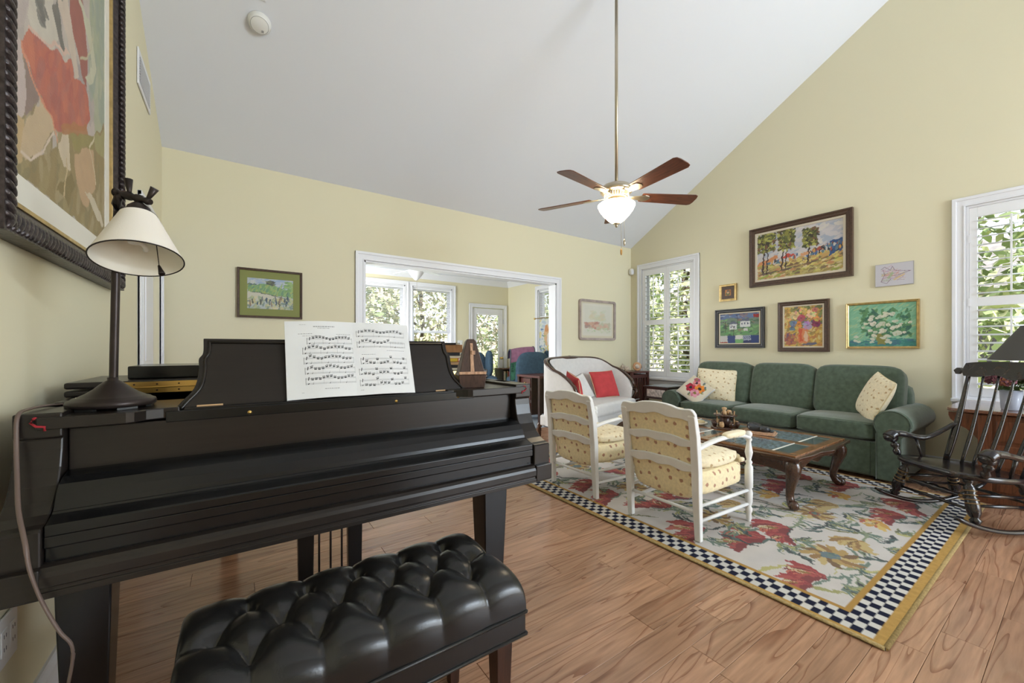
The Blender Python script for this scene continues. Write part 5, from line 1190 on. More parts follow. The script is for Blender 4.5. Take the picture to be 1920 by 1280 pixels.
for s in (-1, 1):
    for n_, xb, xt in (('f', .235, .165), ('b', -.235, -.165)):
        p = Vector((xb, s * .255, rock(xb + .02) + .022)); q = SPt(xt, s * .185, -.012); ft[(n_, s)] = (p, q)
        b = MB(); b.turned(p, q, [(r_ * 1.12, t_) for r_, t_ in TL], 14); lg = b.build('leg', 'rocker_black', rk_)
        b = MB()
        for t_ in (.45, .53, .63, .72): c_ = p.lerp(q, t_); d_ = (q - p).normalized(); b.turned(c_ - d_ * .003, c_ + d_ * .003, [(.0, 0), (.0335 if t_ < .6 else .030, 0), (.0335 if t_ < .6 else .030, 1), (0, 1)], 14)
        b.build('gold_band', 'rocker_gold', lg)
def strut(a, c, fat=False):
    b = MB(); pr_ = [(.008, 0), (.010, .15), (.013, .28), (.020, .36), (.014, .41), (.022, .46), (.022, .54), (.014, .59), (.020, .64), (.013, .72), (.010, .85), (.008, 1)] if fat else [(.007, 0), (.012, .5), (.007, 1)]
    b.turned(a, c, pr_, 12); o = b.build('stretcher', 'rocker_black', rk_)
    if fat:
        b = MB()
        for t_ in (.12, .88): c_ = a.lerp(c, t_); d_ = (c - a).normalized(); b.turned(c_ - d_ * .012, c_ + d_ * .012, [(0, 0), (.0108, 0), (.0108, 1), (0, 1)], 12)
        b.build('gold_band', 'rocker_gold', o)
mid = lambda k, t_: ft[k][0].lerp(ft[k][1], t_)
strut(mid(('f', -1), .55), mid(('f', 1), .55), True); strut(mid(('f', -1), .30), mid(('f', 1), .30)); strut(mid(('b', -1), .45), mid(('b', 1), .45))
for s in (-1, 1): strut(mid(('f', s), .40), mid(('b', s), .40)); strut(mid(('f', s), .62), mid(('b', s), .62))
# back: two stout posts, five spindles, scrolled crest
BX, BZ = -.50, 1.00
crest_c = lambda y: Vector((-.315 - .035 * (1 - (y / .30) ** 2) * 1.0, y, .945))
for s in (-1, 1):
    b = MB(); p = SPt(-.155, s * .215, .0); q = crest_c(s * .245); b.tube([p.lerp(q, t_) + Vector((-.012 * math.sin(PI * t_), 0, 0)) for t_ in np.linspace(0, 1, 9)], [.016, .019, .021, .020, .018, .016, .014, .013, .012], 10); b.build('back_post', 'rocker_black', rk_)
for k in range(5):
    y = (k - 2) / 2
    b = MB(); p = SPt(-.175, y * .135, .0); q = crest_c(y * .165); b.tube([p.lerp(q, t_) + Vector((-.018 * math.sin(PI * t_), 0, 0)) for t_ in np.linspace(0, 1, 9)], [.008, .011, .012, .0115, .010, .009, .008, .0075, .007], 8); b.build('spindle', 'rocker_black', rk_)
N_ = 44; top = []; bot = []
for k in range(N_ + 1):
    u = -1 + 2 * k / N_; y = u * .325; a_ = abs(u)
    zt = .105 * (1 - a_ ** 3.2) + .012 * math.cos(u * 2 * PI) if a_ < .86 else None
    if a_ < .86: t_ = .100 - .035 * a_ ** 4; bo = -.018 * math.cos(u * 3 * PI) * (1 - a_) - .008
    else: t_ = .030 + .022 * math.cos((a_ - .93) / .07 * PI / 2); bo = .030 - .032 * math.cos((a_ - .93) / .07 * PI / 2)
    top.append((y, t_)); bot.append((y, bo))
b = MB(); vs = []
for th in (-.011, .011):
    for (y, z) in bot + top[::-1]: c_ = crest_c(y); vs.append((c_.x - z * .22 + th, y, c_.z + z))
n2 = 2 * (N_ + 1); b.add(vs, [(k, k + 1, n2 - 2 - k, n2 - 1 - k) for k in range(N_)] + [(n2 + n2 - 1 - k, n2 + n2 - 2 - k, n2 + k + 1, n2 + k) for k in range(N_)] + [(k, n2 + k, n2 + (k + 1) % n2, (k + 1) % n2) for k in range(n2)]); b.build('crest_rail', 'rocker_black', rk_, .003)
for s in (-1, 1):
    a0 = SPt(-.155, s * .215, 0).lerp(crest_c(s * .245), .44)
    pts = bez([tuple(a0), (-.115, s * .268, .515), (-.02, s * .288, .474), (.11, s * .295, .500), (.19, s * .297, .506), (.235, s * .297, .480)], 6)
    b = MB(); b.tube(pts, [.017] * 6 + [.019] * 6 + [.023] * 6 + [.029] * 6 + [.038] * 6 + [.034], 12, 1.1, .85); ar = b.build('arm', 'rocker_black', rk_)
    b = MB(); b.turned(Vector((.213, s * .265, .478)), Vector((.213, s * .33, .478)), [(0, 0), (.028, 0), (.036, .2), (.036, .8), (.028, 1), (0, 1)], 16); b.build('scroll', 'rocker_black', ar)
    b = MB(); b.turned(SPt(.155, s * .262, .01), Vector((.195, s * .297, .478)), [(.014, 0), (.022, .12), (.024, .25), (.014, .38), (.027, .52), (.027, .62), (.013, .72), (.019, .82), (.016, 1)], 14); b.build('arm_post', 'rocker_black', ar)
    b = MB(); b.tube([SPt(-.02, s * .255, .01), Vector((.03, s * .290, .48))], [.008, .011], 8); b.build('arm_spindle', 'rocker_black', ar)

# ================================================================ CABINET TABLE BY THE SECOND WINDOW
cb = thing('cabinet_table', 'reddish-brown wooden cabinet table under the right-hand shuttered window', 'cabinet', (4.62, .0, 0))
b = MB(); b.bx(0, .78, -.52, .49, .06, .66); body = b.build('body', 'cabinet_wood', cb, .004)
b = MB(); b.bx(-.012, .79, -.53, .50, 0, .07); b.build('plinth', 'cabinet_wood', cb, .006)
pts = bez([(-.03, .60), (-.035, .66), (.10, .70)], 6)
N_ = 40; top = [(-.045, -.62)] + [(-.045 + 0, .55)] + [(x, y) for x, y in bez([(-.04, .60), (-.02, .635), (.03, .655), (.10, .66)], 4)] + [(.82, .66), (.82, -.62)]
b = MB(); b.prism(top, 2, .668, .692); b.build('top', 'cabinet_top', cb, .005, 3)
br = [(.49, .655), (.645, .655), (.645, .63), (.635, .60), (.60, .565), (.55, .535), (.52, .50), (.49, .46)]
for x in (.02, .60): b = MB(); b.prism(br, 0, x, x + .022); b.build('leaf_bracket', 'cabinet_wood', cb, .002)
for (z0, z1) in ((.47, .62), (.28, .44), (.10, .25)):
    b = MB(); b.bx(-.012, .004, -.44, .40, z0, z1); dw = b.build('drawer', 'cabinet_wood', cb, .004)
    for y in (.20, -.26):
        b = MB(); b.lathe([(0, 0), (.008, 0), (.008, .008), (.018, .014), (.019, .022), (.012, .030), (0, .032)], seg=14, M=TR((-.012, y, (z0 + z1) / 2 + .02), (0, R(-90), 0)), cap=False); b.build('knob', 'ceramic', dw)
for y0, y1 in ((.42, .49), (-.52, -.45)): b = MB(); b.bx(-.010, .0, y0, y1, .07, .655); b.build('stile', 'cabinet_wood', cb, .003)
CT = .692
sl_ = thing('shaded_lamp', 'table lamp with a wide dark grey shade behind the rocking chair', 'lamp', (5.01, .215, CT))
b = MB(); b.lathe([(0, 0), (.085, 0), (.09, .015), (.05, .03), (.03, .05), (.055, .10), (.075, .16), (.055, .24), (.02, .28), (.012, .30), (.012, .40), (0, .40)], seg=24, cap=False); b.build('base', 'lamp_bronze', sl_)
b = MB(); b.lathe([(.265, .375), (.10, .635)], seg=48, cap=False); s1 = b.build('lamp_shade', 'shade_grey', sl_)
b = MB(); b.lathe([(.098, .634), (.262, .376)], seg=48, cap=False); b.build('shade_lining', 'lamp_fabric_inner', s1)
b = MB(); b.tube([(.264 * math.cos(k * PI / 24), .264 * math.sin(k * PI / 24), .376) for k in range(49)], .004, 6, cap=False); b.tube([(.1 * math.cos(k * PI / 24), .1 * math.sin(k * PI / 24), .634) for k in range(49)], .003, 6, cap=False); b.build('shade_trim', 'shade_grey', s1)
b = MB(); b.tube([(-.10, 0, .625), (.10, 0, .625)], .002, 6); b.tube([(0, 0, .39), (0, 0, .66)], .003, 6); b.build('harp', 'brass', sl_)
vs_ = thing('flower_vase', 'clear glass vase holding mauve and rust flowers on the cabinet', 'vase', (4.79, .345, CT))
b = MB(); b.lathe([(0, 0), (.046, 0), (.050, .01), (.058, .15), (.055, .15), (.047, .012), (0, .010)], seg=28, cap=False); b.build('glass', 'vase_glass', vs_)
b = MB(); b.lathe([(0, .012), (.046, .012), (.052, .10), (0, .10)], seg=24, cap=False); b.build('water', 'clear_glass', vs_)
fl = None; rv = random.Random(4)
def petal_ball(m):
    b = MB()
    for k in range(26):
        th = math.acos(1 - 2 * (k + .5) / 26); ph = k * 2.4; n = Vector((math.sin(th) * math.cos(ph), math.sin(th) * math.sin(ph), math.cos(th))); x = n.orthogonal().normalized(); y = n.cross(x); c = n * .024
        b.add([c - x * .013, c + y * .010 + n * .006, c + x * .013 + n * .002, c - y * .010 + n * .006, c + n * .012], [(0, 4, 3), (0, 1, 4), (1, 2, 4), (2, 3, 4)], False)
    b.sbox((0, 0, 0), (.045, .045, .045), 2, 4); return b
heads = {m: petal_ball(m).mesh('flower_head') for m in ('flower_mauve', 'flower_rust')}
for m, me in heads.items(): me.materials.append(MATS[m])
for k in range(26):
    a = rv.uniform(0, 2 * PI); e = rv.uniform(-.15, 1.45); r_ = .115; m = 'flower_mauve' if rv.random() < .68 else 'flower_rust'
    o = bpy.data.objects.new('flower_head', heads[m]); COL.objects.link(o); o.parent = vs_; o.location = (r_ * math.cos(a) * math.cos(e), r_ * math.sin(a) * math.cos(e), .225 + r_ * .75 * math.sin(e)); sc = rv.uniform(.9, 1.35); o.scale = (sc,) * 3; o.rotation_euler = (rv.uniform(0, 3), rv.uniform(0, 3), 0)
b = MB()
for k in range(9): a = k * .7; b.tube([(0.02 * math.cos(a + 2), .02 * math.sin(a + 2), .02), (.02 * math.cos(a), .02 * math.sin(a), .14), (.07 * math.cos(a), .07 * math.sin(a), .22)], .003, 5)
b.build('stems', 'leaf_green', vs_)
leaves(vs_, 'leaf_cluster', 'leaf_green', (0, 0, .20), (.11, .11, .06), 60, .03, 55)

# ================================================================ CEILING FAN
FX, FY, FZ = 2.47, 2.13, 2.35
fn = thing('ceiling_fan', 'five-blade ceiling fan with lit bowl light on a long rod', 'ceiling fan', (FX, FY, FZ))
zt = zc(FY) - FZ
b = MB(); b.lathe([(.0, .10), (.0125, .10), (.0125, zt - .03), (0, zt - .03)], seg=16, cap=False); b.build('downrod', 'fan_nickel', fn)
b = MB(); b.lathe([(.0, -.14), (.02, -.14), (.03, -.11), (.055, -.04), (.065, 0), (.065, .05), (0, .05)], (0, 0, zt), 24, cap=False); b.build('canopy', 'fan_nickel', fn)
b = MB(); b.lathe([(0, .112), (.02, .112), (.03, .102), (.075, .095), (.105, .082), (.122, .06), (.126, .040), (.118, .030), (.095, .022), (0, .022)], seg=40, cap=False); b.build('motor_housing', 'fan_nickel', fn)
b = MB(); b.lathe([(.094, .024), (.088, -.010), (.080, -.022), (0, -.022)], seg=40, cap=False); vb = b.build('vent_band', 'fan_nickel', fn)
b = MB()
for k in range(30): a = k * 2 * PI / 30; b.bx(-.003, .003, -.002, .004, -.008, .02, M=TR((.093 * math.cos(a), .093 * math.sin(a), 0), (0, 0, a + PI / 2)))
b.build('vent_ribs', 'white_trim', vb)['kind'] = 'stuff'
b = MB(); b.lathe([(0, -.02), (.060, -.022), (.066, -.034), (.098, -.046), (.108, -.058), (.104, -.066), (0, -.066)], seg=32, cap=False); b.build('light_collar', 'fan_nickel', fn)
b = MB(); b.lathe([(.128, -.054), (.143, -.066), (.142, -.078), (.128, -.108), (.100, -.146), (.068, -.180), (.040, -.202), (.018, -.212), (0, -.213)], seg=40, cap=False); b.build('glass_bowl', 'fan_glass', fn)
b = MB(); b.lathe([(0, -.206), (.026, -.208), (.028, -.214), (.011, -.222), (.013, -.232), (.006, -.242), (0, -.244)], seg=16, cap=False); b.build('finial', 'fan_nickel', fn)
bl = MB(); L0, L1 = .20, .66; pr_ = [(L0, -.052), (L0 + .02, -.056), (L1 - .03, -.072), (L1 - .008, -.060), (L1, -.03), (L1, .03), (L1 - .008, .060), (L1 - .03, .072), (L0 + .02, .056), (L0, .052)]
bl.prism(pr_, 2, -.003, .003); ib = MB(); ib.prism([(.07, -.018), (.13, -.016), (.18, -.028), (.225, -.040), (.26, -.030), (.275, 0), (.26, .030), (.225, .040), (.18, .028), (.13, .016), (.07, .018)], 2, -.008, -.003)
blm = None
for k in range(5):
    a = R(116.6 + 72 * k); Mx = Euler((R(-12), 0, a), 'XYZ')
    if blm is None: blm = bl.build('blade', 'fan_blade', fn, .002); iro = ib.build('blade_iron', 'fan_nickel', fn, .002); b1, i1 = blm, iro
    else: b1 = dup(blm, fn, (0, 0, 0)); i1 = dup(iro, fn, (0, 0, 0))
    for o in (b1, i1): o.location = (0, 0, .004); o.rotation_euler = Mx
for x, y, L, m in ((-.082, -.118, .385, 'fob_wood'), (-.066, -.134, .315, 'fan_nickel')):
    b = MB(); b.tube([(x, y, -.06), (x, y, -.06 - L)], .0013, 5); ch = b.build('pull_chain', 'fan_nickel', fn)
    b = MB(); b.lathe([(0, 0), (.004, 0), (.008, -.015), (.008, -.035), (.004, -.048), (0, -.05)][::-1], (x, y, -.06 - L), 10, cap=False); b.build('fob', m, ch)
# ================================================================ PICTURES
def frame_parts(t, w, h, fw, depth, m, liner=0.0, liner_m='frame_liner', lip=.004, carved=False, inner_drop=.6):
    """mitred moulding of four boards round a w x h outside size, local x right, y up, z out of the wall"""
    sec = [(0, 0), (0, depth), (fw * .25, depth), (fw * .42, depth * .82), (fw * .75, depth * .80), (fw, depth * inner_drop), (fw, 0)]
    def side(ax_, sg):
        L = (w if ax_ == 0 else h) / 2; O = (h if ax_ == 0 else w) / 2; b = MB(); vs = []
        for e in (-1, 1):
            for (o_, z) in sec:
                a = e * (L - o_); c = sg * (O - o_); vs.append((a, c, z) if ax_ == 0 else (c, a, z))
        n = len(sec); fs = [tuple(range(n)), tuple(range(n, 2 * n))[::-1]] + [(i, i + n, (i + 1) % n + n, (i + 1) % n) for i in range(n)]
        if (ax_ == 0) == (sg > 0): fs = [f[::-1] for f in fs]
        b.add(vs, fs); return b
    for ax_ in (0, 1):
        for sg in (-1, 1): side(ax_, sg).build('frame_side', m, t)
    if liner:
        for (x0, x1, y0, y1) in ((-w / 2 + fw, w / 2 - fw, h / 2 - fw - liner, h / 2 - fw), (-w / 2 + fw, w / 2 - fw, -h / 2 + fw, -h / 2 + fw + liner), (-w / 2 + fw, -w / 2 + fw + liner, -h / 2 + fw + liner, h / 2 - fw - liner), (w / 2 - fw - liner, w / 2 - fw, -h / 2 + fw + liner, h / 2 - fw - liner)):
            b = MB(); b.bx(x0, x1, y0, y1, 0, depth * .55); b.build('liner', liner_m, t, .001)
def wall_thing(name, label, wall, u, z, off=.002, cat='picture'):
    """origin at the picture's centre on the wall; local x = viewer's right, y = up, z = into the room"""
    if wall == 'right': M = Matrix(((0, 0, -1), (-1, 0, 0), (0, 1, 0))); loc = (XR - off, u, z)
    elif wall == 'left': M = Matrix(((0, 0, 1), (1, 0, 0), (0, 1, 0))); loc = (XL + off, u, z)
    else: M = Matrix(((1, 0, 0), (0, 0, -1), (0, 1, 0))); loc = (u, (YB if wall == 'back' else SY) - off, z)
    return thing(name, label, cat, loc, rot=M.to_euler())
def canvas(t, P, w, h, z, m='canvas', back=True):
    P.build('canvas', m, TR((-w / 2, -h / 2, z)), t)
    if back: b = MB(); b.bx(-w / 2, w / 2, -h / 2, h / 2, .001, z - .002); b.build('backing_board', 'frame_liner', t)
rA = random.Random(31)
# -- large landscape with trees and market stalls
w, h = 1.05, .74; t = wall_thing('market_painting', 'large brown-framed painting of trees and market stalls above the sofa', 'right', 1.985, 2.308); frame_parts(t, w, h, .062, .045, 'frame_walnut', .024)
cw, ch = w - .172, h - .172; P = Paint(cw, ch, .004, (188, 184, 186)); P.ragged(.010, .022)
P.dabs(160, (0, cw, ch * .45, ch), [(196, 190, 192), (176, 176, 186), (204, 198, 190), (160, 168, 184)], .05, .3, seed=2)
P.poly([(0, .19 * ch), (.35 * cw, .31 * ch), (cw, .46 * ch), (cw, 0), (0, 0)], (176, 162, 106)); 
P.poly([(0, .36 * ch), (.26 * cw, .50 * ch), (.27 * cw, .42 * ch), (0, .22 * ch)], (196, 134, 92)); P.poly([(.52 * cw, .42 * ch), (.98 * cw, .62 * ch), (.98 * cw, .50 * ch), (.52 * cw, .36 * ch)], (204, 150, 110)); P.poly([(.26 * cw, .38 * ch), (.40 * cw, .50 * ch), (.50 * cw, .42 * ch), (.36 * cw, .40 * ch)], (186, 78, 66)); P.poly([(.86 * cw, .30 * ch), (.99 * cw, .32 * ch), (cw, .62 * ch), (.86 * cw, .60 * ch)], (58, 84, 128))
for k in range(150): x = rA.uniform(0, cw); yb = (.22 + .26 * x / cw) * ch; P.ell(x, yb + rA.uniform(-.03, .05), .010, rA.uniform(.014, .03), rA.choice([(72, 100, 140), (160, 84, 70), (60, 60, 66), (190, 186, 180), (96, 122, 132), (196, 150, 80)]))
P.dabs(330, (0, cw, 0, .30 * ch), [(196, 186, 110), (150, 132, 84), (178, 160, 98), (204, 190, 150), (116, 98, 76), (146, 156, 76), (184, 130, 92)], .035, .22, .25, .28, seed=4)
P.dabs(70, (.4 * cw, cw, .18 * ch, .36 * ch), [(206, 190, 110), (186, 150, 96), (120, 94, 72)], .03, .25, .2, .3, seed=5)
for (x, y0, y1, wd) in ((.07, .13, .60, .018), (.12, .12, .58, .013), (.31, .16, .62, .018), (.36, .18, .60, .012), (.62, .24, .66, .014)): P.line([(x * cw, y0 * ch), ((x + .01) * cw, (y0 + y1) / 2 * ch), ((x + .02) * cw, y1 * ch)], wd, (64, 50, 46)); P.line([((x - .05) * cw, y0 * ch - .01), ((x + .12) * cw, y0 * ch + .005)], .014, (92, 78, 74), .8)
for (x, y, rx_, ry_, sd_) in ((.13, .80, .13, .19, 6), (.38, .80, .11, .21, 7), (.66, .74, .085, .17, 8)): P.dabs(230, (max(0, x - rx_) * cw, (x + rx_ * .8) * cw, (y - ry_) * ch, min(1, y + ry_) * ch), [(70, 74, 50), (96, 100, 58), (132, 130, 66), (64, 58, 50), (112, 84, 66), (166, 166, 90)], .020, .6, 1.4, .6, .95, seed=sd_)
canvas(t, P, cw, ch, .016)
# -- small portrait miniature
w, h = .225, .225; t = wall_thing('miniature_portrait', 'tiny square portrait in a brown and gilt frame above the village scene', 'right', 2.797, 1.912); frame_parts(t, w, h, .030, .028, 'gold_leaf', .042, 'frame_walnut')
cw = ch = .085; P = Paint(cw, ch, .0035, (190, 120, 70)); P.dabs(40, (0, cw, 0, ch), [(196, 130, 76), (150, 110, 60), (206, 150, 100)], .014, seed=3); P.ell(.042, .03, .028, .026, (104, 110, 76)); P.ell(.043, .046, .015, .019, (206, 170, 140)); P.ell(.043, .063, .018, .010, (84, 92, 96)); canvas(t, P, cw, ch, .012)
# -- naive village scene
w, h = .625, .52; t = wall_thing('village_picture', 'black-framed folk picture of white houses with a patchwork strip below', 'right', 2.652, 1.424); frame_parts(t, w, h, .048, .035, 'frame_black', .016)
cw, ch = w - .128, h - .128; P = Paint(cw, ch, .0035, (106, 142, 100)); P.ragged(.005, .016)
P.poly([(0, ch), (cw, ch), (cw, .74 * ch), (0, .78 * ch)], (100, 120, 156)); P.dabs(70, (0, cw, .72 * ch, ch), [(92, 112, 156), (150, 164, 190), (74, 84, 120), (126, 110, 120)], .03, 0, .2, .3, seed=4); P.poly([(0, .80 * ch), (.3 * cw, .88 * ch), (.55 * cw, .78 * ch), (cw, .86 * ch), (cw, .62 * ch), (0, .62 * ch)], (112, 130, 116)); P.dabs(90, (0, cw, .28 * ch, .8 * ch), [(96, 150, 96), (124, 168, 112), (84, 110, 90), (140, 120, 104), (70, 100, 84)], .026, .1, .5, .4, seed=6)
for (x, y, s_) in ((.25, .46, .19), (.53, .54, .25)): P.poly([(x * cw, y * ch), ((x + s_) * cw, y * ch), ((x + s_) * cw, (y + .19) * ch), (x * cw, (y + .19) * ch)], (204, 207, 208)); P.poly([((x - .02) * cw, (y + .19) * ch), ((x + s_ + .02) * cw, (y + .19) * ch), ((x + s_ * .75) * cw, (y + .28) * ch), ((x + s_ * .25) * cw, (y + .28) * ch)], (96, 102, 122))
for (x, y) in ((.28, .52), (.36, .52), (.57, .62), (.64, .62), (.71, .62)): P.poly([(x * cw, y * ch), ((x + .025) * cw, y * ch), ((x + .025) * cw, (y + .06) * ch), (x * cw, (y + .06) * ch)], (66, 76, 104))
P.poly([(.86 * cw, .84 * ch), (cw, .84 * ch), (cw, .95 * ch), (.86 * cw, .95 * ch)], (150, 50, 50)); P.poly([(.62 * cw, .41 * ch), (.72 * cw, .41 * ch), (.72 * cw, .49 * ch), (.62 * cw, .49 * ch)], (196, 198, 196))
for (x, y0, y1) in ((.14, .36, .74), (.46, .62, .86), (.36, .26, .44)):
    P.line([(x * cw, y0 * ch), (x * cw, y1 * ch)], .007, (70, 56, 52))
    for k in range(7): a = .5 + k * .35; P.line([(x * cw, (y0 + .12 + .03 * k) * ch), (x * cw + .045 * math.cos(a), (y0 + .15 + .03 * k) * ch + .03 * math.sin(a))], .003, (84, 66, 60))
for k, c in enumerate([(190, 188, 186), (54, 70, 118), (196, 200, 190), (150, 160, 182), (46, 64, 116)]): P.poly([(k * .2 * cw, 0), ((k + 1) * .2 * cw, 0), ((k + 1) * .2 * cw, .26 * ch), (k * .2 * cw, .26 * ch)], c)
P.poly([(.4 * cw, 0), (.6 * cw, 0), (.6 * cw, .13 * ch), (.4 * cw, .13 * ch)], (116, 166, 108)); P.ell(.5 * cw, .20 * ch, .04, .03, (206, 206, 200)); P.poly([(0, 0), (.19 * cw, 0), (.19 * cw, .04 * ch), (0, .04 * ch)], (160, 84, 70)); P.poly([(.6 * cw, 0), (.8 * cw, 0), (.8 * cw, .09 * ch), (.6 * cw, .09 * ch)], (52, 60, 100))
for k in range(4): x = (.61 + k * .047) * cw; P.line([(x, .13 * ch), (x + .018, .18 * ch), (x, .23 * ch)], .006, (54, 60, 92))
canvas(t, P, cw, ch, .014)
# -- bouquet in an orange vase
w, h = .512, .598; t = wall_thing('bouquet_painting', 'brown-framed painting of a colourful bouquet in an orange vase', 'right', 1.927, 1.417); frame_parts(t, w, h, .048, .038, 'frame_walnut', .016)
cw, ch = w - .128, h - .128; P = Paint(cw, ch, .0035, (196, 162, 84)); P.ragged(.008, .018)
P.dabs(420, (0, cw, 0, ch), [(204, 170, 88), (186, 140, 74), (206, 190, 130), (156, 130, 74), (178, 120, 76), (140, 128, 84)], .024, .6, 1.0, .45, seed=8)
P.dabs(80, (.2 * cw, cw, .5 * ch, ch), [(104, 116, 72), (126, 138, 84), (92, 100, 104)], .022, .4, 1.4, .45, seed=9)
P.poly([(.38 * cw, .46 * ch), (.66 * cw, .46 * ch), (.63 * cw, .30 * ch), (.68 * cw, .16 * ch), (.60 * cw, .08 * ch), (.40 * cw, .08 * ch), (.34 * cw, .18 * ch), (.39 * cw, .30 * ch)], (206, 130, 88)); P.poly([(.40 * cw, .44 * ch), (.50 * cw, .44 * ch), (.46 * cw, .28 * ch), (.50 * cw, .12 * ch), (.40 * cw, .12 * ch)], (196, 90, 62)); P.ell(.58 * cw, .24 * ch, .022, .06, (214, 180, 150))
P.ell(.72 * cw, .06 * ch, .05, .016, (96, 98, 122)); P.ell(.60 * cw, .04 * ch, .05, .012, (110, 104, 116)); P.dabs(40, (0, .3 * cw, .02 * ch, .3 * ch), [(150, 86, 76), (176, 110, 84), (110, 84, 110)], .02, .5, 1.2, .5, seed=10)
for (x, y, r_, c) in ((.28, .78, .050, (214, 178, 130)), (.72, .80, .05, (216, 200, 150)), (.46, .70, .044, (170, 86, 104)), (.25, .58, .036, (112, 122, 158)), (.40, .55, .034, (210, 140, 70)), (.62, .52, .05, (176, 140, 172)), (.84, .56, .046, (130, 56, 84)), (.86, .68, .03, (214, 160, 90)), (.80, .90, .03, (190, 120, 110)), (.22, .46, .03, (100, 116, 140)), (.5, .9, .035, (204, 180, 120)), (.12, .7, .03, (206, 170, 110))):
    for k in range(9): a = k * .7; P.ell(x * cw + r_ * .55 * math.cos(a), y * ch + r_ * .55 * math.sin(a), r_ * .5, r_ * .34, tuple(int(v * rA.uniform(.85, 1.12)) if v * 1.12 < 250 else v for v in c), a)
    P.ell(x * cw, y * ch, r_ * .26, r_ * .24, tuple(int(v * .8) for v in c))
canvas(t, P, cw, ch, .014)
# -- sketch on white board
w, h = .288, .228; t = wall_thing('pastel_sketch', 'small frameless white board with a loose pastel sketch, right of the market painting', 'right', 1.138, 1.906)
P = Paint(w - .006, h - .006, .003, (196, 194, 202)); 
for k in range(60):
    x = rA.uniform(.15, .6) * w; y = rA.uniform(.2, .7) * h; P.line([(x, y), (x + rA.uniform(.02, .09), y + rA.uniform(-.02, .05))], .0035, rA.choice([(190, 130, 150), (150, 160, 130), (204, 176, 120), (160, 140, 170), (204, 150, 130)]), .8)
for pts in ([(.15, .75), (.25, .85), (.4, .68), (.45, .85), (.52, .66)], [(.52, .66), (.75, .6), (.92, .58), (.7, .48), (.5, .42)], [(.2, .75), (.25, .5), (.15, .2), (.3, .1), (.42, .3)]): P.line([(x * w, y * h) for x, y in pts], .004, (130, 104, 124))
P.line([(.5 * w, .25 * h), (.75 * w, .45 * h)], .014, (206, 178, 110), .7); P.line([(.35 * w, .35 * h), (.45 * w, .55 * h)], .02, (150, 180, 130), .7)
b = MB(); b.bx(-w / 2, w / 2, -h / 2, h / 2, 0, .012); b.build('board', 'frame_grey', t); canvas(t, P, w - .006, h - .006, .0135, back=False)
# -- white blossoms on green: a plain generic flower picture
w, h = .570, .486; t = wall_thing('blossom_painting', 'gilt-framed painting of white blossoms on a green ground', 'right', 1.236, 1.397); frame_parts(t, w, h, .024, .030, 'gold_leaf')
cw, ch = w - .048, h - .048; P = Paint(cw, ch, .0035, (126, 178, 148)); P.ragged(.006, .016)
P.dabs(320, (0, cw, 0, ch), [(132, 184, 152), (112, 168, 140), (150, 192, 160), (164, 186, 140)], .030, .6, .2, .2, .8, seed=12); P.poly([(0, 0), (cw, 0), (cw, .16 * ch), (0, .10 * ch)], (70, 136, 128)); P.dabs(80, (0, cw, 0, .17 * ch), [(60, 124, 120), (92, 156, 140), (70, 110, 130)], .03, 0, .2, .25, seed=13)
P.poly([(.40 * cw, .30 * ch), (.62 * cw, .30 * ch), (.56 * cw, .05 * ch), (.45 * cw, .05 * ch)], (134, 132, 74)); P.dabs(120, (.18 * cw, .92 * cw, .26 * ch, .86 * ch), [(70, 116, 84), (92, 136, 92), (60, 100, 90)], .028, .5, 1.4, .4, seed=14)
for k in range(46):
    a = rA.uniform(0, 2 * PI); r_ = rA.uniform(0, 1) ** .6; x = (.55 + .40 * r_ * math.cos(a)) * cw; y = (.52 + .32 * r_ * math.sin(a)) * ch; q = rA.uniform(.012, .024)
    P.ell(x, y, q, q * .8, rA.choice([(206, 204, 184), (192, 196, 178), (212, 206, 192)])); P.ell(x + .3 * q, y - .3 * q, q * .4, q * .3, (176, 180, 150))
for k in range(12): P.ell(rA.uniform(.05, .75) * cw, rA.uniform(.08, .3) * ch, .018, .012, (196, 198, 182))
canvas(t, P, cw, ch, .012)
# -- framed landscape on the back wall
w, h = .528, .455; t = wall_thing('landscape_print', 'dark-framed landscape print with a green mount, above the piano', 'back', .271, 1.668); frame_parts(t, w, h, .020, .026, 'frame_walnut')
for (x0, x1, y0, y1) in ((-.244, .244, .142, .2075), (-.244, .244, -.2075, -.142), (-.244, -.186, -.142, .142), (.186, .244, -.142, .142)): b = MB(); b.bx(x0, x1, y0, y1, 0, .012); b.build('mount', 'mat_green', t)
cw, ch = .372, .284; P = Paint(cw, ch, .003, (176, 184, 186)); P.ragged(.005, .014); P.dabs(60, (0, cw, .7 * ch, ch), [(170, 182, 200), (196, 200, 196), (150, 170, 200)], .03, 0, .2, .3, seed=21)
P.poly([(0, .55 * ch), (0, .80 * ch), (.2 * cw, .78 * ch), (.45 * cw, .86 * ch), (.62 * cw, .76 * ch), (cw, .56 * ch), (cw, .40 * ch), (.5 * cw, .48 * ch)], (124, 160, 108)); P.dabs(130, (0, cw, .45 * ch, .80 * ch), [(128, 164, 112), (150, 176, 120), (104, 144, 120), (160, 170, 100)], .022, 1.2, .3, .25, seed=22)
P.poly([(0, .55 * ch), (.4 * cw, .50 * ch), (.9 * cw, .36 * ch), (.9 * cw, .26 * ch), (0, .28 * ch)], (196, 194, 180)); P.dabs(120, (0, cw, 0, .36 * ch), [(176, 180, 140), (150, 164, 140), (190, 180, 140), (116, 136, 134), (204, 196, 160)], .022, .6, 1.2, .35, seed=23)
for k in range(22): x = rA.uniform(.05, .9) * cw; P.ell(x, rA.uniform(.14, .40) * ch, .007, rA.uniform(.012, .03), rA.choice([(74, 92, 110), (110, 118, 120), (90, 96, 90), (140, 120, 104)]))
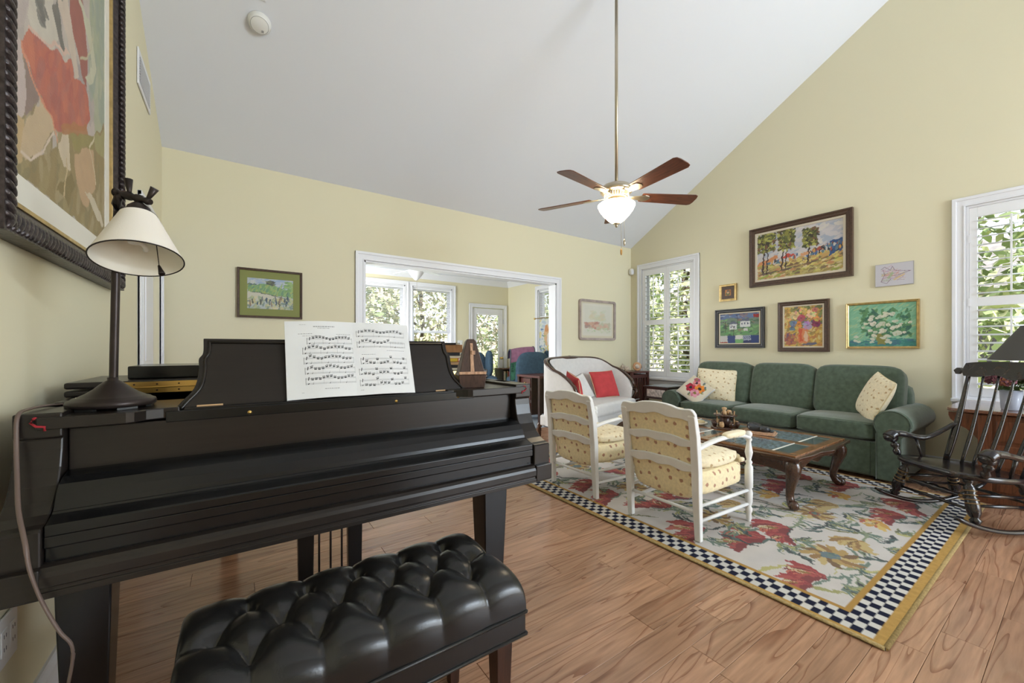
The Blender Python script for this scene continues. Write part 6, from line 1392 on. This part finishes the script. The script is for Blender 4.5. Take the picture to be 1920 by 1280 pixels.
P.ell(.5 * cw, .88 * ch, .035, .018, (86, 90, 92)); P.dabs(24, (.42 * cw, .58 * cw, .8 * ch, .92 * ch), [(78, 84, 84), (110, 120, 88)], .012, seed=24); P.dabs(40, (.82 * cw, cw, .6 * ch, .95 * ch), [(146, 176, 110), (120, 156, 104)], .018, seed=25); P.line([(.0, .78 * ch), (.18 * cw, .8 * ch)], .008, (80, 96, 110)); P.line([(.1 * cw, .55 * ch), (.45 * cw, .49 * ch), (.85 * cw, .36 * ch), (.87 * cw, .58 * ch)], .005, (70, 84, 84))
canvas(t, P, cw, ch, .010, 'canvas_glazed')
# -- pale print with rounded silver-brown frame
w, h = .805, .625; t = wall_thing('pale_print', 'pale glazed print in a rounded silvery frame beside the sunroom opening', 'back', 4.675, 1.60)
def rr_loop(hx, hy, r, n=8):
    pts = []
    for cx_, cy_, a0 in ((hx - r, hy - r, 0), (-hx + r, hy - r, PI / 2), (-hx + r, -hy + r, PI), (hx - r, -hy + r, 3 * PI / 2)):
        for k in range(n + 1): a = a0 + k * PI / 2 / n; pts.append((cx_ + r * math.cos(a), cy_ + r * math.sin(a)))
    return pts
A = rr_loop(w / 2, h / 2, .045); B_ = rr_loop(w / 2 - .035, h / 2 - .035, .02); n = len(A); b = MB()
b.add([(p[0], p[1], 0) for p in A] + [(p[0], p[1], .035) for p in A] + [(p[0], p[1], .030) for p in B_] + [(p[0], p[1], 0) for p in B_], [f for i in range(n) for f in ((i, (i + 1) % n, n + (i + 1) % n, n + i), (n + i, n + (i + 1) % n, 2 * n + (i + 1) % n, 2 * n + i), (2 * n + i, 2 * n + (i + 1) % n, 3 * n + (i + 1) % n, 3 * n + i))], False); b.build('frame', 'frame_silverwood', t)
cw, ch = w - .07, h - .07; P = Paint(cw, ch, .004, (206, 198, 176)); P.poly([(.05 * cw, .06 * ch), (.95 * cw, .06 * ch), (.95 * cw, .95 * ch), (.05 * cw, .95 * ch)], (210, 206, 194)); P.poly([(.12 * cw, .12 * ch), (.9 * cw, .12 * ch), (.9 * cw, .9 * ch), (.12 * cw, .9 * ch)], (206, 204, 192)); P.ragged(.006, .02)
P.dabs(60, (.15 * cw, .55 * cw, .26 * ch, .42 * ch), [(190, 140, 126), (178, 122, 112), (196, 158, 134), (160, 142, 136)], .040, .1, .35, .45, .6, seed=77); P.dabs(50, (.45 * cw, .9 * cw, .26 * ch, .42 * ch), [(206, 172, 154), (196, 164, 146), (178, 188, 160)], .036, .1, .35, .45, .6, seed=78); P.dabs(40, (.3 * cw, .7 * cw, .5 * ch, .75 * ch), [(206, 184, 168), (202, 194, 162), (192, 198, 176)], .05, .3, .4, .4, .5, seed=79); P.dabs(40, (.2 * cw, .9 * cw, .15 * ch, .3 * ch), [(190, 196, 160), (170, 190, 150)], .02, .2, .6, .3, .6, seed=33)
canvas(t, P, cw, ch, .012, 'canvas_glazed')
# -- large abstract in a carved frame on the left wall
w, h = 1.255, 1.56; t = wall_thing('abstract_painting', 'large abstract painting in a heavy carved dark frame on the left wall', 'left', 2.1175, 2.22)
FW = .092
frame_parts(t, w, h, FW, .050, 'frame_carved', .013, 'gold_leaf', inner_drop=.45)
bead = MB(); bead.sbox((0, 0, 0), (.020, .030, .020), 2.2, 4); bm = None
for (x0, y0, x1, y1) in ((-w / 2 + .03, -h / 2 + .03, w / 2 - .03, -h / 2 + .03), (-w / 2 + .03, h / 2 - .03, w / 2 - .03, h / 2 - .03), (-w / 2 + .03, -h / 2 + .03, -w / 2 + .03, h / 2 - .03), (w / 2 - .03, -h / 2 + .03, w / 2 - .03, h / 2 - .03)):
    L = math.hypot(x1 - x0, y1 - y0); nn = int(L / .026)
    rope = MB()
    for k in range(nn + 1):
        q = k / nn; c = Vector((x0 + (x1 - x0) * q, y0 + (y1 - y0) * q, .047)); d = Vector((x1 - x0, y1 - y0, 0)).normalized(); e = Vector((-d.y, d.x, 0)); ww = (d * .55 + e * .83).normalized()
        M = Matrix.Translation(c) @ Matrix((ww, Vector((0, 0, 1)).cross(ww), Vector((0, 0, 1)))).transposed().to_4x4(); rope.sbox((0, 0, 0), (.062, .022, .026), 2.2, 4, M=M)
        M2 = Matrix.Translation(c + (-1 if (x0 + x1 > .01 or y0 + y1 > .01) else 1) * 0 * e) ; 
    o = rope.build('carved_rope', 'frame_carved', t); o['kind'] = 'stuff'
iw, ih = w - 2 * FW - .026, h - 2 * FW - .026
for (x0, x1, y0, y1) in ((-iw / 2, iw / 2, ih / 2 - .088, ih / 2), (-iw / 2, iw / 2, -ih / 2, -ih / 2 + .088), (-iw / 2, -iw / 2 + .063, -ih / 2 + .088, ih / 2 - .088), (iw / 2 - .063, iw / 2, -ih / 2 + .088, ih / 2 - .088)): b = MB(); b.bx(x0, x1, y0, y1, 0, .016); b.build('mount', 'mat_cream', t)
cw, ch = iw - .126, ih - .176; P = Paint(cw, ch, .005, (176, 166, 158)); P.ragged(.014, .05); U = lambda pts: [(x * cw, y * ch) for x, y in pts]
P.dabs(200, (0, cw, .35 * ch, ch), [(184, 170, 164), (170, 160, 152), (190, 180, 168), (160, 150, 148)], .09, 1.4, .4, .4, .6, seed=40)
P.poly(U([(.74, 1), (1, 1), (1, .46), (.84, .37), (.80, .53)]), (166, 168, 144)); P.dabs(60, (.78 * cw, cw, .5 * ch, ch), [(160, 166, 140), (176, 176, 152), (152, 160, 146)], .09, 1.5, .25, .3, .7, seed=41)
P.poly(U([(0, 0), (1, 0), (1, .46), (.81, .36), (.5, .25), (.3, .14), (0, .03)]), (146, 128, 90)); P.dabs(110, (0, cw, 0, .26 * ch), [(140, 122, 86), (154, 138, 100), (134, 122, 90), (164, 148, 116)], .06, 1.2, .5, .35, .7, seed=42)
P.poly(U([(0, .33), (.07, .33), (.09, .18), (.03, .10), (0, .10)]), (188, 172, 166)); P.poly(U([(.08, .30), (.16, .28), (.20, .24), (.09, .16)]), (140, 120, 112)); P.poly(U([(0, .14), (.08, .15), (.07, .05), (0, .02)]), (186, 160, 120))
P.poly(U([(.49, .60), (.51, .70), (.58, .80), (.66, .74), (.72, .62), (.72, .48), (.62, .53)]), (156, 98, 86)); P.poly(U([(.10, .42), (.12, .40), (.21, .42), (.31, .43), (.37, .48), (.30, .60), (.14, .50)]), (194, 186, 172))
red = U([(.06, .33), (.10, .38), (.14, .39), (.17, .41), (.26, .42), (.36, .45), (.44, .46), (.51, .50), (.54, .44), (.62, .47), (.70, .49), (.76, .41), (.71, .34), (.54, .27), (.34, .22), (.26, .24), (.20, .25), (.14, .28), (.09, .31)]); keep = P.a.copy(); P.poly(red, (178, 102, 86)); msk = np.abs(P.a - keep).sum(-1) > 1e-6
P.dabs(130, (.08 * cw, .74 * cw, .24 * ch, .5 * ch), [(186, 108, 88), (168, 94, 84), (162, 102, 94), (190, 114, 90), (172, 110, 98)], .05, 1.2, .5, .5, .55, seed=43); P.a = np.where(msk[..., None], P.a, keep)
P.poly(U([(.06, .33), (.10, .38), (.14, .385), (.15, .30), (.10, .30)]), (194, 120, 94), .7); P.poly(U([(.40, .25), (.71, .36), (.74, .33), (.60, .27), (.42, .22)]), (168, 116, 76), .9)
for pts, c in (([(.32, .60), (.42, .72), (.54, .57), (.60, .47), (.55, .44), (.51, .52), (.42, .56)], (196, 180, 164)), ([(.30, .55), (.36, .60), (.41, .52), (.44, .49), (.40, .47)], (116, 112, 104)), ([(.57, .74), (.74, .74), (.85, .63), (.77, .52), (.70, .52), (.79, .60), (.71, .68)], (190, 188, 164)), ([(.21, .24), (.31, .24), (.32, .21), (.26, .16), (.19, .10), (.09, .06), (.05, .07), (.09, .15)], (190, 168, 138)), ([(.41, .23), (.49, .24), (.50, .15), (.42, .14), (.37, .19)], (198, 182, 158)), ([(.51, .25), (.81, .36), (.81, .31), (.54, .22)], (146, 134, 86)), ([(.54, .21), (.81, .31), (.84, .18), (.71, .07), (.57, .12)], (184, 154, 122)), ([(.81, .36), (1, .44), (1, .32), (.84, .32)], (156, 148, 104)), ([(.68, .13), (.81, .13), (.97, .08), (.95, .05), (.82, .09)], (198, 186, 164)), ([(.36, .05), (.50, .15), (.55, .12), (.48, .03)], (128, 112, 74))): P.poly(U(pts), c)
for pts, c in (([(.06, .33), (.10, .29), (.16, .26), (.22, .24), (.30, .24), (.36, .19)], (204, 140, 112)), ([(.06, .07), (.14, .07), (.24, .13), (.32, .20)], (206, 188, 172)), ([(.10, .385), (.14, .40), (.26, .43), (.36, .46), (.50, .51)], (206, 176, 160)), ([(.46, .16), (.42, .04)], (190, 168, 132)), ([(.84, .20), (.76, .30), (.82, .36)], (200, 188, 160)), ([(.62, .55), (.72, .60), (.80, .70)], (186, 180, 150))): P.line(U(pts), .010, c)
P.dabs(18, (.17 * cw, .26 * cw, .46 * ch, .52 * ch), [(112, 110, 104), (132, 126, 116)], .022, .4, 1.0, .5, .8, seed=44); P.dabs(10, (.3 * cw, .4 * cw, .62 * ch, .7 * ch), [(112, 110, 104)], .03, .4, 1.0, .5, .8, seed=45)
P.a *= (1 + .05 * P.noise(.03, 61))[..., None]
canvas(t, P, cw, ch, .012)

# ================================================================ SMALL FIXTURES
t = wall_thing('return_vent', 'white return air grille high on the left wall', 'left', 3.60, 2.93, cat='vent')
for (x0, x1, y0, y1) in ((-.21, .21, .085, .115), (-.21, .21, -.115, -.085), (-.21, -.18, -.085, .085), (.18, .21, -.085, .085)): b = MB(); b.bx(x0, x1, y0, y1, 0, .008); b.build('frame_side', 'white_trim', t, .002)
b = MB(); b.bx(-.18, .18, -.085, .085, 0, .002); b.build('backing', 'grille_dark', t)
for k in range(10): b = MB(); b.bx(-.18, .18, -.0015, .0015, 0, .012, M=TR((0, -.077 + k * .017, .001), (R(30), 0, 0))); b.build('louver', 'white_trim', t)
t = wall_thing('wall_outlet', 'white wall outlet plate low on the left wall under the piano', 'left', 1.655, .375, cat='outlet')
b = MB(); b.bx(-.055, .055, -.065, .065, 0, .006); b.build('plate', 'white_plastic', t, .002)
for x in (-.025, .025):
    b = MB(); b.bx(x - .017, x + .017, -.034, .034, .005, .008); s_ = b.build('receptacle', 'white_plastic', t, .002)
    for y in (-.017, .017):
        for dx in (-.006, .006): b = MB(); b.bx(x + dx - .001, x + dx + .001, y - .005, y + .005, .0078, .0085); b.build('slot', 'outlet_dark', s_)
t = wall_thing('motion_sensor', 'small white motion sensor in the corner by the first window', 'back', XR - .045, 2.44, .03, cat='sensor'); b = MB(); b.sbox((0, 0, .02), (.07, .105, .055), 4, 6); b.build('case', 'white_plastic', t); b = MB(); b.bx(-.022, .022, -.035, .012, .044, .050); b.build('lens', 'white_trim', t, .003); b = MB(); b.bx(-.012, .012, -.03, .03, -.03, 0); b.build('bracket', 'white_plastic', t)
nv = Vector((0, -SL, -1)).normalized()   # into the room from the sloping ceiling
CQ = Matrix((Vector((1, 0, 0)), nv.cross(Vector((1, 0, 0))), nv)).transposed().to_euler()
t = thing('smoke_detector', 'round white smoke detector on the sloping ceiling', 'smoke detector', (.137, 3.352, zc(3.352)), rot=CQ)
b = MB(); b.lathe([(0, 0), (.072, 0), (.073, .012), (.066, .018), (.066, .022), (.062, .034), (.052, .040), (0, .042)], seg=36, cap=False); b.build('case', 'white_plastic', t)
b = MB(); b.tube([(.055 * math.cos(k * PI / 18), .055 * math.sin(k * PI / 18), .0385) for k in range(37)], .0014, 5, cap=False); b.build('groove_ring', 'grille_dark', t)
b = MB(); b.bx(.012, .026, -.040, -.026, .040, .044); b.build('test_button', 'grille_dark', t)
t = thing('ceiling_register', 'white air register on the sloping ceiling at the top edge of view', 'vent', (.02, 3.13, zc(3.13)), rot=CQ)
for (x0, x1, y0, y1) in ((-.15, .15, .085, .11), (-.15, .15, -.11, -.085), (-.15, -.125, -.085, .085), (.125, .15, -.085, .085)): b = MB(); b.bx(x0, x1, y0, y1, 0, .008); b.build('frame_side', 'white_trim', t, .002)
for k in range(8): b = MB(); b.bx(-.125, .125, -.0015, .0015, 0, .016, M=TR((0, -.074 + k * .021, .001), (R(35), 0, 0))); b.build('louver', 'white_trim', t)
t = wall_thing('light_switch', 'white double light switch on the sunroom wall beside the door', 'sun', 3.80, 1.27, cat='switch'); b = MB(); b.bx(-.06, .06, -.06, .06, 0, .006); b.build('plate', 'white_plastic', t, .002)
for x in (-.024, .024): b = MB(); b.bx(x - .005, x + .005, -.012, .012, .005, .016); b.build('toggle', 'white_plastic', t, .001)

# ================================================================ SUNROOM FURNITURE
def wing_chair(label, loc, rz, throw=False):
    c = thing('wing_chair', label, 'armchair', loc, rz, 'blue wing chairs in the sunroom')     # faces +x
    b = MB(); b.sbox((-.27, 0, .70), (.20, .64, .88), 3.4, 12, M=Matrix.Rotation(R(-7), 4, 'Y')); b.build('back', 'chair_blue', c)
    for s in (-1, 1):
        b = MB(); b.sbox((-.12, s * .31, .86), (.36, .13, .52), 2.8, 10, M=None); b.build('wing', 'chair_blue', c); b = MB(); b.sbox((.06, s * .34, .46), (.66, .14, .34), 4, 8); b.build('arm', 'chair_blue', c)
        for x in (-.28, .32): b = MB(); b.tube([(x, s * .30, .22), (x * 1.03, s * .31, .0)], [.028, .016], 8); b.build('leg', 'dark_mahogany', c)
    b = MB(); b.sbox((.06, 0, .30), (.66, .60, .22), 7, 8); b.build('seat', 'chair_blue', c); b = MB(); b.sbox((.08, 0, .45), (.58, .56, .13), 5, 8); b.build('seat_cushion', 'chair_blue', c)
    return c
wing_chair('blue wing chair with a knitted throw over its back, in the sunroom', (4.50, 5.95, 0), R(62))
wing_chair('second blue wing chair behind the metronome, farther back in the sunroom', (3.78, 6.75, 0), R(-110))
mat('throw_wool', (.26, .12, .20), .95, bump=.4, bscale=90, noise=.2, nscale=14); mat('throw_green', (.05, .17, .11), .95, bump=.4, bscale=90, noise=.2, nscale=14); mat('throw_fringe', (.08, .09, .11), .9)
tw = thing('knitted_throw', 'mauve and green knitted throw draped over the blue wing chair', 'throw', (4.50, 5.95, 0), R(62))
def drape(u, v, o=0):
    y = .30 + .13 * v; s_ = u * 1.05; prof = [(-.10, 1.125), (-.34, 1.155), (-.40, .98), (-.39, .74), (-.36, .52)]
    y = -.02 + .42 * v; P_ = bez([(.02, 0, 1.02), (-.12, 0, 1.14), (-.28, 0, 1.185), (-.395, 0, 1.10), (-.405, 0, .85), (-.385, 0, .64)], 8); k = min(len(P_) - 1, int(u * (len(P_) - 1) + .5)); p = P_[k]
    return (p[0] - .006 * math.sin(v * 22) - o, y + .01 * math.sin(u * 9) , p[2] - .05 * v * v + o * .5)
for (a0, a1, m_) in ((0, .72, 'throw_wool'), (.72, 1.0, 'throw_green')):
    b = MB(); b.grid(lambda u, v: drape(a0 + (a1 - a0) * u, v), 24, 10, True); b.grid(lambda u, v: drape(a0 + (a1 - a0) * u, v, .014), 24, 10, True, flip=True); b.build('knit_panel', m_, tw)
b = MB(); b.tube([drape(k / 30, 0, .007) for k in range(31)], .012, 6); b.tube([drape(k / 30, 1, .007) for k in range(31)], .012, 6); b.build('knit_border', 'throw_fringe', tw)
dk = thing('writing_desk', 'dark mahogany writing desk in the sunroom behind the settee', 'desk', (4.16, 5.07, 0))
b = MB(); b.bx(-.36, .30, -.30, .30, .70, .735); b.build('top', 'red_side_table', dk, .003)
b = MB(); b.bx(-.30, .22, -.02, .27, .10, .70); b.build('pedestal', 'dark_mahogany', dk, .003)
for x, y in ((-.33, -.27), (.27, -.27), (-.33, .27), (.27, .27)): b = MB(); b.bx(x - .022, x + .022, y - .022, y + .022, 0, .70); b.build('leg', 'dark_mahogany', dk)
for z in (.14, .34, .53): b = MB(); b.bx(-.312, -.30, .0, .25, z, z + .15); d_ = b.build('drawer', 'red_side_table', dk, .003); b = MB(); b.lathe([(0, 0), (.01, 0), (.014, .02), (0, .024)], seg=10, M=TR((-.312, .125, z + .075), (0, R(-90), 0)), cap=False); b.build('knob', 'brass', d_)
bc = thing('low_bookcase', 'low dark bookcase with upright books beside the glazed sunroom door', 'bookcase', (4.72, 6.98, 0))
for x0, x1, z0, z1 in ((-.24, -.22, 0, .75), (.20, .22, 0, .75)): b = MB(); b.bx(x0, x1, -.14, .14, z0, z1); b.build('side', 'dark_mahogany', bc)
for z in (.05, .40, .735): b = MB(); b.bx(-.25 if z > .7 else -.22, .23 if z > .7 else .20, -.15, .15, z, z + .022); b.build('shelf', 'cabinet_top', bc)
b = MB(); b.bx(-.22, .20, .125, .14, 0, .735); b.build('back_board', 'dark_mahogany', bc)
x = -.215; k = 0; cols_ = [('book_dark', 'dark'), ('book_cream', 'cream'), ('book_green', 'green'), ('book_tan', 'tan'), ('book_red', 'red'), ('book_cream', 'cream'), ('book_blue', 'blue')]
while x < .15:
    th = rA.uniform(.026, .042); hh = rA.uniform(.22, .29); m_, cn = cols_[k % 7]
    o = thing('book', '%s upright book, %s from the left end of the sunroom bookcase' % (cn, ['first', 'second', 'third', 'fourth', 'fifth', 'sixth', 'seventh', 'eighth', 'ninth', 'tenth', 'eleventh', 'twelfth', 'thirteenth', 'fourteenth'][k]), 'book', (4.72 + x + th / 2, 6.96, .4225), 0, 'upright books on the sunroom bookcase')
    b = MB(); b.bx(-th / 2, -th / 2 + .002, -.09, .09, 0, hh); b.bx(th / 2 - .002, th / 2, -.09, .09, 0, hh); b.bx(-th / 2, th / 2, -.092, -.088, 0, hh); b.build('cover', m_, o); b = MB(); b.bx(-th / 2 + .0025, th / 2 - .0025, -.087, .085, .004, hh - .004); b.build('pages', 'page_edge', o)
    x += th + .003; k += 1
bl_ = thing('brass_ornament', 'brass ornament with a dark globe on the sunroom bookcase', 'ornament', (4.78, 6.95, .757))
b = MB(); b.lathe([(0, 0), (.06, 0), (.06, .012), (.02, .03), (.012, .06), (.018, .10), (.012, .16), (.02, .20), (0, .21)], seg=20, cap=False); b.tube([(-.05, 0, .20), (-.085, 0, .27), (-.08, 0, .34)], .007, 8); b.tube([(.05, 0, .20), (.085, 0, .27), (.08, 0, .34)], .007, 8); b.tube([(-.05, 0, .20), (0, 0, .185), (.05, 0, .20)], .008, 8); b.build('stand', 'brass', bl_)
b = MB(); b.sbox((0, 0, .30), (.155, .155, .155), 2, 8); b.build('globe', 'stone_dark', bl_)
b = MB(); b.tube([(.083 * math.cos(k * PI / 16), .083 * math.sin(k * PI / 16), .30) for k in range(33)], .007, 6, cap=False); b.build('meridian_ring', 'brass', bl_)
# painted glass panel hung on a brass rod in the sunroom side window
gp = thing('painted_panel', 'colourful painted glass panel hung from a brass rod in the sunroom side window', 'panel', (SX - .03, 5.82, 1.35), rot=Matrix(((0, 0, -1), (-1, 0, 0), (0, 1, 0))).to_euler())
P = Paint(.84, .76, .008, (206, 208, 206)); P.ragged(.02, .05); P.dabs(120, (0, .84, 0, .76), [(200, 204, 206), (170, 184, 200), (206, 190, 130), (190, 200, 180)], .05, .6, 1, .5, seed=50); P.ell(.24, .45, .09, .20, (206, 170, 130)); P.ell(.22, .58, .05, .07, (196, 140, 96)); P.ell(.30, .3, .06, .2, (214, 206, 200)); P.dabs(40, (0, .6, 0, .3), [(206, 186, 90), (150, 170, 190), (196, 150, 110)], .04, .6, 1, .5, seed=51); P.dabs(20, (0, .2, .1, .6), [(80, 110, 150), (150, 170, 120)], .03, seed=52)
P.build('painted_sheet', 'canvas', TR((-.42, -.38, .004)), gp); b = MB(); b.bx(-.42, .42, -.38, .38, -.003, .003); b.build('glass_sheet', 'ceramic', gp)
b = MB(); b.tube([(-.56, .41, 0), (.56, .41, 0)], .008, 8); rd = b.build('rod', 'brass', gp)
for x in (-.58, .58): b = MB(); b.sbox((x, .41, 0), (.04, .04, .04), 2, 5); b.build('finial', 'brass', rd)
sfn = thing('sunroom_fan', 'white ceiling fan with a cone light in the sunroom', 'ceiling fan', (2.32, 6.0, SZ - .10))
b = MB(); b.lathe([(0, -.30), (.03, -.29), (.11, -.19), (.12, -.17), (.10, -.15), (.09, -.10), (.09, -.04), (.06, 0), (.02, .01), (.02, .10), (0, .10)], seg=28, cap=False); b.build('housing', 'white_trim', sfn)
for k in range(5):
    b = MB(); b.prism([(.10, -.04), (.60, -.065), (.62, 0), (.60, .065), (.10, .04)], 2, -.125, -.118, M=Matrix.Rotation(k * 2 * PI / 5 + .5, 4, 'Z') @ Matrix.Rotation(0, 4, 'X')); b.build('blade', 'white_trim', sfn)
b = MB(); b.tube([(0, -.02, -.29), (0, -.02, -.62)], .0015, 5); b.lathe([(0, -.66), (.007, -.655), (.008, -.63), (.003, -.61), (0, -.61)], (0, -.02, 0), 8, cap=False); b.build('pull_chain', 'fan_nickel', sfn)
